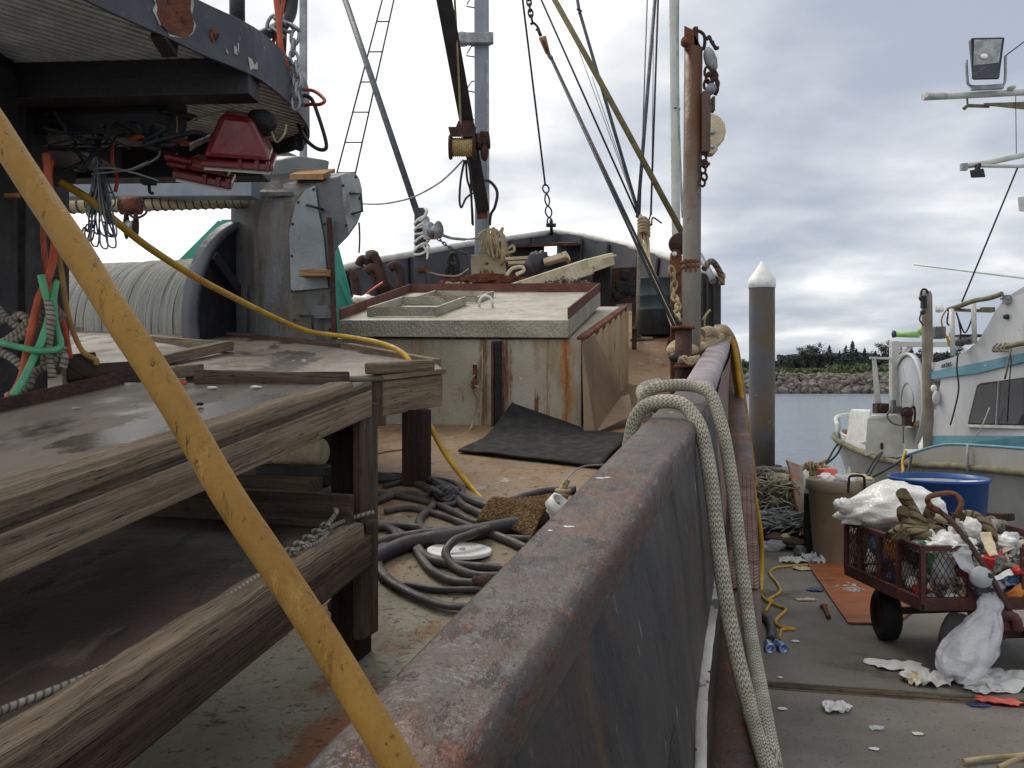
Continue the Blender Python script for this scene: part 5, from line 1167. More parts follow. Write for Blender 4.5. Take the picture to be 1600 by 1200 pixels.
# junk ropes and cleats on the pedestal
jr = MB()
for k in range(9):
    x0 = 745 + 42*random.random(); jr.tube(spl([P(x0, 395, Dm-.22), P(x0 - 8 + 16*random.random(), 380 - 20*random.random(), Dm-.24), P(x0 + 6, 355 + 12*random.random(), Dm-.22), P(x0 + 14*random.random(), 372, Dm-.25), P(x0 + 16, 398 + 8*random.random(), Dm-.24)], 5), .016, 7)
for k in range(4): jr.tube(spl([P(778, 362 + k*3, Dm-.2), P(784 + k, 370, Dm-.26), P(785 + k*1.2, 400, Dm-.26), P(782, 408 + k*2, Dm-.22)], 5), .018, 7)
tag(jr.build('coiled_line', 'rope_tan'), 'tan line coiled and hung round the foot of the mast', 'rope')
line('loose_line', [P(788, 396, Dm-.2), P(795, 388, Dm-.25), P(802, 384, Dm-.25), P(803, 392, Dm-.3), P(793, 396, Dm-.3), P(786, 402, Dm-.25)], .018, 'rope_tan', 'loose tan rope loop right of the mast pedestal', 'rope')
line('hydraulic_hose', [P(752, 282, Dm-.15), P(764, 283, Dm-.2), P(774, 293, Dm-.2), P(777, 305, Dm-.2), P(773, 324, Dm-.2), P(767, 335, Dm-.2), P(765, 352, Dm-.2)], .02, 'wire_dk', 'black hydraulic hose bowing out right of the mast', 'hose')
# black boom with its small rope winch
boom = thing('boom', 'black steel boom leaning against the mast with a small rope winch', 'boom', P(752, 350, Dm-.3))
b = MB(); b.beam(P(754, 325, Dm-.35), P(683, -60, 9.0), .17, .19, Vector((0, 1, 0))); b.build('spar', 'black', boom, bevel=.015)
b = MB(); b.beam(P(754, 342, Dm-.3), P(752, 308, Dm-.35), .14, .16, Vector((0, 1, 0))); b.build('heel', 'rust', boom, bevel=.01)
dw = 10.1
b = MB(); b.hexa([P(704, 214, dw), P(742, 214, dw), P(742, 214, dw+.3), P(704, 214, dw+.3), P(700, 198, dw), P(744, 198, dw), P(744, 198, dw+.3), P(700, 198, dw+.3)]); b.prism([P(712, 198, dw), P(716, 188, dw), P(738, 188, dw), P(742, 198, dw)], (0, .3, 0)); b.build('winch_frame', 'rust_dk', boom, bevel=.01)
for x in (704, 741):
    b = MB(); b.lathe(P(x, 230, dw + .12), (1, 0, 0), [(0, -.02), (.135, -.02), (.15, 0), (.135, .02), (0, .02)], 20); b.build('winch_cheek', 'rust_dk', boom)
b = MB(); b.lathe(P(706, 230, dw + .12), (1, 0, 0), [(.05, 0)] + [(.108 + .006*math.sin(k*2.1), .01 + .25*k/30) for k in range(31)] + [(.05, .26)], 24); b.build('winch_line', 'spool', boom)
b = MB(); b.lathe(P(744, 222, dw + .12), (1, .1, .1), [(0, 0), (.10, 0), (.10, .05), (.07, .05), (.07, .13), (.09, .13), (.09, .16), (0, .16)], 18); b.blob(P(757, 238, dw + .1), (.05, .07, .10), .15, 3, 14, 2); b.blob(P(756, 212, dw + .1), (.07, .05, .06), .3, 4, 12, 5); b.build('winch_motor', 'rust_dk', boom)
line('winch_fall', [P(707, -60, 9.1), P(714, 60, 9.5), P(720, 190, dw), P(722, 214, dw)], .012, 'rope_tan', 'pale line running down the black boom to its winch', 'line', 6, 2)
for i, pts in enumerate(([(726, 250), (720, 280), (718, 312), (721, 324), (728, 310), (738, 302)], [(728, 250), (730, 280), (735, 298), (738, 330), (739, 352)], [(733, 250), (736, 290), (737, 320), (738, 350)])):
    line('hydraulic_hose', [P(x, y, dw + .2 + .5*k/len(pts)) for k, (x, y) in enumerate(pts)], .014, 'wire_dk', ['black hose loop hanging left of the boom heel', 'middle black hose dropping along the boom', 'straight black hose beside the boom heel'][i], 'hose', 7)
line('green_line', [P(560, 318, 11.5), P(590, 319, 11.3), P(620, 315, 11), P(650, 306, 10.8), P(690, 283, 10.5), P(724, 250, dw + .2)], .011, 'rope_teal', 'thin teal line slung from the boom winch out to the left', 'line', 6)
# left stay pole and its post with a hand winch
line('stay_pole', [P(531, -25, 12.3), P(652, 333, 11.1)], .043, 'wire', 'grey steel stay pole slanting down to the left post', 'stay', 10, 1)
pst = thing('winch_post', 'dark grey post with a small silver hand winch lashed on by rope', 'post', on_deck(-1.2, 11.1))
b = MB(); q0, q1 = P(657, 430, 11.1), P(657, 326, 11.1); b.beam(Vector((q0.x, q0.y, deckz(q0.x, q0.y))), q1, .145, .145, Vector((0, 1, 0))); b.build('upright', 'bowplate', pst, bevel=.01)
b = MB(); b.beam(P(652, 422, 11.0), P(672, 422, 11.0), .03, .04); b.build('foot_flange', 'rust', pst)
b = MB(); b.hexa([P(662, 375, 10.95), P(686, 374, 10.95), P(686, 374, 11.1), P(662, 375, 11.1), P(657, 337, 10.95), P(668, 342, 10.95), P(668, 342, 11.1), P(657, 337, 11.1)]); b.build('winch_body', 'galv', pst, bevel=.01)
b = MB(); b.lathe(P(673, 360, 10.9), (1, -.5, 0), [(0, 0), (.105, 0), (.105, .012), (.05, .02), (.05, .10), (.11, .11), (.11, .125), (0, .125)], 22); b.build('winch_drum', 'galv', pst)
b = MB()
for y in (342, 352, 372, 384):
    b.tube(spl([P(647, y + 8, 11.0), P(655, y, 10.96), P(665, y - 4, 10.97), P(670, y + 3, 11.0), P(660, y + 12, 10.97), P(648, y + 14, 11.0)], 4), .016, 7)
b.tube(spl([P(662, 385, 10.97), P(668, 395, 10.95), P(667, 405, 10.95)], 3), .014, 6); b.tube(spl([P(664, 326, 11), P(667, 330, 10.95), P(662, 340, 10.95), P(655, 345, 10.97)], 4), .02, 6); b.build('lashing', 'white', pst)
line('winch_strap', [P(688, 366, 10.95), P(705, 372, 11), P(726, 374, 11.1)], .019, 'rope_teal', 'dark strap pulled tight from the hand winch to the mast', 'strap', 8, 3)
b = MB(); b.lathe(P(726, 374, 11.1), (1, 0, .08), [(0, 0), (.014, 0), (.014, .18), (0, .18)], 8); tag(b.build('turnbuckle', 'galv'), 'short bright turnbuckle between the strap and mast', 'turnbuckle')
chain('slack_chain', [P(686, 374, 11), P(705, 388, 11), P(733, 398, 11.2)], .008, .03, 'slack rusty chain from the hand winch post to the mast pedestal', 'wire')
line('ground_line', [P(668, 425, 11), P(690, 430, 11), P(715, 431, 11.1), P(732, 420, 11.3)], .010, 'rope_tan', 'thin line sagging from the post foot to the mast', 'line')
# rope ladder, halyards and stays
lad = thing('rope_ladder', 'slim wire ladder with thin rungs hung in the rigging left of the mast', 'ladder', P(540, 270, 12.5))
la, lb, ra, rb = P(605, -30, 12.5), P(526, 272, 12.5), P(622, -30, 12.5), P(555, 272, 12.5)
for p, q in ((la, lb), (ra, rb)): 
    b = MB(); b.tube([p, q], .012, 6); b.build('side_wire', 'wire_dk', lad)
for k in range(7):
    t_ = (k + .35)/6.4
    if t_ < 1: b = MB(); b.tube([la.lerp(lb, t_), ra.lerp(rb, t_)], .010, 6); b.build('rung', 'wire', lad)
b = MB(); b.box(P(474, 100, 9.0), (.035, 0, 0), (0, .035, 0), (0, 0, 3.5)); 
tag(b.build('slotted_pole', 'wire_pale', bevel=.008), 'upright pale slotted steel pole behind the platform tip', 'pole')
def stay(name, pts, r, m, label, grp=None): return line(name, [P(*p) for p in pts], r, m, label, 'stay', 7, 1, grp)
fst = thing('forestay', 'dark forestay wire with turnbuckle running down to the bow tip', 'stay', P(868, 362, 15.9))
b = MB(); b.tube([P(813, -30, 13), P(852, 290, 15.4)], .017, 7); b.build('wire', 'wire_dk', fst)
b = MB()
for (y0, y1, w_) in ((288, 302, .05), (303, 322, .035), (322, 340, .05), (340, 352, .04)):
    a, c = P(852 + (y0-288)*.12, y0, 15.5), P(852 + (y1-288)*.12, y1, 15.5); s_ = Vector((w_, 0, 0)); b.tube(spl([a, a.lerp(c, .3) + s_, a.lerp(c, .7) + s_, c, a.lerp(c, .7) - s_, a.lerp(c, .3) - s_], 3, True), .016, 6, closed=True)
b.build('turnbuckle', 'wire_dk', fst)
b = MB(); b.tube([P(861, 345, 15.6), P(862, 366, 15.9)], .03, 8); b.box(P(861, 352, 15.6), (.09, 0, 0), (0, .03, 0), (0, 0, .03)); b.build('shackle', 'wire_dk', fst)
b = MB()
chain('tackle_chain', [P(822, -30, 9.6), P(829, 20, 9.5), P(833, 38, 9.5)], .011, .045, 'short dark chain hanging from above to the brown pulley block', 'wire_dk')
pb = thing('pulley_block', 'yellowish brown wooden pulley block hanging from a chain', 'pulley', P(852, 86, 9.4))
b = MB(); b.tube(spl([P(829, 38, 9.5), P(834, 36, 9.5), P(840, 42, 9.5), P(842, 47, 9.5), P(837, 46, 9.5)], 4), .014, 7); b.tube([P(841, 46, 9.45), P(845, 56, 9.45)], .02, 7); b.build('hook', 'wire_dk', pb)
b = MB(); d_ = (P(858, 86, 9.4) - P(843, 55, 9.4)).normalized(); b.hexa([P(853, 86, 9.3), P(860, 83, 9.3), P(860, 83, 9.5), P(853, 86, 9.5), P(841, 59, 9.3), P(853, 55, 9.3), P(853, 55, 9.5), P(841, 59, 9.5)]); b.build('shell', 'wood_pale', pb, bevel=.012)
b = MB(); b.hexa([P(854, 82, 9.28), P(858, 80, 9.28), P(858, 80, 9.52), P(854, 82, 9.52), P(846, 64, 9.28), P(850, 62, 9.28), P(850, 62, 9.52), P(846, 64, 9.52)]); b.build('strap', 'rust', pb)
b = MB(); b.tube([P(857, 85, 9.4), P(862, 92, 9.4)], .025, 8); b.build('becket', 'galv', pb)
g = 'tackle lines down to the rusty post'
stay('tackle_line', [(859, 88, 9.4), (1058, 520, 6.2)], .0125, 'wire_dk', 'black tackle line pair running from the brown block to the post foot', g)
stay('tackle_line', [(862, 90, 9.4), (1066, 522, 6.2)], .0115, 'wire_dk', 'black tackle line pair running from the brown block to the post foot', g)
stay('wire_stay', [(837, -20, 10), (1003, 352, 10)], .012, 'wire_dk', 'thin dark wire between the tackle lines and the olive pole')
stay('olive_pole', [(850, -30, 9), (940, 132, 8.7), (1068, 368, 8.2)], .030, 'bamboo', 'long olive bamboo-like pole slanting down to the rusty post')
for x, y, d in ((986, 216, 8.5), (912, 80, 8.8)):
    pass
stay('wire_stay', [(899, -20, 10.5), (905, 16, 10.5), (1002, 348, 10)], .021, 'wire', 'grey steel wire crossing behind the olive pole')
line('shackle_clip', [P(901, 14, 10.4), P(908, 17, 10.4), P(904, 22, 10.4)], .012, 'wire_dk', 'tiny dark clip on the grey wire near its top', 'clip')
stay('wire_stay', [(1025, -20, 10), (996, 340, 10)], .022, 'wire', 'pale doubled steel wire hanging nearly upright right of the olive pole')
stay('wire_stay', [(1029, -20, 10), (1017, 336, 10)], .012, 'wire_dk', 'dark wire hanging closest to the white pole')
stay('wire_stay', [(1021, 60, 10.1), (1018, 336, 10)], .006, 'wire_pale', 'faint pale cord beside the dark upright wire')
line('wire_end', [P(1017, 334, 10), P(1014, 346, 10), P(1018, 352, 10), P(1020, 340, 10), P(1034, 349, 10)], .010, 'wire_dk', 'frayed wire end with a thimble above the rope bunch', 'wire', 6)
white = thing('white_pole', 'white spiral wrapped pole rising behind the rusty post', 'pole', P(1056, 395, 9.6))
b = MB(); pts = [P(1048 + 7.5*0 + (y+400)*.011, y, 9.6) for y in range(-400, 400, 6)]
b.tube(pts, [.047 + .002*(k % 2) for k in range(len(pts))], 14); b.build('pole', 'offwhite', white)
b = MB(); b.lathe(P(1055.5, 172, 9.6), (0, 0, 1), [(.05, 0), (.053, 0), (.053, .015), (.05, .015)], 16); b.build('band', 'wire_dk', white)
line('blue_rope', [P(1060, -40, 9.4), P(1059, 60, 9.4), P(1060, 170, 9.4), P(1063, 260, 9.4), P(1067, 340, 9.4)], .015, 'rope_teal', 'blue and white rope hanging beside the white pole', 'rope', 7, 4)
# rope bunch where the stays come down
b = MB()
for k in range(8):
    x = 996 + 14*random.random(); b.tube(spl([P(999 + 4*random.random(), 336 + 8*random.random(), 9.9), P(x, 360, 9.7), P(x + 4, 380 + 6*random.random(), 9.6), P(1010 + 8*random.random(), 410, 9), P(1030 + 6*random.random(), 460, 8), P(1050 + 6*random.random(), 510, 6.7)], 5), .013, 6)
for k in range(5):
    b.tube(spl([P(998, 345 + 5*k, 9.75), P(1006, 340 + 5*k, 9.6), P(1014, 348 + 5*k, 9.7), P(1006, 352 + 5*k, 9.85)], 4, True), .02, 7, closed=True)
tag(b.build('rope_bunch', 'rope_tan'), 'bunch of frayed tan ropes where the stays meet, trailing to the post', 'rope')
line('white_rope', [P(999, 360, 9.7), P(998, 420, 9.7), P(996, 500, 9.7), P(990, 515, 10.4), D(1002, 528, .02), D(1018, 529, .02), D(985, 531, .02)], .022, 'rope', 'pale rope hanging straight down and lying on deck by the drum', 'rope', 8)

# ------------------------------------------------------------------ rusty davit post at the rail
dp = thing('davit_post', 'tall steel post, rusty orange on top and grey below, standing at the rail', 'post', on_deck(1.24, 6.0))
Dp = 6.0
b = MB(); bt = P(1080, 600, Dp); bt.z = deckz(bt.x, bt.y); b.tube([bt, P(1081, 340, Dp), P(1083.5, 76, Dp)], .0625, 28); b.build('pipe', 'postrust', dp)
b = MB(); b.hexa([P(1069, 78, Dp-.05), P(1098, 78, Dp-.05), P(1098, 78, Dp+.06), P(1069, 78, Dp+.06), P(1069, 40, Dp-.05), P(1082, 46, Dp-.05), P(1082, 46, Dp+.06), P(1069, 40, Dp+.06)]); b.blob(P(1070, 66, Dp-.05), (.03, .03, .035), .2, 3, 12, 4); b.build('head_plate', 'rust', dp, bevel=.004)
b = MB(); b.tube(spl([P(1084, 47, Dp), P(1095, 50, Dp), P(1101, 58, Dp), P(1100, 74, Dp), P(1094, 78, Dp)], 5), .012, 8); b.beam(P(1086, 78, Dp), P(1085, 46, Dp), .03, .10, Vector((0, 1, 0))); b.build('head_bracket', 'rust_dk', dp)
for y in (408, 416):
    b = MB(); b.lathe(P(1079, y + 4, Dp), (0, 0, 1), [(.063, 0), (.069, 0), (.069, .02), (.063, .02)], 24); b.build('collar', 'rust', dp)
b = MB()
for x in (1071, 1079, 1087): b.beam(P(x, 425, Dp-.065), P(x, 405, Dp-.065), .012, .012, Vector((0, 1, 0)))
b.build('weld_strip', 'rust', dp)
b = MB(); b.blob(P(1110, 93, Dp-.02), (.045, .045, .085), .08, 2, 18, 2, lambda p: Vector((p.x + p.z*-.25, p.y, p.z))); tag(b.build('glass_float', 'wire_pale'), 'pale grey pear-shaped float hooked at the top of the rusty post', 'float')
b = MB(); b.tube(spl([P(1104, 62, Dp), P(1108, 57, Dp), P(1112, 66, Dp), P(1118, 74, Dp), P(1123, 75, Dp)], 4), .012, 7); b.tube(spl([P(1114, 64, Dp), P(1117, 76, Dp), P(1121, 76, Dp)], 3), .009, 6); tag(b.build('hook', 'wire_dk'), 'small dark hook above the grey float on the post', 'hook')
hb = thing('hanging_block', 'rusty hanging block with a big beige sheave beside the tall post', 'pulley', P(1112, 240, 5.95))
b = MB()
for k, (x, y) in enumerate(((1106, 112), (1108, 122), (1116, 118), (1118, 130), (1105, 132))): b.tube([P(x, y, 5.95) + Vector((math.cos(a)*.022, .01*math.sin(a*2), math.sin(a)*.035)) for a in [q*2*math.pi/10 for q in range(10)]], .010, 7, closed=True)
b.tube(spl([P(1113, 112, 5.95), P(1119, 125, 5.95), P(1121, 140, 5.95), P(1117, 148, 5.95)], 4), .013, 7); b.build('shackle', 'rust_dk', hb)
b = MB(); b.lathe(P(1111, 139, 5.92), (0, -1, 0), [(0, .02), (.035, .02), (.035, -.03), (0, -.03)], 16); b.build('pin', 'wire_pale', hb)
b = MB(); b.beam(P(1102, 240, 5.95), P(1102, 145, 5.95), .055, .10, Vector((0, 1, 0))); b.beam(P(1114, 175, 5.95), P(1114, 152, 5.95), .02, .06, Vector((0, 1, 0))); b.build('cheek', 'ledge', hb, bevel=.006)
b = MB(); b.prism([P(x, y, 5.90) for x, y in [(1109, 176), (1116, 177), (1126, 182), (1133, 192), (1135, 205), (1132, 218), (1126, 225), (1122, 227), (1122, 234), (1117, 240), (1108, 240)]], (0, .1, 0)); b.build('sheave', 'beige', hb, bevel=.012)
b = MB(); b.lathe(P(1113, 207, 5.90), (0, -1, 0), [(0, .02), (.015, .018), (.018, 0)], 12); b.lathe(P(1113, 230, 5.90), (0, -1, 0), [(0, .02), (.012, .018), (.014, 0)], 12); b.build('bolt', 'galv', hb)
b = MB(); 
for (x, y) in ((1099, 247), (1101, 256), (1098, 265), (1100, 276), (1097, 285)): b.tube([P(x, y, 5.93) + Vector((math.cos(a)*.02, .012*math.sin(a), math.sin(a)*.03)) for a in [q*2*math.pi/9 for q in range(9)]], .009, 6, closed=True)
b.tube([P(1098, 256, 5.9), P(1109, 256, 5.9)], .012, 7); b.build('tail_chain', 'rust_dk', hb)
# rail gear at the foot of the post
b = MB(); b.lathe(P(1062, 381, 7.5), (0, -1, 0), [(0, .03), (.085, .03), (.095, .02), (.095, -.02), (0, -.03)], 22); tag(b.build('sheave_wheel', 'rust_dk'), 'dark rusty wheel left of the tall post at rail height', 'wheel')
br = thing('rail_bracket', 'rusty bracket plate with white bolt standing left of the tall post', 'bracket', on_deck(1.35, 7.4))
b = MB(); q = P(1056, 600, 7.4); b.beam(Vector((q.x, q.y, deckz(q.x, q.y))), P(1056, 404, 7.4), .09, .05, Vector((0, 1, 0))); b.prism([P(1047, 412, 7.35), P(1049, 395, 7.35), P(1053, 390, 7.35), P(1061, 390, 7.35), P(1066, 400, 7.35), P(1066, 425, 7.35), P(1045, 432, 7.35)], (0, .05, 0)); b.build('plate', 'rust', br, bevel=.004)
b = MB(); b.lathe(P(1054, 397, 7.34), (0, -1, 0), [(0, .02), (.018, .018), (.02, 0)], 12); b.build('bolt', 'white', br)
chain('rail_chain', [P(1050, 424, 7.2), P(1054, 440, 7.2), P(1052, 460, 7.2), P(1060, 475, 7.1), P(1056, 488, 7.0), P(1063, 500, 6.9)], .011, .04, 'knotted pale chain hanging beside the foot of the tall post', 'rope_tan')
bo = thing('belaying_post', 'short rusty pipe with flanges and a belaying bar lashed at the rail', 'post', on_deck(1.14, 5.6))
b = MB(); q = P(1068, 600, 5.7); b.tube([Vector((q.x, q.y, deckz(q.x, q.y))), P(1068, 512, 5.7)], .055, 18); b.build('pipe', 'rust_dk', bo)
for y, r_ in ((514, .075), (575, .065)):
    b = MB(); b.lathe(P(1068, y, 5.7), (0, 0, 1), [(0, 0), (r_, 0), (r_, .018), (0, .018)], 20); b.build('flange', 'rust', bo)
b = MB(); b.tube([P(1054, 559, 5.55), P(1106, 566, 5.6)], .017, 10); b.blob(P(1053, 559, 5.55), (.032, .032, .032), 0, 1, 14); b.blob(P(1108, 563, 5.6), (.026, .026, .026), 0, 1, 12); b.build('bar', 'black', bo)
b = MB()
for k in range(8): b.tube(spl([P(1060 + k*3, 568 - k, 5.52), P(1064 + k*4, 556 + 4*random.random(), 5.5), P(1076 + k*2, 562 + 8*random.random(), 5.5), P(1086 + 3*k, 556 + 14*random.random(), 5.5), P(1090 + random.random()*8, 580 + 14*random.random(), 5.5)], 4), .009, 6)
b.build('lashing', 'rope_tan', bo)
b = MB(); b.tube([D(1042, 545, .0), P(1056, 508, 6.9)], .02, 8); b.tube([P(1056, 508, 6.9), P(1062, 520, 6.2)], .02, 8); tag(b.build('strut', 'rust_dk'), 'thin rusty strut propped from the deck to the rail pipe', 'strut')
line('edge_lashing', [P(1100, 420, 8.4), P(1112, 408, 8.5), P(1126, 428, 8.6), P(1128, 445, 8.6)], .03, 'rope_fat', 'tan rope bent over the high end of the bow bulwark', 'rope')
line('hanging_twine', [P(1098, 500, 8.3), P(1104, 490, 8.3), P(1110, 484, 8.3), P(1102, 496, 8.3), P(1101, 512, 8.3)], .008, 'rope_tan', 'wisp of twine on the dark bulwark end post', 'twine')

# ------------------------------------------------------------------ foredeck clutter
drum = thing('steel_drum', 'dark oil drum with black lower half standing on the foredeck', 'drum', D(1024, 526))
b = MB(); c = D(1024, 524); r_ = .252; h = 88/FPX*c.y
b.lathe(c, (0, 0, 1), [(0, 0), (r_*1.06, 0), (r_*1.06, h*.44), (r_*1.02, h*.46), (r_, h*.5), (r_, h*.66), (r_*1.02, h*.67), (r_*1.02, h*.69), (r_, h*.7), (r_, h*.97), (r_*1.03, h*.98), (r_*1.03, h), (r_*.95, h), (r_*.95, h*.97), (0, h*.97)], 32)
M['drum'] = mat('dark_drum_paint', (60, 70, 74), (46, 50, 54), s=3, rough=.5, bump=.1, grad=(2, .33, .36, (66, 80, 84), .0), layers=(((34, 34, 38), 2, (1, 1, .5), .55, .08),)); b.build('barrel', 'drum', drum)
b = MB(); b.lathe(c, (0, 0, 1), [(r_*1.07, .0), (r_*1.075, h*.43), (r_*1.06, h*.44)], 32); b.build('skirt', 'rubber', drum)
cp = P(975, 475, 10.2)
b = MB(); b.slab(P(955, 476, 10.2), P(993, 472, 10.2), P(997, 416, 10.2), P(957, 419, 10.2), (0, .05, 0)); 
pn = thing('rusted_steel_plate', 'dark red rusty steel panel with ragged holes propped beside the drum', 'panel', D(975, 540)); b.build('plate', 'rust_dk', pn, bevel=.006)
b = MB()
for k in range(14): b.blob(P(960 + 32*random.random(), 424 + 40*random.random(), 10.19), (.03 + .03*random.random(), .008, .03 + .05*random.random()), .4, 3, 10, k)
b.build('corrosion', 'rubber', pn)
b = MB(); b.beam(P(959, 476, 10.2), Vector((P(959, 476, 10.2).x, 10.2, deckz(P(959, 476, 10.2).x, 10.2))), .05, .05); b.beam(P(991, 472, 10.2), Vector((P(991, 472, 10.2).x, 10.2, deckz(P(991, 472, 10.2).x, 10.2))), .05, .05); b.build('leg', 'rust_dk', pn)
b = MB(); b.hexa([P(926, 520, 10.1), P(956, 520, 10.1), P(956, 520, 10.6), P(926, 520, 10.6), P(926, 420, 10.1), P(954, 418, 10.1), P(954, 418, 10.6), P(926, 420, 10.6)]); tag(b.build('black_locker', 'rubber', bevel=.01), 'black upright locker between the hatch lid and the rusty panel', 'locker')
pk = thing('ribbed_plank', 'long pale ribbed plank lying aslant across the stuff behind the hatch', 'plank', P(850, 450, 9.8))
b = MB(); A0, A1 = P(738, 464, 9.8), P(920, 404, 9.8); th = Vector((0, .35, .05)); w0 = Vector((.06, 0, -.17))
b.slab(A0, A1, A1 + w0, A0 + w0, th)
for k in range(26):
    p = A0.lerp(A1, (k + .5)/26); dd = (A1-A0).normalized()
    b.slab(p + dd*-.011 + Vector((0, -.008, 0)), p + dd*.011 + Vector((0, -.008, 0)), p + dd*.011 + w0*.93 + Vector((0, -.008, 0)), p + dd*-.011 + w0*.93 + Vector((0, -.008, 0)), Vector((0, .006, 0)))
b.build('ribbed_board', 'plank_white', pk, bevel=.004)
b = MB(); b.slab(A1 + Vector((-.02, -.01, -.01)), P(958, 395, 9.8), P(961, 413, 9.8), A1 + w0 + Vector((-.02, -.01, .01)), th); b.beam(P(940, 404, 9.75), P(963, 399, 9.75), .02, .03, Vector((0, 1, 0))); b.build('end_block', 'plank_white', pk, bevel=.004)
b = MB(); b.slab(P(851, 412, 10.4), P(886, 402, 10.4), P(884, 392, 10.4), P(849, 404, 10.4), (0, .3, .0)); b.slab(P(886, 402, 10.39), P(892, 408, 10.39), P(890, 400, 10.39), P(884, 392, 10.39), (0, .3, .0)); b.beam(P(852, 409, 10.38), P(884, 399, 10.38), .02, .012, Vector((0, 1, 0))); tag(b.build('plank_offcut', 'plank_white', bevel=.004), 'shorter pale board lying behind the long ribbed plank', 'plank')
b = MB(); b.blob(P(836, 414, 10.6), (.13, .12, .16), .3, 2.2, 18, 8); b.blob(P(848, 402, 10.6), (.07, .07, .08), .3, 2.2, 14, 9); tag(b.build('black_sack', 'blackbag'), 'crumpled black sack among the planks below the bow opening', 'sack')
b = MB(); b.beam(P(790, 406, 11), P(828, 404, 11), .2, .04); b.beam(P(794, 412, 11), P(826, 411, 11), .2, .04); tag(b.build('pallet_boards', 'plank_white', bevel=.004), 'two pale boards stacked right of the mast pedestal', 'boards')
b = MB(); c0 = P(860, 448, 9.4)
b = MB()
for k in range(46):
    a = random.random()*6.28; x0 = 838 + 84*random.random(); pts = [P(x0 + random.uniform(-14, 14), 452 - 22*random.random()*(1 - abs(x0-885)/60), 9.5 + .5*random.random()) for q in range(4)]
    b.tube(spl(pts, 4), .014, 5)
tag(b.build('line_heap', 'rope'), 'heap of pale grey line piled behind the hatch under the ribbed plank', 'rope')
b = MB()
for k in range(20):
    x0 = 703 + 30*random.random(); b.tube(spl([P(x0 + random.uniform(-8, 8), 452 - 10*random.random(), 9.3 + .3*random.random()) for q in range(4)], 4), .014, 5)
tag(b.build('line_heap', 'rope'), 'small heap of white line behind the hatch left of the mast', 'rope')
line('bent_rod', [P(792, 430, 10), P(800, 420, 10), P(815, 417, 10), P(818, 423, 10), P(806, 429, 10)], .02, 'plank_white', 'pale bent rod loop between the mast pedestal and the ribbed plank', 'rod')
b = MB()
for k in range(7):
    x0 = 690 + 14*k; b.beam(P(x0, 440 - 2*(k % 3), 10.4), P(x0 + 46, 436 - 3*(k % 2), 10.6), .12, .04)
tag(b.build('scrap_boards', 'rust'), 'rusty boards and plates scattered round the mast foot', 'scrap')
# anchor irons leaning at the port bow
for i, pts in enumerate(([(560, 415), (566, 405), (578, 412), (590, 440), (612, 462)], [(578, 402), (585, 400), (592, 415), (600, 440), (618, 458)], [(572, 425), (582, 418), (592, 426), (600, 450)], [(608, 420), (618, 414), (626, 428), (626, 450)], [(545, 425), (552, 430), (556, 450), (558, 470)])):
    line('iron_bar', [P(x, y, 10.9 - .1*i) for x, y in pts], .055, 'rust_dk', ['rusty iron bar leaning at the left bow, nearest the winch arm', 'rusty iron bar with a pale tip leaning highest at the left bow', 'hooked rusty iron lying in front of the leaning bars', 'rusty hook bent over at the right of the left bow irons', 'short dark rusty iron at the far left of the bow'][i], 'iron bar', 8)
b = MB(); b.blob(P(580, 398, 10.8), (.09, .05, .06), .4, 2, 12, 3); tag(b.build('rag', 'rope'), 'pale rag caught on top of the leaning rusty irons', 'rag')
line('purple_strap', [P(569, 462, 10.2), P(582, 452, 10.2), P(598, 441, 10.3)], .012, 'pinkred', 'thin pink cord among the rusty irons at the left bow', 'cord')
b = MB(); b.blob(P(568, 468, 9.6), (.14, .12, .05), .4, 2, 16, 6); tag(b.build('white_sack', 'bagwhite'), 'flat white sack lying on deck behind the hatch at the left', 'sack')
for i, (x, y) in enumerate(((708, 408), (705, 425))):
    b = MB(); c = P(x, y, 13.2); b.tube(spl([c + Vector((-.06, 0, -.18)), c + Vector((-.06, 0, .05)), c + Vector((0, 0, .12)), c + Vector((.07, 0, .06)), c + Vector((.07, 0, -.18))], 4), .03, 8); tag(b.build('bow_cleat', 'rubber'), ['upper black cleat on the inside of the port bow', 'lower black cleat on the inside of the port bow'][i], 'cleat')

stay('thin_stay', [(905, 80, 10.2), (985, 300, 10.1), (1000, 345, 10)], .0055, 'wire_pale', 'faintest pale stay running below the grey wire')
stay('thin_stay', [(925, 120, 10.2), (1003, 350, 10)], .0055, 'wire_pale', 'faint pale stay between the grey wire and tackle lines')
stay('thin_stay', [(1012, -20, 10.3), (1000, 340, 10.1)], .008, 'wire', 'thin grey stay just left of the doubled upright wire')
# ================================================================== FAR SHORE
# breakwater boulders, each one a thing
protos = []
for k in range(5):
    b = MB(); b.blob((0, 0, 0), (1, .9, .75), .42, 1.5, 10, 20 + k, smooth=False)
    o = b.build('boulder', 'rock', loc=(0, 0, 0)); tag(o, 'grey angular boulder in the long breakwater across the water', 'boulder', 'boulders of the far breakwater'); protos.append(o)
used = [False]*5; rs = random.Random(5); cnt = 0
rowsb = [(207.0, -.2, 1.05), (208.2, .9, 1.0), (209.4, 1.9, .95), (210.6, 2.9, .9), (211.8, 3.7, .85)]
for r_i, (y, z, s_) in enumerate(rowsb):
    x = 46 + rs.random()
    while x < 128:
        k = rs.randrange(5); sc = s_*(.75 + .75*rs.random())
        if used[k]: o = protos[k].copy(); scene.collection.objects.link(o)
        else: o = protos[k]; used[k] = True
        o.location = (x, y + rs.uniform(-.4, .4), z + rs.uniform(-.3, .3)); o.rotation_euler = (rs.uniform(-.5, .5), rs.uniform(-.5, .5), rs.random()*6.3); o.scale = (sc*1.15, sc, sc); cnt += 1
        x += sc*1.55
b = MB()                                                       # rubble core under and beyond the single boulders
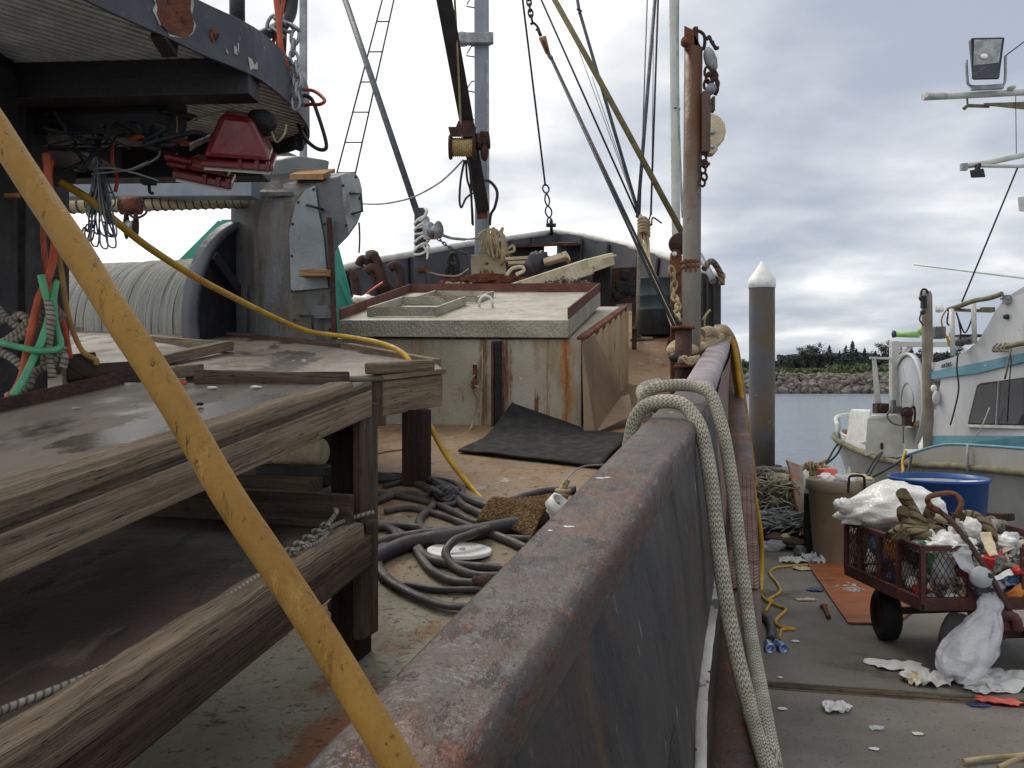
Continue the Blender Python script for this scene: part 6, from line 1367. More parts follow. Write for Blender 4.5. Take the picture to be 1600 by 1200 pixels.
def core(u, v):
    x = -60 + 420*u; y = 205.6 + 9*v; z = -1.2 + 5.4*min(1, v*1.15) + (.9*nz((x, y, 0), .55) + .5*nz((x, y, 4), 1.3)); return (x, y, z)
b.grid(core, 300, 8, False); tag(b.build('breakwater_rubble', 'rock'), kind='stuff'); 
bpy.data.objects['breakwater_rubble']['label'] = 'grey rubble of the long low breakwater across the water'; bpy.data.objects['breakwater_rubble']['category'] = 'rubble'
# trees behind it
def leaf(b, p, s_, r):
    n = Vector((r.uniform(-1, 1), r.uniform(-1, 1), r.uniform(-.6, 1))).normalized(); u = n.orthogonal().normalized(); w_ = n.cross(u); a = r.random()*6.28
    u, w_ = u*math.cos(a) + w_*math.sin(a), w_*math.cos(a) - u*math.sin(a)
    b.add([p + u*s_, p + w_*s_*.7, p - u*s_, p - w_*s_*.7], [(0, 1, 2, 3)], [[(0, 0), (1, 0), (1, 1), (0, 1)]])
def conifer(seed, label):
    r = random.Random(seed); t_ = thing('conifer_tree', label, 'tree', (0, 0, 0), 'dark trees beyond the breakwater')
    b = MB(); b.tube([Vector((0, 0, -.05)), Vector((.01, 0, .5)), Vector((0, 0, 1))], [.022, .014, .003], 6); b.build('trunk', 'bark', t_)
    b = MB(); lv = 17
    for i in range(lv):
        z = .14 + .84*i/lv; rad = .24*(1 - i/lv)**.8*(.55 + .8*r.random()) + .015
        for j in range(8):
            if r.random() < .18: continue
            a = r.random()*6.28
            for q in range(7):
                f = (q + r.random())/7; p = Vector((math.cos(a)*rad*f, math.sin(a)*rad*f, z - .05*f + r.uniform(-.012, .012))); leaf(b, p, .020*(1.25 - .5*f), r)
    b.build('crown', 'leaf_dark', t_); return t_
def broad(seed, label):
    r = random.Random(seed); t_ = thing('broadleaf_tree', label, 'tree', (0, 0, 0), 'dark trees beyond the breakwater')
    b = MB(); b.tube([Vector((0, 0, -.05)), Vector((.02, 0, .4)), Vector((-.02, 0, .75))], [.03, .02, .006], 6)
    cl = []
    for k in range(13):
        a = r.random()*6.28; z = .35 + .6*r.random(); ra = .3*r.random()*(1.15 - abs(z-.6)); c = Vector((math.cos(a)*ra, math.sin(a)*ra, z)); cl.append(c)
        b.tube([Vector((0, 0, z*.55)), c], [.010, .003], 5)
    b.build('trunk', 'bark', t_); b = MB()
    for c in cl:
        for q in range(70): leaf(b, c + Vector((r.gauss(0, .05), r.gauss(0, .05), r.gauss(0, .04))), .020, r)
    b.build('crown', 'leaf_dark', t_); return t_
tl = {'c': 'dark pointed conifer in the tree line beyond the breakwater', 'b': 'dark rounded tree in the tree line beyond the breakwater'}
tp = {'c': [conifer(1, tl['c']), conifer(2, tl['c'])], 'b': [broad(3, tl['b']), broad(4, tl['b'])]}
tu = set(); rs = random.Random(9)
spec = [(1150, 566, 'b'), (1158, 561, 'b'), (1200, 556, 'b'), (1222, 559, 'b'), (1232, 552, 'b'), (1244, 562, 'b'), (1256, 543, 'b'), (1264, 547, 'b'), (1273, 540, 'b'), (1282, 556, 'b'), (1296, 540, 'c'), (1303, 556, 'b'), (1312, 548, 'c'), (1322, 540, 'c'), (1332, 533, 'c'), (1338, 545, 'c'), (1351, 544, 'c'), (1360, 556, 'b'), (1368, 548, 'c'), (1380, 537, 'b'), (1390, 540, 'c'), (1402, 550, 'c'), (1414, 546, 'b'), (1424, 541, 'c'), (1436, 544, 'b'), (1448, 552, 'c'), (1462, 546, 'b'), (1480, 548, 'c'), (1500, 544, 'b'), (1525, 550, 'c'), (1550, 545, 'b'), (1580, 540, 'c'), (1100, 562, 'b'), (1120, 566, 'c'), (1180, 562, 'c')]
for (px, py, k) in spec:
    d = 250 + rs.uniform(-8, 8); top = P(px, py, d); zb = EYE + (600 - 588)/FPX*d; h = top.z - zb
    i = rs.randrange(2); src = tp[k][i]; sc = (h*1.35, h*1.35, h*1.06) if k == 'b' else (h*1.35, h*1.35, h*1.06)
    if (k, i) not in tu: tu.add((k, i)); src.location = (top.x, d, zb); src.scale = sc; src.rotation_euler = (0, 0, rs.random()*6)
    else: copy_tree(src, (top.x, d, zb), rs.random()*6, sc)
b = MB(); r = random.Random(3)                                  # continuous low scrub: nobody could count it
for k in range(9000):
    px = r.uniform(1040, 1680); d = r.uniform(225, 245); top = 577 - 10*max(0, noise.noise(Vector((px*.03, 2, 0)))) - 9*(px > 1290 and px < 1480)*r.random()
    py = r.uniform(top, 590); leaf(b, P(px, py, d), r.uniform(.35, .8), r)
o = b.build('shore_scrub', 'leaf_green'); tag(o, 'low green scrub along the far bank behind the breakwater', 'scrub', kind='stuff')
b = MB()
for k in range(12000):
    px = r.uniform(1040, 1680); d = r.uniform(247, 262); top = 556 + 7*noise.noise(Vector((px*.02, 5, 0))) + (10 if px < 1215 else 0) - 3*(px > 1290)
    py = r.uniform(top, 584); leaf(b, P(px, py, d), r.uniform(.4, .9), r)
o = b.build('far_wood', 'leaf_dark'); tag(o, 'dark far-off wood filling the gaps of the tree line', 'wood', kind='stuff')

# ================================================================== PILING
pile = thing('dock_piling', 'tall brown steel piling with white cone cap at the end of the dock', 'piling', P(1190.5, 727, 18.0) + Vector((0, 0, -.9)))
b = MB(); b.lathe(Vector((P(1190.5, 600, 18.0).x, 18.0, -4)), (0, 0, 1), [(.262, 0), (.262, 4 + EYE + (600-449)/FPX*18)], 40); b.build('shaft', 'pile', pile)
b = MB(); zt = EYE + (600-450)/FPX*18; h1 = 14/FPX*18; h2 = 28/FPX*18
pc_ = Vector((P(1190.5, 600, 18.0).x, 18.0, zt)); b.lathe(pc_, (0, 0, 1), [(.262, -.005), (.278, 0), (.278, h1), (.25, h1 + .004)], 48); b.build('cap_collar', 'white', pile)
b = MB(); b.lathe(pc_, (0, 0, 1), [(.266, h1 + .002), (.015, h1 + h2*.98), (0, h1 + h2)], 48); b.build('cone_cap', 'white', pile)
b = MB(); b.lathe(Vector((pc_.x, pc_.y, -.02)), (0, 0, 1), [(.262, 0), (.40, 0), (.40, .03), (.264, .03)], 32); b.build('pile_collar', 'rubber', pile)

# ================================================================== SECOND BOAT
bt2 = thing('moored_boat', 'white fishing boat with teal trim, dark cabin window and stern reel moored at the right', 'boat', (8.2, 13.5, WATER))
SX = lambda d: interp([(8, 7.35), (11.5, 6.82), (14, 6.55), (16, 6.35), (17, 6.42)], d)
def S(px, py):
    """point on the boat's near side at a pixel"""
    k = (px-800)/FPX; lo, hi = 6, 30
    for _ in range(50):
        m2 = (lo+hi)/2
        if k*m2 < SX(m2): lo = m2
        else: hi = m2
    return P(px, py, lo)
def So(px, py, inb): 
    p = S(px, py); d = p.y; q = P(px, py, d); s_ = (d + inb*1.4)/d; return P(px, py, d*s_) if inb else q
# hull: gunwale, guard and lower side
gun = [(1309, 689), (1330, 700), (1352, 709), (1375, 717), (1412, 724), (1450, 727), (1487, 728), (1540, 733), (1600, 739), (1700, 747), (1800, 755)]
upp = [(1312, 680), (1332, 691), (1354, 700), (1378, 709), (1405, 714), (1432, 706), (1459, 698), (1487, 694), (1545, 697), (1600, 701), (1700, 708), (1800, 715)]
stern_x = [P(1309, 689, 17.0), P(1304, 684, 17.6), P(1303, 680, 18.2), P(1308, 676, 18.8)]
gl = [S(*q) for q in gun]; gl[0] = P(1309, 689, 17.0)
rim = [P(1330, 672, 20.4), P(1312, 676, 19.2)] + stern_x[::-1][1:] + gl[1:]
b = MB(); b.tube(spl(rim, 5), .055, 10); b.build('guard_rail', 'guard', bt2)
def low(p, k, tuck): return Vector((p.x + tuck, p.y - tuck*.35 if p.y > 16.5 else p.y, p.z + (WATER - .25 - p.z)*k))
b = MB(); rs_ = spl(rim, 4); b.grid(lambda u, v: low(rs_[round(u*(len(rs_)-1))], v*.62, .28*v), len(rs_)-1, 5); b.build('hull', 'boathull', bt2)
b = MB(); b.grid(lambda u, v: low(rs_[round(u*(len(rs_)-1))], .62 + .38*v, .28 + .5*v), len(rs_)-1, 4); b.build('bottom_paint', 'boatred', bt2)
ul = [S(*q) for q in upp[4:]]; gl2 = [S(*q) for q in gun[4:]]
uu = spl(ul, 5); gg = spl([S(q[0], interp(gun, q[0])) for q in upp[4:]], 5)
b = MB(); b.grid(lambda u, v: uu[round(u*(len(uu)-1))].lerp(gg[round(u*(len(uu)-1))], v), len(uu)-1, 2, False); b.build('bulwark', 'boathull', bt2, solid=.02)
b = MB(); b.tube(uu, .022, 8); b.build('bulwark_cap', 'boatblue', bt2)
# deck of the boat
b = MB(); dk = [q + Vector((0, 0, -.05)) for q in spl(rim, 3)]; b.grid(lambda u, v: dk[round(u*(len(dk)-1))] + Vector((3.2*v, -.3*v, 0)), len(dk)-1, 2); b.build('deck', 'offwhite', bt2)
# cabin side with coloured bands and window (set slightly inboard)
K = 1.018
def C(px, py, extra=0):
    p = S(px, py); return P(px, py, p.y*K + extra)
def panel(pts, m, name, th=.04, off=0.0, bev=0):
    b = MB(); q = [C(*p) + Vector((-off, 0, 0)) for p in pts]; b.prism(q, Vector((th, .01, 0))); return b.build(name, m, bt2, bevel=bev)
panel([(1452, 697), (1450, 682), (1475, 680), (1600, 681), (1750, 684), (1750, 705), (1600, 702), (1490, 696)], 'boatblue', 'side_band', .05)
panel([(1456, 681), (1462, 640), (1471, 590), (1560, 572), (1750, 534), (1750, 684), (1600, 681)], 'boatwhite', 'cabin_side', 2.2)
panel([(1455, 593), (1456, 581), (1530, 567), (1600, 552), (1750, 518), (1750, 532), (1600, 566), (1530, 583)], 'boatblue', 'roof_band', .06, .03)
panel([(1459, 581), (1464, 566), (1490, 558), (1512, 548), (1530, 532), (1542, 512), (1555, 488), (1568, 470), (1584, 458), (1604, 446), (1650, 426), (1750, 400), (1750, 519), (1600, 553), (1530, 568)], 'boatwhite', 'bridge_wing', .05, .01)
panel([(1514, 663), (1516, 652), (1528, 603), (1533, 599), (1600, 590), (1750, 570), (1750, 668), (1600, 664)], 'rubber', 'window_frame', .02, .016)
panel([(1517, 661), (1531, 603), (1561, 598), (1558, 662)], 'glass', 'window', .02, .028); panel([(1563, 662), (1566, 597), (1600, 592), (1745, 572), (1745, 664), (1600, 663)], 'glass', 'window', .02, .028)
b = MB(); b.beam(C(1560.5, 664) + Vector((-.03, 0, 0)), C(1564.5, 596) + Vector((-.03, 0, 0)), .02, .03, Vector((1, 0, 0))); b.build('window_bar', 'wire_pale', bt2)
b = MB(); b.beam(C(1514, 665) + Vector((-.03, 0, 0)), C(1750, 672) + Vector((-.03, 0, 0)), .05, .04); b.build('window_sill', 'offwhite', bt2)
# roof registration lettering, lamp, fittings
try:
    cu = bpy.data.curves.new('registration_text', 'FONT'); cu.body = 'AKERS'; cu.size = .16; cu.extrude = .004; cu.align_x = 'CENTER'; cu.align_y = 'CENTER'
    to = bpy.data.objects.new('tmp_text', cu); scene.collection.objects.link(to); dg = bpy.context.evaluated_depsgraph_get(); me = bpy.data.meshes.new_from_object(to.evaluated_get(dg)); bpy.data.objects.remove(to)
    p0, p1 = C(1474, 573), C(1490, 569); xa = (p1-p0).normalized(); na = xa.cross(UPZ).normalized(); za = na.cross(xa) * -1 if na.cross(xa).z < 0 else na.cross(xa)
    wdt = max(v.co.x for v in me.vertices) - min(v.co.x for v in me.vertices); sc_ = (p1-p0).length/wdt
    cpt = (p0+p1)/2 + Vector((-.04, -.01, .0))
    for v in me.vertices: v.co = cpt + xa*v.co.x*sc_ + Vector((0, 0, 1))*v.co.y*sc_*.95 + na*0 + Vector((-1, 0, 0))*(v.co.z) - WLOC[bt2.name]
    me.materials.clear(); me.materials.append(M['wire_dk']); to = bpy.data.objects.new('hull_lettering', me); scene.collection.objects.link(to); to.parent = bt2
except Exception as ex_:
    print('text', ex_)
def ptube(name, pts, r, m, K2=K, n=10, sm=1):
    b = MB(); q = [P(x, y, S(min(x, 1790), y).y*K2 if len(t3) == 2 else t3[2]) for t3 in pts for x, y in [t3[:2]]]
    b.tube(spl(q, sm) if sm > 1 else q, r, n); return b.build(name, m, bt2)
b = MB(); b.blob(C(1465, 607) + Vector((-.06, 0, 0)), (.045, .045, .06), 0, 1, 14); b.build('deck_lamp', 'lamp_on', bt2)
b = MB(); b.blob(C(1468, 622) + Vector((-.05, 0, 0)), (.06, .06, .12), .05, 1, 14); b.build('vent_cowl', 'boatwhite', bt2)
b = MB(); b.lathe(C(1576, 495) + Vector((-.02, 0, 0)), (-1, -.3, 0), [(0, .05), (.03, .05), (.04, 0)], 12); b.build('horn', 'black', bt2)
b = MB(); b.box(C(1577, 468) + Vector((-.04, 0, 0)), (.03, 0, 0), (0, .05, 0), (0, 0, .06)); b.box(C(1576, 466) + Vector((-.05, 0, 0)), (.02, 0, 0), (0, .09, 0), (0, 0, .015)); b.build('cleat', 'wire_pale', bt2)
ptube('hand_rail', [(1553, 547), (1575, 541), (1605, 535), (1660, 526)], .035, 'guard', 1.005)
b = MB()
for x in (1570, 1576, 1583, 1588): b.tube(spl([C(x, 536) + Vector((-.1, 0, 0)), C(x-3, 545) + Vector((-.14, 0, 0)), C(x + 3, 549) + Vector((-.12, 0, 0)), C(x + 5, 538) + Vector((-.1, 0, 0))], 4), .014, 6)
b.build('rail_rope', 'rope', bt2)
ptube('hanging_rope', [(1580, 545), (1575, 565), (1573, 580), (1570, 592), (1572, 582)], .014, 'rope', 1.0, 6)
ptube('hanging_wire', [(1578, 548), (1580, 565), (1577, 600), (1574, 660)], .008, 'wire_dk', 1.0, 6)
ptube('hanging_wire', [(1497, 552), (1495, 575), (1498, 605), (1494, 630), (1485, 664)], .012, 'wire_dk', 1.0, 6, 5)
ptube('whip_line', [(1546, 637), (1533, 670), (1519, 690)], .008, 'offwhite', 1.0, 6)
# stern gear: frame, net reel, posts
DG = 15.6
def G2(px, py, d=DG): return P(px, py, d)
b = MB(); b.beam(G2(1397, 700), G2(1397, 533), .13, .13, Vector((0, 1, 0))); b.beam(G2(1391, 538), G2(1500, 538), .12, .09, UPZ); b.beam(G2(1404, 560), G2(1424, 541), .06, .06); b.build('gantry', 'offwhite', bt2, bevel=.008)
b = MB(); b.beam(G2(1359, 559), G2(1395, 560), .04, .04); b.build('gantry_arm', 'offwhite', bt2)
b = MB(); b.hexa([G2(1367, 630), G2(1377, 630), G2(1377, 630, 15.7), G2(1367, 630, 15.7), G2(1362, 560), G2(1369, 560), G2(1369, 560, 15.7), G2(1362, 560, 15.7)]); b.build('davit', 'offwhite', bt2, bevel=.006)
b = MB(); b.box(G2(1376, 638), (.11, 0, 0), (0, .1, 0), (0, 0, .09)); b.lathe(G2(1379, 638, 15.5), (0, -1, 0), [(0, .06), (.07, .05), (.075, 0)], 14); b.build('hauler', 'rust_dk', bt2, bevel=.01)
def ell(cx0, cy0, rx, ry_t, ry_b, n=36): return [(cx0 + rx*math.cos(a), cy0 - (ry_t if math.sin(a) > 0 else ry_b)*math.sin(a)) for a in [k*2*math.pi/n for k in range(n)]]
rc = G2(1420, 626, 15.0); rax = Vector((-.993, .12, 0)).normalized()
b = MB(); b.lathe(rc, rax, [(0, .02), (.76, .02), (.79, .0), (.83, .03), (.83, -.03), (.76, -.02), (0, -.02)], 48); b.lathe(rc, rax, [(.16, -1.0), (.16, 0)], 20); M['reelgrey'] = mat('reel_grey', (176, 180, 184), (160, 164, 168), s=3, rough=.5, layers=(((150, 148, 140), 4, (1, 1, .4), .56, .1, .7), ((120, 96, 76), 10, (1, 1, .4), .66, .04, .75))); b.build('net_reel', 'reelgrey', bt2)
b = MB(); b.tube([rc + (rax.cross(UPZ).normalized()*math.cos(a) + UPZ*math.sin(a))*.81 + rax*.03 for a in [k*2*math.pi/40 for k in range(40)]], .028, 8, closed=True); b.build('reel_rim', 'boatwhite', bt2)
b = MB(); b.lathe(rc, rax, [(.30, .02), (.31, .035), (.32, .02)], 36); b.build('reel_hub_ring', 'wire_pale', bt2)
mc_ = P(1417, 645, 14.1); b = MB(); b.lathe(mc_, (-.4, -.9, 0), [(0, -.12), (.07, -.12), (.075, -.02), (.10, -.02), (.10, .02), (.06, .02), (.05, .09), (0, .09)], 18); b.box(mc_ + Vector((0, 0, -.13)), (.06, 0, 0), (0, .06, 0), (0, 0, .08)); b.tube(spl([mc_ + Vector((.05, 0, .05)), mc_ + Vector((.12, 0, .1)), mc_ + Vector((.13, 0, -.1)), mc_ + Vector((.08, 0, -.22))], 4), .018, 7); b.build('reel_motor', 'rust_dk', bt2, bevel=.006)
b = MB(); b.lathe(P(1451, 705, 13.9), (-.012, .0, 1), [(.085, 0), (.082, 2.5), (.06, 2.57), (0, 2.59)], 20); M['postbrown'] = mat('brown_grey_post', (142, 134, 122), (120, 108, 96), s=3, layers=(((104, 84, 70), 3, (1, 1, .4), .55, .1),)); b.build('reel_post', 'postbrown', bt2)
b = MB(); b.box(P(1460, 572, 13.9), (.10, 0, 0), (0, .08, 0), (0, 0, .06)); b.build('post_clamp', 'offwhite', bt2)
b = MB(); b.box(P(1443, 472, 13.8), (.035, 0, 0), (0, .04, 0), (0, 0, .10)); b.lathe(P(1440, 466, 13.75), (0, -1, 0), [(0, .05), (.045, .05), (.05, 0), (.03, -.03), (0, -.03)], 14); b.lathe(P(1441, 488, 13.75), (0, -1, 0), [(0, .05), (.035, .05), (.04, 0), (0, -.03)], 14); b.tube(spl([P(1438, 464, 13.8), P(1441, 453, 13.8), P(1447, 453, 13.8), P(1450, 459, 13.8)], 4), .02, 7); b.tube(spl([P(1439, 490, 13.75), P(1437, 500, 13.75), P(1443, 508, 13.75)], 4), .014, 6); b.build('post_fitting', 'black', bt2, bevel=.006)
b = MB(); b.lathe(P(1468, 482, 13.7), (0, -.3, -1), [(0, -.05), (.05, -.05), (.065, .04), (.055, .05), (0, .05)], 16); b.build('work_lamp', 'white', bt2)
b = MB(); b.tube([P(1399, 522, 15.2), P(1436, 523, 14.9)], .055, 14); b.build('green_roller', 'lime', bt2)
b = MB(); b.blob(P(1444, 517, 14.7), (.11, .1, .1), .1, 2, 16, 2); b.build('buoy', 'lime', bt2)
b = MB(); b.lathe(P(1398, 522, 15.2), (-1, 0, 0), [(0, 0), (.065, 0), (.065, .03), (0, .03)], 14); b.build('roller_end', 'black', bt2)
b = MB(); b.box(P(1466, 520, 14.2), (.09, 0, 0), (0, .09, 0), (0, 0, .1)); b.build('control_box', 'greypaint', bt2, bevel=.02)
# bait tub and low box at the stern
b = MB(); b.hexa([P(1320, 700, 16.6), P(1352, 704, 15.9), P(1358, 698, 16.6), P(1328, 694, 17.2), P(1329, 640, 16.6), P(1360, 641, 15.9), P(1362, 640, 16.6), P(1332, 639, 17.2)]); b.build('stern_tub', 'white', bt2, bevel=.02)
b = MB(); b.prism([P(1351, 712, 15.4), P(1355, 655, 15.4), P(1360, 649, 15.4), P(1400, 648, 15.2), P(1408, 652, 15.2), P(1412, 664, 15.2), P(1411, 716, 15.2)], (.25, .5, 0)); b.build('stern_box', 'offwhite', bt2, bevel=.015)
b = MB(); b.beam(P(1378, 692, 15.25), P(1378, 702, 15.25), .05, .02, Vector((0, 1, 0))); b.build('box_latch', 'black', bt2)
b = MB(); b.hexa([P(1413, 702, 14.6), P(1435, 702, 14.6), P(1435, 702, 15.2), P(1413, 702, 15.2), P(1413, 668, 14.6), P(1435, 668, 14.6), P(1435, 668, 15.2), P(1413, 668, 15.2)]); b.build('reel_stand', 'offwhite', bt2, bevel=.01)
b = MB(); b.tube(spl([P(1309, 665, 17.2), P(1306, 655, 17.6), P(1312, 650, 18.2), P(1326, 648, 18.8), P(1345, 647, 19)], 5), .045, 8); b.build('stern_rail', 'offwhite', bt2)
for x, y0, y1, d in ((1308, 690, 662, 17.2), (1311, 684, 655, 17.8)): 
    b = MB(); b.tube([P(x, y0, d), P(x, y1, d)], .03, 8); b.build('stern_rail_post', 'offwhite', bt2)
b = MB(); b.grid(lambda u, v: (P(1309, 664, 17.2).lerp(P(1312, 650, 18.2), u)).lerp(P(1313, 690, 17.2).lerp(P(1314, 682, 18.2), u), v), 4, 4); b.build('stern_panel', 'boatblue', bt2, solid=.03)
# flying bridge rail, wires, aerial, mast with spars and lamps
b = MB(); b.tube(spl([P(1481, 484, 13), P(1500, 478, 12.8), P(1522, 470, 12.5), P(1545, 466, 12.2), P(1566, 459, 12)], 4), .035, 10); b.build('bridge_rail', 'guard', bt2)
for x, y0, y1 in ((1487, 556, 483), (1521, 536, 471)): 
    b = MB(); b.tube([P(x + 2, y0, 12.6), P(x, y1, 12.7)], .035, 10); b.build('rail_post', 'offwhite', bt2)
b = MB(); b.tube([P(1490, 484, 12.9), P(1550, 486, 12.6)], .025, 8); b.box(P(1543, 484, 12.6), (.09, 0, 0), (0, .04, 0), (0, 0, .035)); b.build('search_bar', 'guard', bt2)
for i, pts in enumerate(([(1478, 485), (1471, 500), (1476, 520), (1484, 535)], [(1494, 488), (1500, 505), (1508, 520), (1518, 500), (1520, 485)], [(1482, 488), (1480, 505), (1488, 512), (1484, 525)], [(1498, 500), (1501, 520), (1500, 530)])):
    b = MB(); b.tube(spl([P(x, y, 12.8) for x, y in pts], 5), .012, 7); b.build('bridge_wire', ['hose_tan', 'wire_dk', 'wire_dk', 'wire_dk'][i], bt2)
b = MB(); b.tube(spl([P(1480, 525, 12.8), P(1483, 540, 12.8), P(1486, 530, 12.8), P(1484, 520, 12.8)], 4), .018, 7); b.build('bridge_cord', 'hose_yellow', bt2)
b = MB(); b.blob(P(1500, 534, 12.9), (.13, .1, .07), .4, 2, 14, 3); b.blob(P(1514, 532, 12.9), (.09, .08, .06), .4, 2, 14, 6); b.build('bridge_gear', 'greypaint', bt2)
b = MB(); b.box(P(1513, 525, 13), (.16, 0, 0), (0, .1, 0), (0, 0, .02)); b.build('bridge_shelf', 'rust_dk', bt2)
b = MB(); b.tube([P(1428, 413, 13.5), P(1640, 440, 12.5)], .015, 8); b.build('aerial', 'white', bt2)
mx = 8.2
b = MB(); b.tube([Vector((mx, 12.0, 0)), Vector((mx, 12.0, 9))], .09, 16); b.build('mast', 'offwhite', bt2)
b = MB(); b.tube([P(1442, 152, 11.6), P(1600, 144, 11.8), P(1730, 140, 12.0)], .045, 10); b.tube([P(1448, 148, 11.5), P(1478, 149, 11.6)], .035, 8); b.build('spar', 'offwhite', bt2)
b = MB(); b.hexa([P(1540, 165, 11.7), P(1730, 185, 11.9), P(1730, 185, 12.0), P(1540, 165, 11.85), P(1536, 161, 11.7), P(1730, 155, 11.9), P(1730, 155, 12.0), P(1536, 161, 11.85)]); b.tube([P(1506, 170, 11.7), P(1512, 165, 11.7), P(1545, 166, 11.75)], .025, 8); b.tube([P(1511, 152, 11.7), P(1512, 166, 11.7)], .012, 6); b.build('lower_spar', 'guard', bt2)
b = MB(); b.tube([P(1504, 260, 11.6), P(1545, 254, 11.7), P(1600, 242, 11.9), P(1730, 215, 12)], .04, 10); b.tube([P(1530, 259, 11.6), P(1590, 260, 11.8), P(1730, 250, 12)], .025, 8); b.build('spar', 'offwhite', bt2)
b = MB(); b.box(P(1506, 261, 11.55), (.04, 0, 0), (0, .03, 0), (0, 0, .045)); b.build('spar_end', 'wire_pale', bt2)
fl = thing('floodlight', 'big square floodlight on a bracket atop the white boat spar', 'lamp', P(1540, 141, 11.6))
b = MB(); b.hexa([P(1519, 125, 11.4), P(1561, 124, 11.4), P(1561, 122, 11.75), P(1519, 123, 11.75), P(1517, 59, 11.4), P(1570, 58, 11.4), P(1566, 62, 11.75), P(1513, 64, 11.75)]); b.build('housing', 'black', fl, bevel=.02)
b = MB(); b.hexa([P(1521, 102, 11.385), P(1561, 98, 11.385), P(1561, 98, 11.40), P(1521, 102, 11.40), P(1522, 62, 11.385), P(1566, 61, 11.385), P(1566, 61, 11.40), P(1522, 62, 11.40)]); b.build('reflector', 'lens', fl)
b = MB(); b.blob(P(1538, 88, 11.36), (.05, .02, .035), 0, 1, 12); b.build('bulb', 'lamp_on', fl)
b = MB(); b.hexa([P(1518, 123, 11.385), P(1561, 122, 11.385), P(1561, 122, 11.40), P(1518, 123, 11.40), P(1520, 102, 11.38), P(1562, 99, 11.38), P(1562, 99, 11.40), P(1520, 102, 11.40)]); b.build('shade', 'band', fl)
b = MB(); b.tube(spl([P(1510, 94, 11.5), P(1511, 118, 11.5), P(1514, 133, 11.5), P(1530, 135, 11.5), P(1560, 133, 11.5), P(1570, 128, 11.5), P(1571, 88, 11.5)], 3), .018, 8); b.build('bracket', 'wire_pale', fl)
b = MB(); b.beam(P(1518, 138, 11.5), P(1567, 136, 11.5), .06, .05); b.build('foot', 'wire_pale', fl)
fl2 = thing('floodlight', 'small dark floodlight hanging below the lower spar of the white boat', 'lamp', P(1527, 279, 11.6))
b = MB(); b.hexa([P(1517, 278, 11.45), P(1540, 277, 11.45), P(1539, 276, 11.65), P(1517, 277, 11.65), P(1515, 266, 11.45), P(1537, 263, 11.45), P(1537, 264, 11.65), P(1516, 266, 11.65)]); b.build('housing', 'black', fl2, bevel=.012)
b = MB(); b.beam(P(1527, 265, 11.55), P(1529, 256, 11.55), .08, .04); b.build('bracket', 'black', fl2)
b = MB(); b.blob(P(1580, 137, 11.7), (.06, .06, .03), 0, 1, 12); b.build('spar_lamp', 'offwhite', bt2)
for pts, r in (([P(1570, 88, 11.6), P(1640, 35, 12)], .008), ([P(1590, 262, 11.7), P(1503, 472, 12.7)], .012), ([P(1587, 150, 11.7), P(1588, 240, 11.8)], .005)):
    b = MB(); b.tube(pts, r, 6); b.build('rigging_wire', 'wire_dk', bt2)
b = MB(); b.hexa([P(1592, 330, 12), P(1722, 345, 12), P(1722, 345, 12.2), P(1592, 330, 12.2), P(1590, 308, 12), P(1722, 290, 12), P(1722, 290, 12.2), P(1590, 308, 12.2)]); b.build('radar_bracket', 'offwhite', bt2, bevel=.01)
# dock lines of the white boat
for i, pts in enumerate(([P(1378, 707, 15.0), P(1365, 720, 14.6), P(1352, 742, 13.5), P(1345, 748, 12.6)], [P(1378, 707, 15.0), P(1366, 728, 14), P(1356, 745, 12.9), P(1352, 752, 12.4)], [P(1420, 712, 14.2), P(1395, 728, 13.6), P(1366, 744, 12.8), P(1350, 752, 12.3)], [P(1312, 690, 16.9), P(1303, 702, 16.6), P(1294, 718, 16.2), P(1284, 728, 16.0)], [P(1318, 690, 16.9), P(1306, 712, 16.4), P(1288, 727, 16.0)], [P(1424, 712, 14), P(1418, 745, 13.2)])):
    line('dock_line', pts, .02, 'wire_dk', ['black mooring line nearest the stern box of the white boat', 'second black mooring line under the stern box', 'black mooring line reaching furthest along the white hull', 'black line dropping from the stern corner of the white boat', 'second line slanting from the stern corner to the dock', 'black line hanging straight beside the yellow one on the white hull'][i], 'rope', 7, 4)
line('dock_line', [P(1415, 705, 14.1), P(1410, 720, 13.9), P(1411, 735, 13.4), P(1408, 745, 13)], .022, 'hose_yellow', 'yellow line hanging over the side of the white boat', 'rope', 7, 4)
b = MB(); b.tube([S(1519, 694) + Vector((-.06, 0, 0)), S(1518, 745) + Vector((-.06, 0, 0))], .02, 8); tag(b.build('fender_line', 'wire_pale'), 'pale line hanging down the hull near the right edge', 'rope')
b = MB(); b.beam(P(1535, 806, 9.6), P(1582, 808, 9.3), .10, .08); tag(b.build('rub_timber', 'rust_dk', bevel=.01), 'dark timber against the white hull right of the blue tub', 'timber')

b = MB(); b.tube(spl([P(1311, 672, 17.3), P(1318, 680, 17.0), P(1335, 687, 16.6), P(1352, 692, 15.9)], 4), .03, 8); b.build('stern_rail', 'offwhite', bt2)
for x, y0, y1, d in ((1391, 700, 566, 16.2), (1436, 690, 560, 16.4)):
    b = MB(); b.tube([P(x, y0, d), P(x, y1, d)], .03, 8); b.build('stern_stanchion', 'guard', bt2)
b = MB(); b.tube([P(1388, 600, 16.2), P(1440, 598, 16.4)], .025, 8); b.build('stern_crossbar', 'guard', bt2)
b = MB(); b.box(P(1400, 640, 14.9), (.09, .02, 0), (0, .07, 0), (0, 0, .06)); b.box(P(1396, 632, 14.9), (.03, 0, 0), (0, .05, 0), (0, 0, .08)); b.tube(spl([P(1392, 640, 14.8), P(1386, 650, 14.8), P(1396, 662, 14.7), P(1412, 664, 14.6)], 5), .02, 7); b.build('stern_gear', 'greypaint', bt2, bevel=.01)
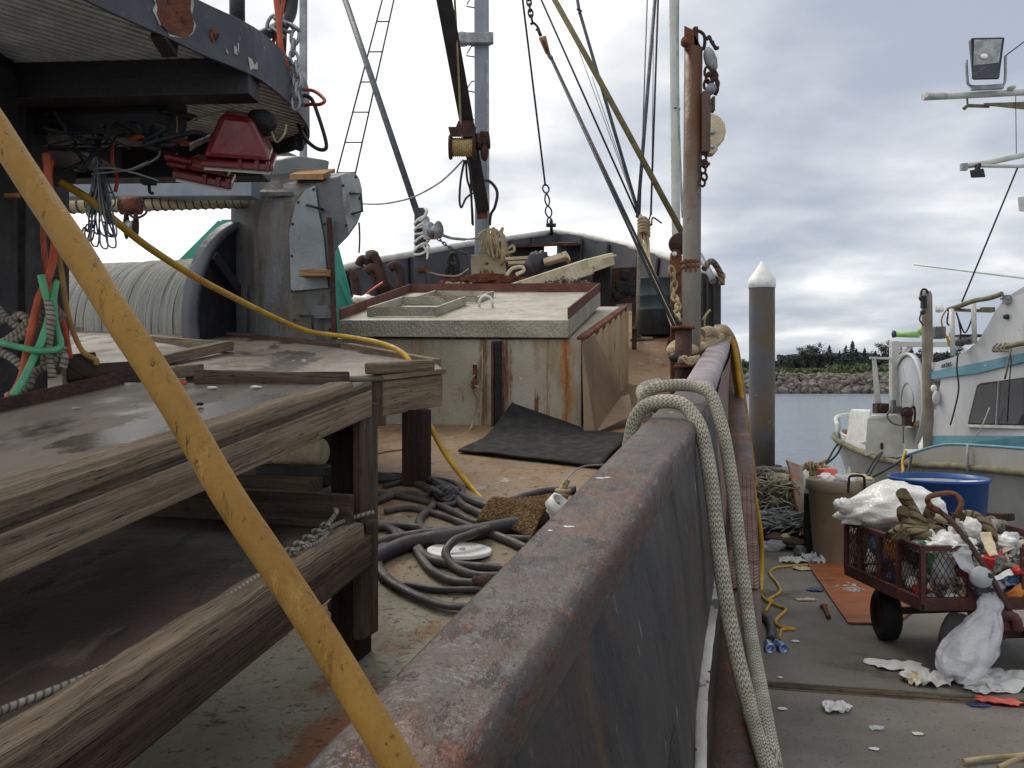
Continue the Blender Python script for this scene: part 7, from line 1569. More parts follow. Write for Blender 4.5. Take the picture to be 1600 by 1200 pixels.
b = MB(); b.blob(P(1430, 662, 14.5), (.12, .1, .07), .4, 2, 16, 9); b.build('stern_sack', 'rope_olive', bt2)
# ================================================================== DOCK CLUTTER
can = thing('trash_bin', 'tall taupe plastic trash bin heaped with rubbish on the dock', 'bin', G(1312, 890))
c = G(1312, 884); c.y += .22; c.x = (1312-800)/FPX*c.y; s_ = c.y/FPX; hc = 128*s_
b = MB(); b.lathe(c, (0, 0, 1), [(0, 0), (44*s_*.86, 0), (44*s_*.88, .01), (47*s_, hc*.92), (49*s_, hc*.93), (50*s_, hc), (48*s_, hc), (46*s_, hc*.9), (0, hc*.88)], 44); b.build('bin_body', 'can', can)
b = MB(); b.lathe(c, (0, 0, 1), [(47.5*s_, hc*.86), (50*s_, hc*.87), (51*s_, hc*.985), (50*s_, hc)], 44); b.build('rim', 'can', can)
hx = c + Vector((.04, -49*s_, hc*.88))
b = MB(); b.tube(spl([hx + Vector((-.075, 0, 0)), hx + Vector((-.075, -.015, .10)), hx + Vector((-.06, -.015, .155)), hx + Vector((.05, -.015, .155)), hx + Vector((.07, -.015, .10)), hx + Vector((.075, 0, .0))], 5), .012, 8); b.build('handle', 'rubber', can)
top = c + Vector((0, 0, hc*.97))
def ridge(d, f, sd): return 1 - 2*abs(noise.noise(d*f + Vector((sd*3.1, sd*1.7, 4.0))))
def crumple(rad, sd, a=.12):
    def f(p):
        d = Vector((p.x/rad[0], p.y/rad[1], p.z/rad[2])); return p*(1 + a*ridge(d, 1.9, sd) + a*.6*ridge(d, 4.2, sd + 2) - a)
    return f
def bit(name, p, rad, m, label, cat, amp=.35, sc=2.5, n=16, seed=1, fn=None):
    b = MB(); b.blob(p, rad, amp, sc, n + 14, seed, fn or crumple(rad, seed, .11)); return tag(b.build(name, m), label, cat)
b = MB(); b.box(top + Vector((-.10, .05, .07)), (.075, .02, 0), (-.02, .05, 0), (0, .01, .05)); tag(b.build('plastic_carton', 'pinkred', bevel=.012), 'coral red carton sticking out of the trash bin', 'carton')
bit('crumpled_bag', top + Vector((-.16, -.08, .03)), (.09, .08, .055), 'bagwhite', 'white crumpled bag at the left of the full bin', 'bag', seed=3)
bit('paper_bag', top + Vector((.15, .0, .02)), (.16, .1, .05), 'beige', 'cream crumpled paper bag at the right of the full bin', 'bag', seed=4)
bit('plastic_tub', top + Vector((-.05, -.12, .04)), (.06, .06, .05), 'clear', 'clear tub lying between the carton and bin handle', 'tub', .1, seed=5)
bit('food_wrapper', top + Vector((.04, -.10, .02)), (.07, .06, .04), 'white', 'white wrapper showing through the bin handle', 'wrapper', .5, seed=6)
b = MB(); q = top + Vector((.11, .06, .04)); b.lathe(q, (.1, .1, 1), [(0, 0), (.02, 0), (.02, .06), (.008, .08), (.008, .10), (0, .10)], 12); tag(b.build('small_bottle', 'clear'), 'small clear bottle upright in the trash bin', 'bottle')
# blue tub
tub = thing('blue_tub', 'big blue plastic tub behind the rubbish cart', 'tub', G(1466, 860))
c = Vector(((1466-800)/FPX*8.5, 8.5, 0)); s_ = 8.5/FPX; zt = EYE - (745-600)*s_
b = MB(); b.lathe(c, (0, 0, 1), [(0, 0), (62*s_, 0), (70*s_, zt*.96), (73*s_, zt*.965), (73*s_, zt), (69*s_, zt), (67*s_, zt*.9), (60*s_, .06), (0, .06)], 48); b.build('tub_body', 'blue', tub)
b = MB(); b.lathe(c + Vector((.0, -.02, zt*.93)), (0, 0, 1), [(0, 0), (67*s_, 0)], 40); b.build('contents', 'wire_pale', tub)
b = MB(); b.beam(c + Vector((-.1, -.3, zt*.955)), c + Vector((.45, -.1, zt*.955)), .05, .02); b.box(c + Vector((.18, -.28, zt*.96)), (.09, .02, 0), (-.01, .05, 0), (0, 0, .02)); tag(b.build('white_boards', 'white', bevel=.004), 'white slats lying across the rim of the blue tub', 'slats')
# orange plywood on the dock
b = MB(); q = [G(1262, 884), G(1345, 880), G(1430, 955), G(1400, 978), G(1325, 976)]; b.prism([p + Vector((0, 0, .004)) for p in q], (0, 0, .014)); tag(b.build('plywood_sheet', 'plyw_orange'), 'orange brown plywood sheet lying on the dock under the cart', 'plywood')

# rubbish cart
cart = thing('rubbish_cart', 'maroon mesh-sided dock cart overflowing with rubbish', 'cart', Vector((2.9, 5.5, 0)))
zb, zt = .42, .745
A, Bk = Vector((2.385, 5.02, 0)), Vector((2.315, 5.98, 0)); Wd = Vector((.98, .06, 0)); 
Rr, Rb = A + Wd, Bk + Wd
at = lambda p, z: Vector((p.x, p.y, z))
b = MB(); b.hexa([at(A, zb-.03), at(Rr, zb-.03), at(Rb, zb-.03), at(Bk, zb-.03), at(A, zb), at(Rr, zb), at(Rb, zb), at(Bk, zb)]); b.build('floor', 'cartred', cart)
b = MB()
for p, q in ((A, Bk), (Rr, Rb), (A, Rr), (Bk, Rb)): b.beam(at(p, zb), at(q, zb), .035, .075)
b.build('chassis', 'cartred', cart, bevel=.004)
b = MB()
for p, q in ((A, Bk), (Rr, Rb), (Bk, Rb)): b.beam(at(p, zt), at(q, zt), .03, .03)
b.beam(at(A, zt), at(A + Wd*.29, zt), .03, .03); b.beam(at(A + Wd*.62, zt), at(Rr, zt), .03, .03); b.build('top_frame', 'cartred', cart, bevel=.003)
posts = [A.lerp(Bk, k) for k in (0, .28, .52, .8, 1)] + [A + Wd*.29, A + Wd*.62, Rr, Rb, Rr.lerp(Rb, .5)]
for p in posts:
    b = MB(); b.beam(at(p, zb), at(p, zt), .03, .03); b.build('upright', 'cartred', cart, bevel=.003)
def mesh_panel(p, q, n):
    b = MB(); L = (q-p).length; H_ = zt - zb; st_ = .035
    k = -H_
    while k < L:
        for sgn in (1, -1):
            pts = []
            x0, x1 = (k, k + H_*.6) if sgn > 0 else (k + H_*.6, k)
            z0_, z1_ = zb, zt
            a0_, a1_ = max(0, min(L, x0)), max(0, min(L, x1))
            if abs(x1-x0) > 1e-6 and a0_ != a1_:
                f0, f1 = (a0_-x0)/(x1-x0), (a1_-x0)/(x1-x0)
                b.tube([at(p.lerp(q, a0_/L), z0_ + (z1_-z0_)*f0), at(p.lerp(q, a1_/L), z0_ + (z1_-z0_)*f1)], .0024, 4, cap=False)
        k += st_
    b.build('wire_mesh', 'rust_dk', cart)
mesh_panel(A, Bk, 1); mesh_panel(A, A + Wd*.29, 1); mesh_panel(A + Wd*.62, Rr, 1); mesh_panel(Bk, Rb, 1); mesh_panel(Rr, Rb, 1)
def wheel(c, axis, r, w_):
    b = MB(); ax_ = Vector(axis).normalized()
    b.lathe(c, ax_, [(r*.55, -w_*.4), (r*.8, -w_*.5), (r*.96, -w_*.38), (r, -w_*.15), (r, w_*.15), (r*.96, w_*.38), (r*.8, w_*.5), (r*.55, w_*.4)], 36); o = b.build('wheel', 'rubber', cart)
    b = MB(); b.lathe(c, ax_, [(0, -w_*.2), (r*.2, -w_*.3), (r*.25, -w_*.15), (r*.5, -w_*.2), (r*.58, -w_*.4), (r*.58, w_*.4), (r*.5, w_*.2), (r*.25, w_*.15), (r*.2, w_*.3), (0, w_*.25)], 28); h = b.build('hub', 'cartred', cart)
    h.parent = o; WLOC[h.name] = WLOC[cart.name]
wheel(Vector((2.49, 5.75, .17)), (1, -.12, 0), .17, .13)
wheel(Vector((2.56, 4.97, .19)), (.72, -.69, 0), .19, .12)
wheel(Vector((3.12, 5.08, .19)), (.80, -.6, 0), .19, .12); wheel(Vector((3.2, 5.85, .17)), (1, -.12, 0), .17, .13)
b = MB(); b.beam(Vector((2.5, 5.75, .19)), Vector((3.2, 5.83, .19)), .04, .04); b.beam(Vector((2.58, 5.1, .22)), Vector((3.1, 5.15, .22)), .05, .05); b.beam(Vector((2.85, 5.1, .2)), Vector((2.85, 5.1, .42)), .08, .08); b.beam(Vector((2.85, 5.8, .2)), Vector((2.85, 5.8, .42)), .08, .08); b.build('axle', 'rust_dk', cart)
b = MB(); hp = [P(1592, 985, 4.92), P(1575, 950, 4.92), P(1548, 900, 4.9), P(1515, 850, 5.05), P(1485, 812, 5.2), P(1463, 795, 5.28)]
b.tube(hp, .016, 10); b.build('tow_bar', 'rust_dk', cart)
b = MB(); b.tube(spl([P(1468, 800, 5.26), P(1452, 788, 5.3), P(1450, 779, 5.3), P(1458, 774, 5.3), P(1480, 771, 5.28), P(1494, 774, 5.25), P(1502, 785, 5.22), P(1499, 796, 5.2), P(1494, 805, 5.2)], 5), .017, 10); b.build('tow_handle', 'rust', cart)
b = MB(); b.tube(spl([P(1560, 962, 4.9), P(1585, 965, 4.85), P(1590, 985, 4.85)], 4), .03, 8); b.box(P(1573, 975, 4.9), (.04, 0, 0), (0, .03, 0), (0, 0, .03)); b.build('tow_hinge', 'cartred', cart)
# what is in the cart, each piece its own thing
def crump(p):  # pleats for bags
    return p
wb = MB()
def wbf(p):
    k = p.x/.30
    z = p.z*(1 - .35*max(0, -k)) - .05*max(0, -k)**2; y = p.y*(1 - .45*max(0, -k)); fold = (.006*math.sin(p.x*30 + p.z*22) + .005*math.sin(p.z*46 - p.x*26 + 1.3))*(1 + nz(p, 6))
    q_ = Vector((p.x + fold*.3, y - fold*.5, z + fold*.5)); dd_ = Vector((p.x/.33, p.y/.26, p.z/.18)); return q_*(1 + .09*ridge(dd_, 1.3, 1) + .025*ridge(dd_, 2.8, 5) - .04)
wb.blob(P(1390, 793, 5.85), (.33, .26, .175), .22, 1.7, 72, 12, wbf)
wb.blob(P(1318, 790, 5.8), (.06, .05, .05), .4, 2.2, 18, 2); wb.blob(P(1308, 788, 5.78), (.025, .03, .035), .4, 2, 12, 6)
tag(wb.build('trash_bag', 'bagwhite'), 'big full white trash bag lying at the back of the cart', 'bag')
def thickrope(pts, label, r=.038, d0=5.35):
    b = MB(); b.tube(spl([P(x, y, d0 + .05*math.sin(k*1.7)) for k, (x, y) in enumerate(pts)], 7), r, 12); return tag(b.build('old_hawser', 'rope_fat'), label, 'rope')
thickrope([(1409, 770), (1420, 788), (1430, 806), (1440, 818), (1455, 830), (1475, 845)], 'stub of brown hawser standing up out of the cart')
thickrope([(1410, 797), (1412, 810), (1425, 822), (1440, 830), (1460, 832)], 'short loop of brown hawser left of the upright stub', .034, 5.28)
thickrope([(1455, 795), (1450, 810), (1455, 825), (1470, 832), (1460, 838)], 'brown hawser bending round beside the hooked tow bar', .034, 5.3)
thickrope([(1390, 838), (1410, 826), (1430, 832), (1455, 838)], 'frayed brown hawser over the side rail of the cart', .030, 5.2)
thickrope([(1500, 806), (1520, 806), (1540, 820), (1550, 840), (1548, 860), (1540, 870)], 'brown hawser arching over the right of the cart load', .034, 5.4)
thickrope([(1510, 845), (1530, 850), (1545, 858)], 'brown hawser end below the arch in the cart', .032, 5.3)
b = MB()
for k in range(22): b.tube(spl([P(1388 + 22*random.random(), 832 + 6*random.random(), 5.15), P(1398 + 24*random.random(), 826 + 12*random.random(), 5.1), P(1392 + 30*random.random(), 836 + 10*random.random(), 5.1)], 4), .006, 5)
tag(b.build('frayed_strands', 'rope_fat'), 'frayed brown rope strands over the cart side rail', 'rope')
def sheet(name, pts4, m, label, cat, amp=.02, sc=9, n=12, solid=.004, sag=0):
    b = MB(); a, c2, d2, e2 = [Vector(p) for p in pts4]
    def f(u, v):
        p = a.lerp(c2, u).lerp(e2.lerp(d2, u), v); nn_ = (c2-a).cross(e2-a).normalized()
        return p + nn_*(amp*(nz(p, sc) + .6*nz(p, sc*2.3)) + sag*math.sin(u*3.14)*math.sin(v*3.14))
    b.grid(f, n, n); return tag(b.build(name, m, solid=solid), label, cat)
bit('plastic_bag', P(1478, 852, 5.15), (.17, .12, .07), 'bagwhite', 'white plastic shopping bag on top of the cart beside the hawser', 'bag', .45, 2.2, 30, 21)
sheet('plastic_bag', [P(1478, 848, 5.05), P(1512, 850, 5.0), P(1528, 905, 4.97), P(1500, 888, 4.98)], 'bagclear', 'thin white bag drooping over the front gate of the cart', 'bag', .03, 11)
bit('plastic_bag', P(1518, 826, 5.35), (.06, .05, .06), 'bagwhite', 'small white bag beside the hooked tow bar', 'bag', .35, 2, 18, 23)
bit('plastic_bag', P(1468, 880, 5.15), (.09, .08, .14), 'clear', 'cloudy bag pressed against the front mesh panel', 'bag', .35, 3, 22, 25)
b = MB(); c = P(1533, 902, 4.99); b.lathe(c, (-.4, -.8, .2), [(0, .09), (.055, .09), (.062, .05), (.066, -.02), (.07, -.03), (.06, -.03), (.055, 0)], 26); tag(b.build('clear_tub', 'clear'), 'clear plastic tub tipped over at the front of the cart', 'tub')
bit('tub_contents', P(1531, 902, 5.03), (.035, .03, .04), 'navy', 'dark blue scrap inside the clear tub', 'scrap', .4, 3, 14, 4)
b = MB(); c = P(1541, 893, 5.1); b.lathe(c, (.05, -.15, 1), [(0, 0), (.03, 0), (.04, .085), (.043, .09), (.036, .085), (0, .08)], 22); tag(b.build('paper_cup', 'redcup'), 'red paper cup with pale rim in the front of the cart', 'cup')
b = MB(); b.prism([P(1548, 876, 5.15), P(1562, 862, 5.2), P(1566, 885, 5.12), P(1552, 892, 5.1)], (.05, .06, .01)); b.prism([P(1565, 864, 5.2), P(1580, 882, 5.15), P(1566, 888, 5.1)], (.01, .05, .0)); tag(b.build('red_carton', 'redcup', bevel=.003), 'torn red carton by the right front post of the cart', 'carton')
sheet('napkins', [P(1543, 905, 5.0), P(1578, 890, 5.08), P(1584, 898, 5.05), P(1550, 908, 4.98)], 'paper', 'white printed napkins on the front right of the cart', 'paper', .012, 14)
sheet('orange_wrapper', [P(1572, 928, 5.04), P(1602, 905, 5.06), P(1606, 930, 5.06), P(1580, 940, 5.04)], 'orange', 'amber plastic wrapper behind the right front mesh', 'wrapper', .02, 12)
sheet('net_bag', [P(1570, 866, 5.2), P(1600, 872, 5.2), P(1604, 890, 5.1), P(1575, 884, 5.1)], 'rope_olive', 'tan mesh bag at the right corner of the cart', 'bag', .02, 16)
bit('red_wrapper', P(1594, 893, 5.08), (.05, .04, .025), 'redcup', 'crumpled red wrapper beside the printed napkins', 'wrapper', .5, 3, 14, 31)
bit('paper_wad', P(1570, 848, 5.35), (.07, .05, .04), 'paper', 'white paper wad above the red carton', 'paper', .5, 3, 14, 32)
sheet('long_cardboard', [P(1560, 858, 5.3), P(1600, 842, 5.35), P(1602, 848, 5.33), P(1565, 866, 5.25)], 'beige', 'beige cardboard strip sticking out right of the cart', 'cardboard', .006, 8)
sheet('glove', [P(1530, 833, 5.25), P(1548, 832, 5.25), P(1560, 868, 5.1), P(1546, 870, 5.1)], 'beige', 'limp beige cloth hanging over the hawser in the cart', 'cloth', .015, 12)
bit('black_bag', P(1535, 923, 4.98), (.06, .04, .035), 'blackbag', 'black plastic bag bunched below the clear tub', 'bag', .5, 2.6, 18, 33)
b = MB(); c = P(1478, 812, 5.4); b.lathe(c, (.8, -.3, -.25), [(0, -.07), (.03, -.07), (.033, 0), (.03, .07), (0, .07)], 18); tag(b.build('beverage_can', 'beige'), 'dented pale can beside the tow bar on the cart', 'can')
b = MB(); b.lathe(P(1486, 810, 5.35), (.8, -.3, -.25), [(.034, -.01), (.036, -.01), (.036, .02), (.034, .02)], 18); tag(b.build('black_ring', 'rubber'), 'black rubber ring round the pale can in the cart', 'ring')
# heap seen through the mesh
heap = [(1350, 838, 5.75, .10, .08, 'beige', 'brown paper sack low at the back corner inside the cart', 'sack'), (1342, 860, 5.72, .05, .09, 'rope_tan', 'tan cloth bundle by the back post inside the cart', 'cloth'),
        (1372, 852, 5.5, .06, .07, 'bluefab', 'blue wrapper behind the second mesh bay', 'wrapper'), (1382, 872, 5.4, .06, .06, 'bluefab', 'blue striped bag low behind the second mesh bay', 'bag'), (1385, 845, 5.5, .05, .05, 'galv', 'crumpled foil behind the mesh beside the blue wrapper', 'foil'),
        (1400, 856, 5.3, .07, .09, 'orange', 'orange brown netting bundle behind the third mesh bay', 'bundle'), (1412, 885, 5.25, .05, .08, 'clear', 'clear bottle jammed behind the third mesh bay', 'bottle'), (1426, 862, 5.2, .07, .08, 'blackbag', 'grey plastic bundle behind the front mesh bay', 'bundle'),
        (1393, 903, 5.3, .045, .035, 'navy', 'navy can low in the cart by the chassis', 'can'), (1365, 890, 5.5, .05, .03, 'paper', 'white scrap on the cart floor', 'paper'), (1425, 912, 5.12, .04, .04, 'paper', 'white cup near the front corner post', 'cup'), (1433, 928, 5.1, .03, .05, 'redcup', 'red scrap near the front corner post', 'scrap'),
        (1452, 870, 5.12, .03, .10, 'green', 'green bottle standing behind the front mesh', 'bottle'), (1462, 918, 5.12, .045, .03, 'orange', 'orange peel coloured wrapper behind the front mesh', 'wrapper'), (1455, 934, 5.08, .03, .025, 'galv', 'crushed silver can on the front floor of the cart', 'can'), (1475, 915, 5.12, .06, .06, 'clear', 'clear bottle lying behind the front mesh', 'bottle'), (1486, 934, 5.08, .04, .025, 'paper', 'white paper scrap by the inner gate post', 'paper'),
        (1508, 905, 5.15, .05, .05, 'redcup', 'red bag showing in the open gate of the cart', 'bag'), (1508, 930, 5.1, .04, .06, 'beige', 'cream rope end trailing from the open gate', 'rope'), (1441, 850, 5.1, .022, .02, 'green', 'green bottle cap on the white shopping bag', 'cap'), (1525, 870, 5.2, .06, .04, 'blackbag', 'dark grey bag between the hawser and the red cup', 'bag'), (1590, 858, 5.5, .12, .05, 'bagwhite', 'white bag at the far right of the load', 'bag')]
for i, (x, y, d, r_, rz_, m_, lb_, ct_) in enumerate(heap):
    q_ = P(x, y, d); sx_ = A.lerp(Bk, max(0, min(1, (q_.y - A.y)/(Bk.y - A.y)))).x
    for it_ in range(30):
        if q_.x - r_*1.1 > sx_ or x > 1440: break
        d += .03; q_ = P(x, y, d)
    if x > 1440 and x < 1500: d = max(d, 5.02 + r_)
    bit(ct_ if ct_ not in ('cap', 'rope') else {'cap': 'green_stopper', 'rope': 'rope_end'}[ct_], P(x, y, d), (r_, r_*.8, rz_), m_, lb_, ct_, .4, 2.6, 18, 40 + i)
bt = MB()                                                       # dark mixed waste that fills the cart
for k in range(170):
    u, v = random.random(), random.random(); p = A.lerp(Bk, .06 + .88*u) + Wd*(.08 + .84*v); bt.blob(Vector((p.x + .06, p.y, zb + .03 + (.22 + .12*u)*random.random())), (.03 + .045*random.random(), .04, .02 + .03*random.random()), .6, 3, 10, k)
M['waste'] = mat('mixed_waste', (96, 88, 80), (150, 144, 138), s=14, rough=.7, bump=.3, layers=(((60, 70, 92), 11, (1, 1, 1), .6, .04), ((120, 74, 50), 13, (1, 1, 1), .61, .04), ((206, 204, 200), 17, (1, 1, 1), .6, .03), ((38, 38, 40), 15, (1, 1, 1), .56, .04)))
tag(bt.build('mixed_waste', 'waste'), 'mixed small waste filling the cart under the bags', 'waste', kind='stuff')
for i, (x0, y0, x1, y1, d, m_, lb_, ct_) in enumerate((
    (1500, 838, 1545, 862, 5.3, 'bagclear', 'crumpled clear film spread beside the hawser arch in the cart', 'film'), (1555, 835, 1600, 862, 5.5, 'bagwhite', 'white bag lapping over the back right of the load', 'bag'),
    (1428, 838, 1470, 862, 5.15, 'bagwhite', 'white film folded over the cart side above the front bay', 'film'), (1505, 868, 1540, 892, 5.05, 'bagclear', 'clear film drooping over the red cup', 'film'),
    (1575, 850, 1606, 872, 5.25, 'newsprint', 'crumpled newspaper at the right edge of the load', 'newspaper'), (1448, 880, 1490, 925, 5.10, 'bagclear', 'cloudy film behind the front mesh of the cart', 'film'),
    (1565, 895, 1600, 918, 5.1, 'bagclear', 'clear wrapping behind the right front mesh', 'wrapping'), (1480, 815, 1512, 838, 5.4, 'paper', 'white paper tucked under the hooked tow bar', 'paper'))):
    sheet(ct_ if ct_ not in ('film', 'wrapping', 'paper', 'newspaper') else 'crumpled_' + ct_, [P(x0, y1, d), P(x1, y1 - 3, d - .02), P(x1 - 4, y0, d + .16), P(x0 + 3, y0 + 4, d + .18)], m_, lb_, ct_, .05, 13, 22, .003, .05)
rb_ = random.Random(17)
for i, (x, y, d, r_, rz_, m_, lb_, ct_) in enumerate((
    (1520, 842, 5.45, .13, .08, 'bagwhite', 'fat white bag under the hawser arch', 'bag'), (1560, 852, 5.45, .12, .07, 'bagclear', 'cloudy full bag behind the red carton', 'bag'), (1592, 880, 5.3, .09, .07, 'bagwhite', 'white bag above the crumpled red wrapper', 'bag'),
    (1500, 880, 5.2, .10, .08, 'bagclear', 'cloudy bag swelling behind the inner gate post', 'bag'), (1450, 850, 5.35, .09, .06, 'bagwhite', 'white bag squeezed under the front hawser loop', 'bag'), (1540, 870, 5.3, .07, .05, 'blackbag', 'black film wad under the beige cloth', 'film'),
    (1580, 905, 5.15, .06, .05, 'bluefab', 'blue wrapper behind the amber plastic', 'wrapper'), (1555, 918, 5.1, .05, .04, 'newsprint', 'newsprint ball left of the amber plastic', 'paper'), (1490, 862, 5.12, .05, .04, 'pinkred', 'pink wrapper poking out by the drooping bag', 'wrapper'))):
    bit('full_bag' if ct_ == 'bag' else 'loose_' + ct_, P(x, y, d), (r_, r_*.8, rz_), m_, lb_, ct_, .35, 2.2, 22, 80 + i)
for i, (x, y, dx, dy, m_, lb_) in enumerate(((1463, 905, .03, .09, 'clear', 'clear drink bottle standing inside the front mesh'), (1512, 915, .08, .03, 'green', 'green drink bottle lying in the open gate'), (1380, 858, .02, .09, 'clear', 'clear drink bottle inside the second mesh bay'), (1585, 925, .06, .04, 'clear', 'clear drink bottle behind the amber plastic'))):
    b = MB(); c = P(x, y, 5.2 + .5*(i == 2)); ax_ = Vector((dx, -.02, dy)).normalized(); b.lathe(c, ax_, [(0, -.1), (.03, -.1), (.033, -.09), (.033, .04), (.012, .08), (.012, .10), (0, .10)], 18); bo_ = b.build('drink_bottle', m_); tag(bo_, lb_, 'bottle')
# clear bag hanging from the gate to the dock
def hb_(u, v):
    cx0 = interp([(0, 1545), (.15, 1548), (.3, 1540), (.6, 1515), (.85, 1503), (1, 1500)], v); hw_ = interp([(0, 9), (.12, 20), (.22, 16), (.45, 36), (.7, 44), (.88, 36), (1, 24)], v)
    y = interp([(0, 925), (1, 1062)], v); d = interp([(0, 4.95), (.3, 4.86), (1, 4.66)], v)
    a = u*2*math.pi; p = P(cx0 + hw_*math.cos(a), y, d); p.y += hw_/FPX*d*.8*math.sin(a); k = nz((math.cos(a)*2.2, math.sin(a)*2.2, v*5), 1)
    pl_ = (.007*math.sin(a*8 + v*6 + 2*nz((v*3, a, 1))) + .006*math.sin(a*13 - v*9))*min(1, v*3); p += Vector((math.cos(a)*pl_ + .012*k, math.sin(a)*pl_ + .02*k, .006*k)); 
    p.z = max(p.z, .012 + .01*abs(k)) if v > .8 else p.z
    return p
b = MB(); b.grid(hb_, 48, 30); tag(b.build('hanging_bag', 'bagclear'), 'torn cloudy plastic bag hanging from the cart gate onto the dock', 'bag')

# litter lying on the dock
def litter(name, px, py, wpx, hpx, m, label, cat='paper', amp=.4, seed=0, rz=0, h=.02):
    c = G(px, py); s2 = c.y/FPX; r_ = wpx*s2/2; ry = max(.012, hpx*s2/2*c.y/EYE*.75)
    b = MB(); n = 26
    def f(u, v):
        x, y = (u-.5)*2, (v-.5)*2; k = 1 + amp*nz((x*1.7 + seed*5, y*1.7, seed), 1); ca, sa = math.cos(rz), math.sin(rz); rr_ = math.sqrt(max(1e-6, max(x*x, y*y)/(x*x+y*y))) if x or y else 1
        X, Y = x*r_*k*rr_*1.12, y*ry*k*rr_*1.12; z = .006 + h*(.5 + .9*nz((x*2.6 + seed, y*2.6, 7 + seed), 1))**1 * (1 - .35*max(abs(x), abs(y)))
        return c + Vector((X*ca - Y*sa, X*sa + Y*ca, max(.005, z)))
    b.grid(f, n, n, uvs_=(r_, ry)); return tag(b.build(name, m, solid=.002), label, cat)
litter('tissue', 1400, 1042, 78, 20, 'paper', 'long twisted white tissue on the dock beside the front wheel', seed=1, rz=-.25, h=.03)
litter('crumpled_paper', 1448, 1066, 64, 26, 'paper', 'crumpled white paper below the hanging bag', seed=2, h=.06)
litter('paper_cup', 1428, 1066, 34, 18, 'beige', 'flattened cream cup beside the crumpled paper on the timber joint', 'cup', seed=3, h=.05)
litter('white_sheet', 1564, 1066, 110, 42, 'paper', 'large crumpled white sheet at the right edge of the dock', seed=4, h=.06)
litter('white_sheet', 1540, 1080, 60, 16, 'paper', 'smaller white scrap lying before the large sheet', seed=5, h=.03)
litter('tissue', 1306, 1110, 44, 18, 'paper', 'white wad of tissue alone on the open dock', 'paper', seed=6, h=.05)
litter('orange_flyer', 1560, 1098, 66, 14, 'pinkred', 'coral folded flyer on the dock at the right', seed=7, rz=-.3, h=.02)
litter('purple_wrapper', 1528, 1103, 28, 8, 'navy', 'small purple wrapper near the coral flyer', 'wrapper', seed=8, rz=-.3, h=.006)
litter('green_scrap', 1590, 1078, 30, 12, 'green', 'green scrap under the large white sheet', 'scrap', seed=9, h=.01)
litter('flat_scrap', 1222, 1109, 13, 5, 'paper', 'small flat white scrap nearest the hull on the dock', seed=10, h=.002)
litter('foil_scrap', 1370, 1140, 22, 8, 'bagclear', 'clear film scrap below the tissue wad', 'scrap', seed=11, h=.012)
litter('flat_scrap', 1433, 1148, 14, 6, 'paper', 'small round white scrap right of the film scrap', seed=12, h=.002)
litter('flat_scrap', 1366, 1172, 16, 5, 'paper', 'faint white scrap lowest on the dock', seed=13, h=.002)
litter('flat_scrap', 1243, 1003, 11, 4, 'paper', 'tiny white scrap right of the blue plugs', seed=14, h=.002)
litter('flat_scrap', 1219, 1060, 7, 3, 'paper', 'tiny white scrap by the timber joint near the hull', seed=15, h=.002)
litter('blue_can', 1274, 923, 22, 7, 'navy', 'blue and white wrapper at the corner of the orange plywood', 'wrapper', seed=16, h=.02)
litter('newspaper', 1318, 917, 52, 12, 'newsprint', 'printed newspaper lying on the orange plywood', 'newspaper', seed=17, h=.02)
litter('newspaper', 1334, 925, 30, 8, 'newsprint', 'second newspaper piece by the back wheel', 'newspaper', seed=18, h=.03)
litter('brown_leaf', 1260, 938, 30, 5, 'beige', 'beige stick-like scrap left of the orange plywood', 'scrap', seed=19, h=.008)
litter('tan_carton', 1252, 890, 24, 7, 'beige', 'flat tan carton at the end of the yellow lead', 'carton', seed=20, h=.02)
litter('twig', 1298, 910, 26, 4, 'wood_pale', 'thin pale twig on the orange plywood', 'twig', seed=22, h=.006)
b = MB(); c = G(1290, 948, .02); b.beam(G(1287, 945, .02), G(1295, 964, .02), .03, .025); b.beam(G(1283, 948, .02), G(1291, 945, .02), .03, .02); tag(b.build('rusty_bracket', 'rust', bevel=.004), 'small rusty metal bracket on the dock beside the plywood', 'bracket')
line('stray_rope', [G(1505, 1190, .02), G(1530, 1186, .02), G(1560, 1183, .02), G(1600, 1180, .02), G(1650, 1172, .02)], .012, 'rope_tan', 'tan rope end at the bottom right corner of the dock', 'rope', 8)
line('stray_rope', [G(1560, 1200, .02), G(1590, 1186, .05), G(1620, 1176, .02)], .012, 'rope_tan', 'second tan rope bight at the bottom right corner', 'rope', 8)

# heap of nets, lines and boards between the hull and the bin
def lines_heap(name, x0, x1, y0, y1, d0, d1, n, r, m, label, flat=.4, seed=1):
    rs2 = random.Random(seed); b = MB()
    for k in range(n):
        cx_, cy_2 = rs2.uniform(x0, x1), rs2.uniform(y0, y1); L = rs2.uniform(.5, 1.2)*(x1-x0)*.5; a = rs2.gauss(0, .8); d = rs2.uniform(d0, d1); pts = []
        for q in range(5):
            f = (q-2)/2; pts.append(P(min(x1 + 6, max(x0 - 6, cx_ + f*L*math.cos(a) + rs2.uniform(-5, 5))), cy_2 + f*L*math.sin(a)*flat + f*f*rs2.uniform(2, 20), d + rs2.uniform(-.1, .1)))
        b.tube(spl(pts, 5), r, 5)
    return tag(b.build(name, m), label, 'rope')
b = MB(); b.blob(P(1224, 800, 9.95), (.36, .35, .42), .25, 2, 24, 3); b.blob(P(1228, 822, 9.6), (.4, .3, .2), .25, 2, 24, 5); tag(b.build('net_pile', 'rope_olive'), 'dark core of the net pile on the dock left of the bin', 'net')
lines_heap('rope_heap', 1186, 1244, 752, 800, 9.45, 9.9, 260, .0085, 'rope_olive', 'heap of olive fishing line on the dock beside the hull', .8, 2)
lines_heap('rope_heap', 1186, 1280, 800, 835, 9.2, 9.5, 260, .0085, 'rope_teal', 'coils of grey teal line in front of the olive heap', .4, 4)
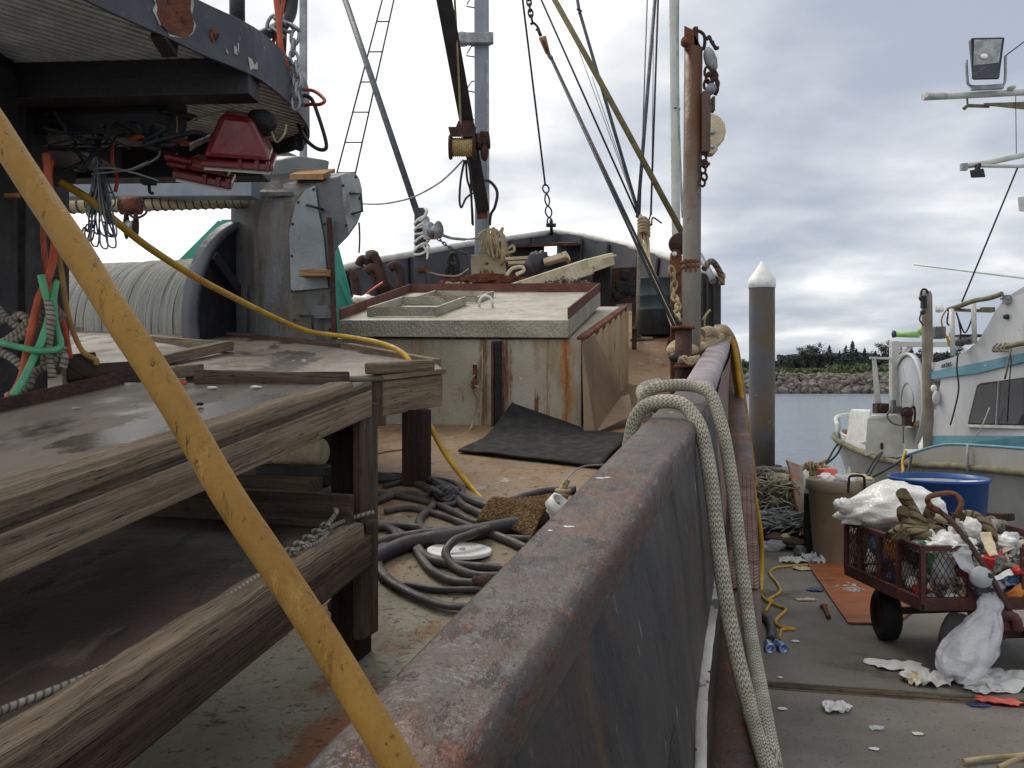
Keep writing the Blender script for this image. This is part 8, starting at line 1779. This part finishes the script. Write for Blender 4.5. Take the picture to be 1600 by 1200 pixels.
lines_heap('rope_heap', 1255, 1284, 805, 822, 9.1, 9.3, 50, .012, 'rope_olive', 'small bunch of olive line on the crate beside the bin', .6, 6)
lines_heap('rope_heap', 1185, 1230, 732, 756, 10.1, 10.6, 40, .028, 'rope', 'thick pale ropes and pipe ends at the back of the line heap', .7, 7)
lines_heap('rope_heap', 1258, 1288, 722, 745, 11.2, 11.6, 50, .016, 'rope_tan', 'tangled grey line behind the leaning plank', .7, 8)
b = MB(); b.hexa([P(1246, 800, 9.25), P(1258, 798, 9.25), P(1258, 798, 9.28), P(1246, 800, 9.28), P(1229, 719, 9.7), P(1254, 728, 9.7), P(1254, 728, 9.73), P(1229, 719, 9.73)])
M['plank_pt'] = mat('paint_splashed_plank', (150, 140, 122), (130, 120, 104), s=4, layers=(((166, 92, 58), 4, (1, 1, .6), .56, .06),)); tag(b.build('leaning_plank', 'plank_pt', bevel=.004), 'plank with orange paint leaning on the line heap', 'plank')
b = MB(); b.tube(spl([P(1229, 719, 9.66), P(1234, 735, 9.6), P(1241, 770, 9.4), P(1246, 796, 9.2)], 3), .012, 6); tag(b.build('orange_batten', 'plyw_orange'), 'thin orange batten along the left edge of the leaning plank', 'batten')
b = MB(); b.blob(P(1258, 748, 10.2), (.05, .05, .10), .3, 2, 14, 2); tag(b.build('white_jug', 'white'), 'white plastic jug right of the leaning plank', 'jug')
b = MB(); b.beam(P(1203, 836, 9.0), P(1257, 850, 8.8), .3, .03); tag(b.build('brown_board', 'wood_dk', bevel=.004), 'brown board under the grey teal coils', 'board')
b = MB(); b.hexa([G(1256, 868), G(1284, 872), G(1286, 850), G(1258, 848)] + [p + Vector((0, 0, .62)) for p in (G(1256, 868), G(1284, 872), G(1286, 850), G(1258, 848))]); tag(b.build('black_crate', 'rubber', bevel=.012), 'black crate standing between the line heap and the bin', 'crate')
b = MB(); b.box(G(1222, 845) + Vector((0, 0, .09)), (.26, 0, 0), (0, .2, 0), (0, 0, .09)); tag(b.build('dark_pallet', 'rubber', bevel=.01), 'low dark pallet under the line heap', 'pallet')
line('white_cable', [P(1266, 757, 8.9), P(1270, 770, 8.7), P(1276, 780, 8.6), P(1284, 787, 8.5)], .012, 'white', 'white cable curving down beside the trash bin', 'cable', 7)
line('white_cable', [P(1258, 796, 8.9), P(1264, 785, 8.8), P(1275, 782, 8.7), P(1284, 785, 8.6)], .007, 'white', 'thinner white cable below the first one beside the bin', 'cable', 6)
bit('plastic_bottle', G(1208, 862) + Vector((0, 0, .06)), (.12, .06, .055), 'bagclear', 'cloudy plastic jug lying at the foot of the line heap', 'bottle', .3, 2, 20, 61)
bit('tan_roll', G(1226, 856) + Vector((0, 0, .08)), (.06, .06, .065), 'beige', 'tan cardboard roll beside the cloudy jug', 'roll', .2, 2, 18, 62)
bit('grey_cup', G(1250, 872) + Vector((0, 0, .06)), (.06, .05, .06), 'greypaint', 'grey cup standing among the film scraps', 'cup', .3, 2, 16, 63)
litter('film_scrap', 1240, 878, 40, 10, 'bagwhite', 'white film scrap at the foot of the crate', 'film', seed=64, h=.05)
litter('film_scrap', 1270, 878, 28, 12, 'bagclear', 'cloudy film scrap against the trash bin', 'film', seed=65, h=.10)
b = MB(); b.blob(G(1281, 742) + Vector((-.1, -2, .14)), (.09, .09, .12), .2, 2, 14, 5); tag(b.build('mooring_bollard', 'rubber'), 'small black bollard at the dock edge by the white boat stern', 'bollard')
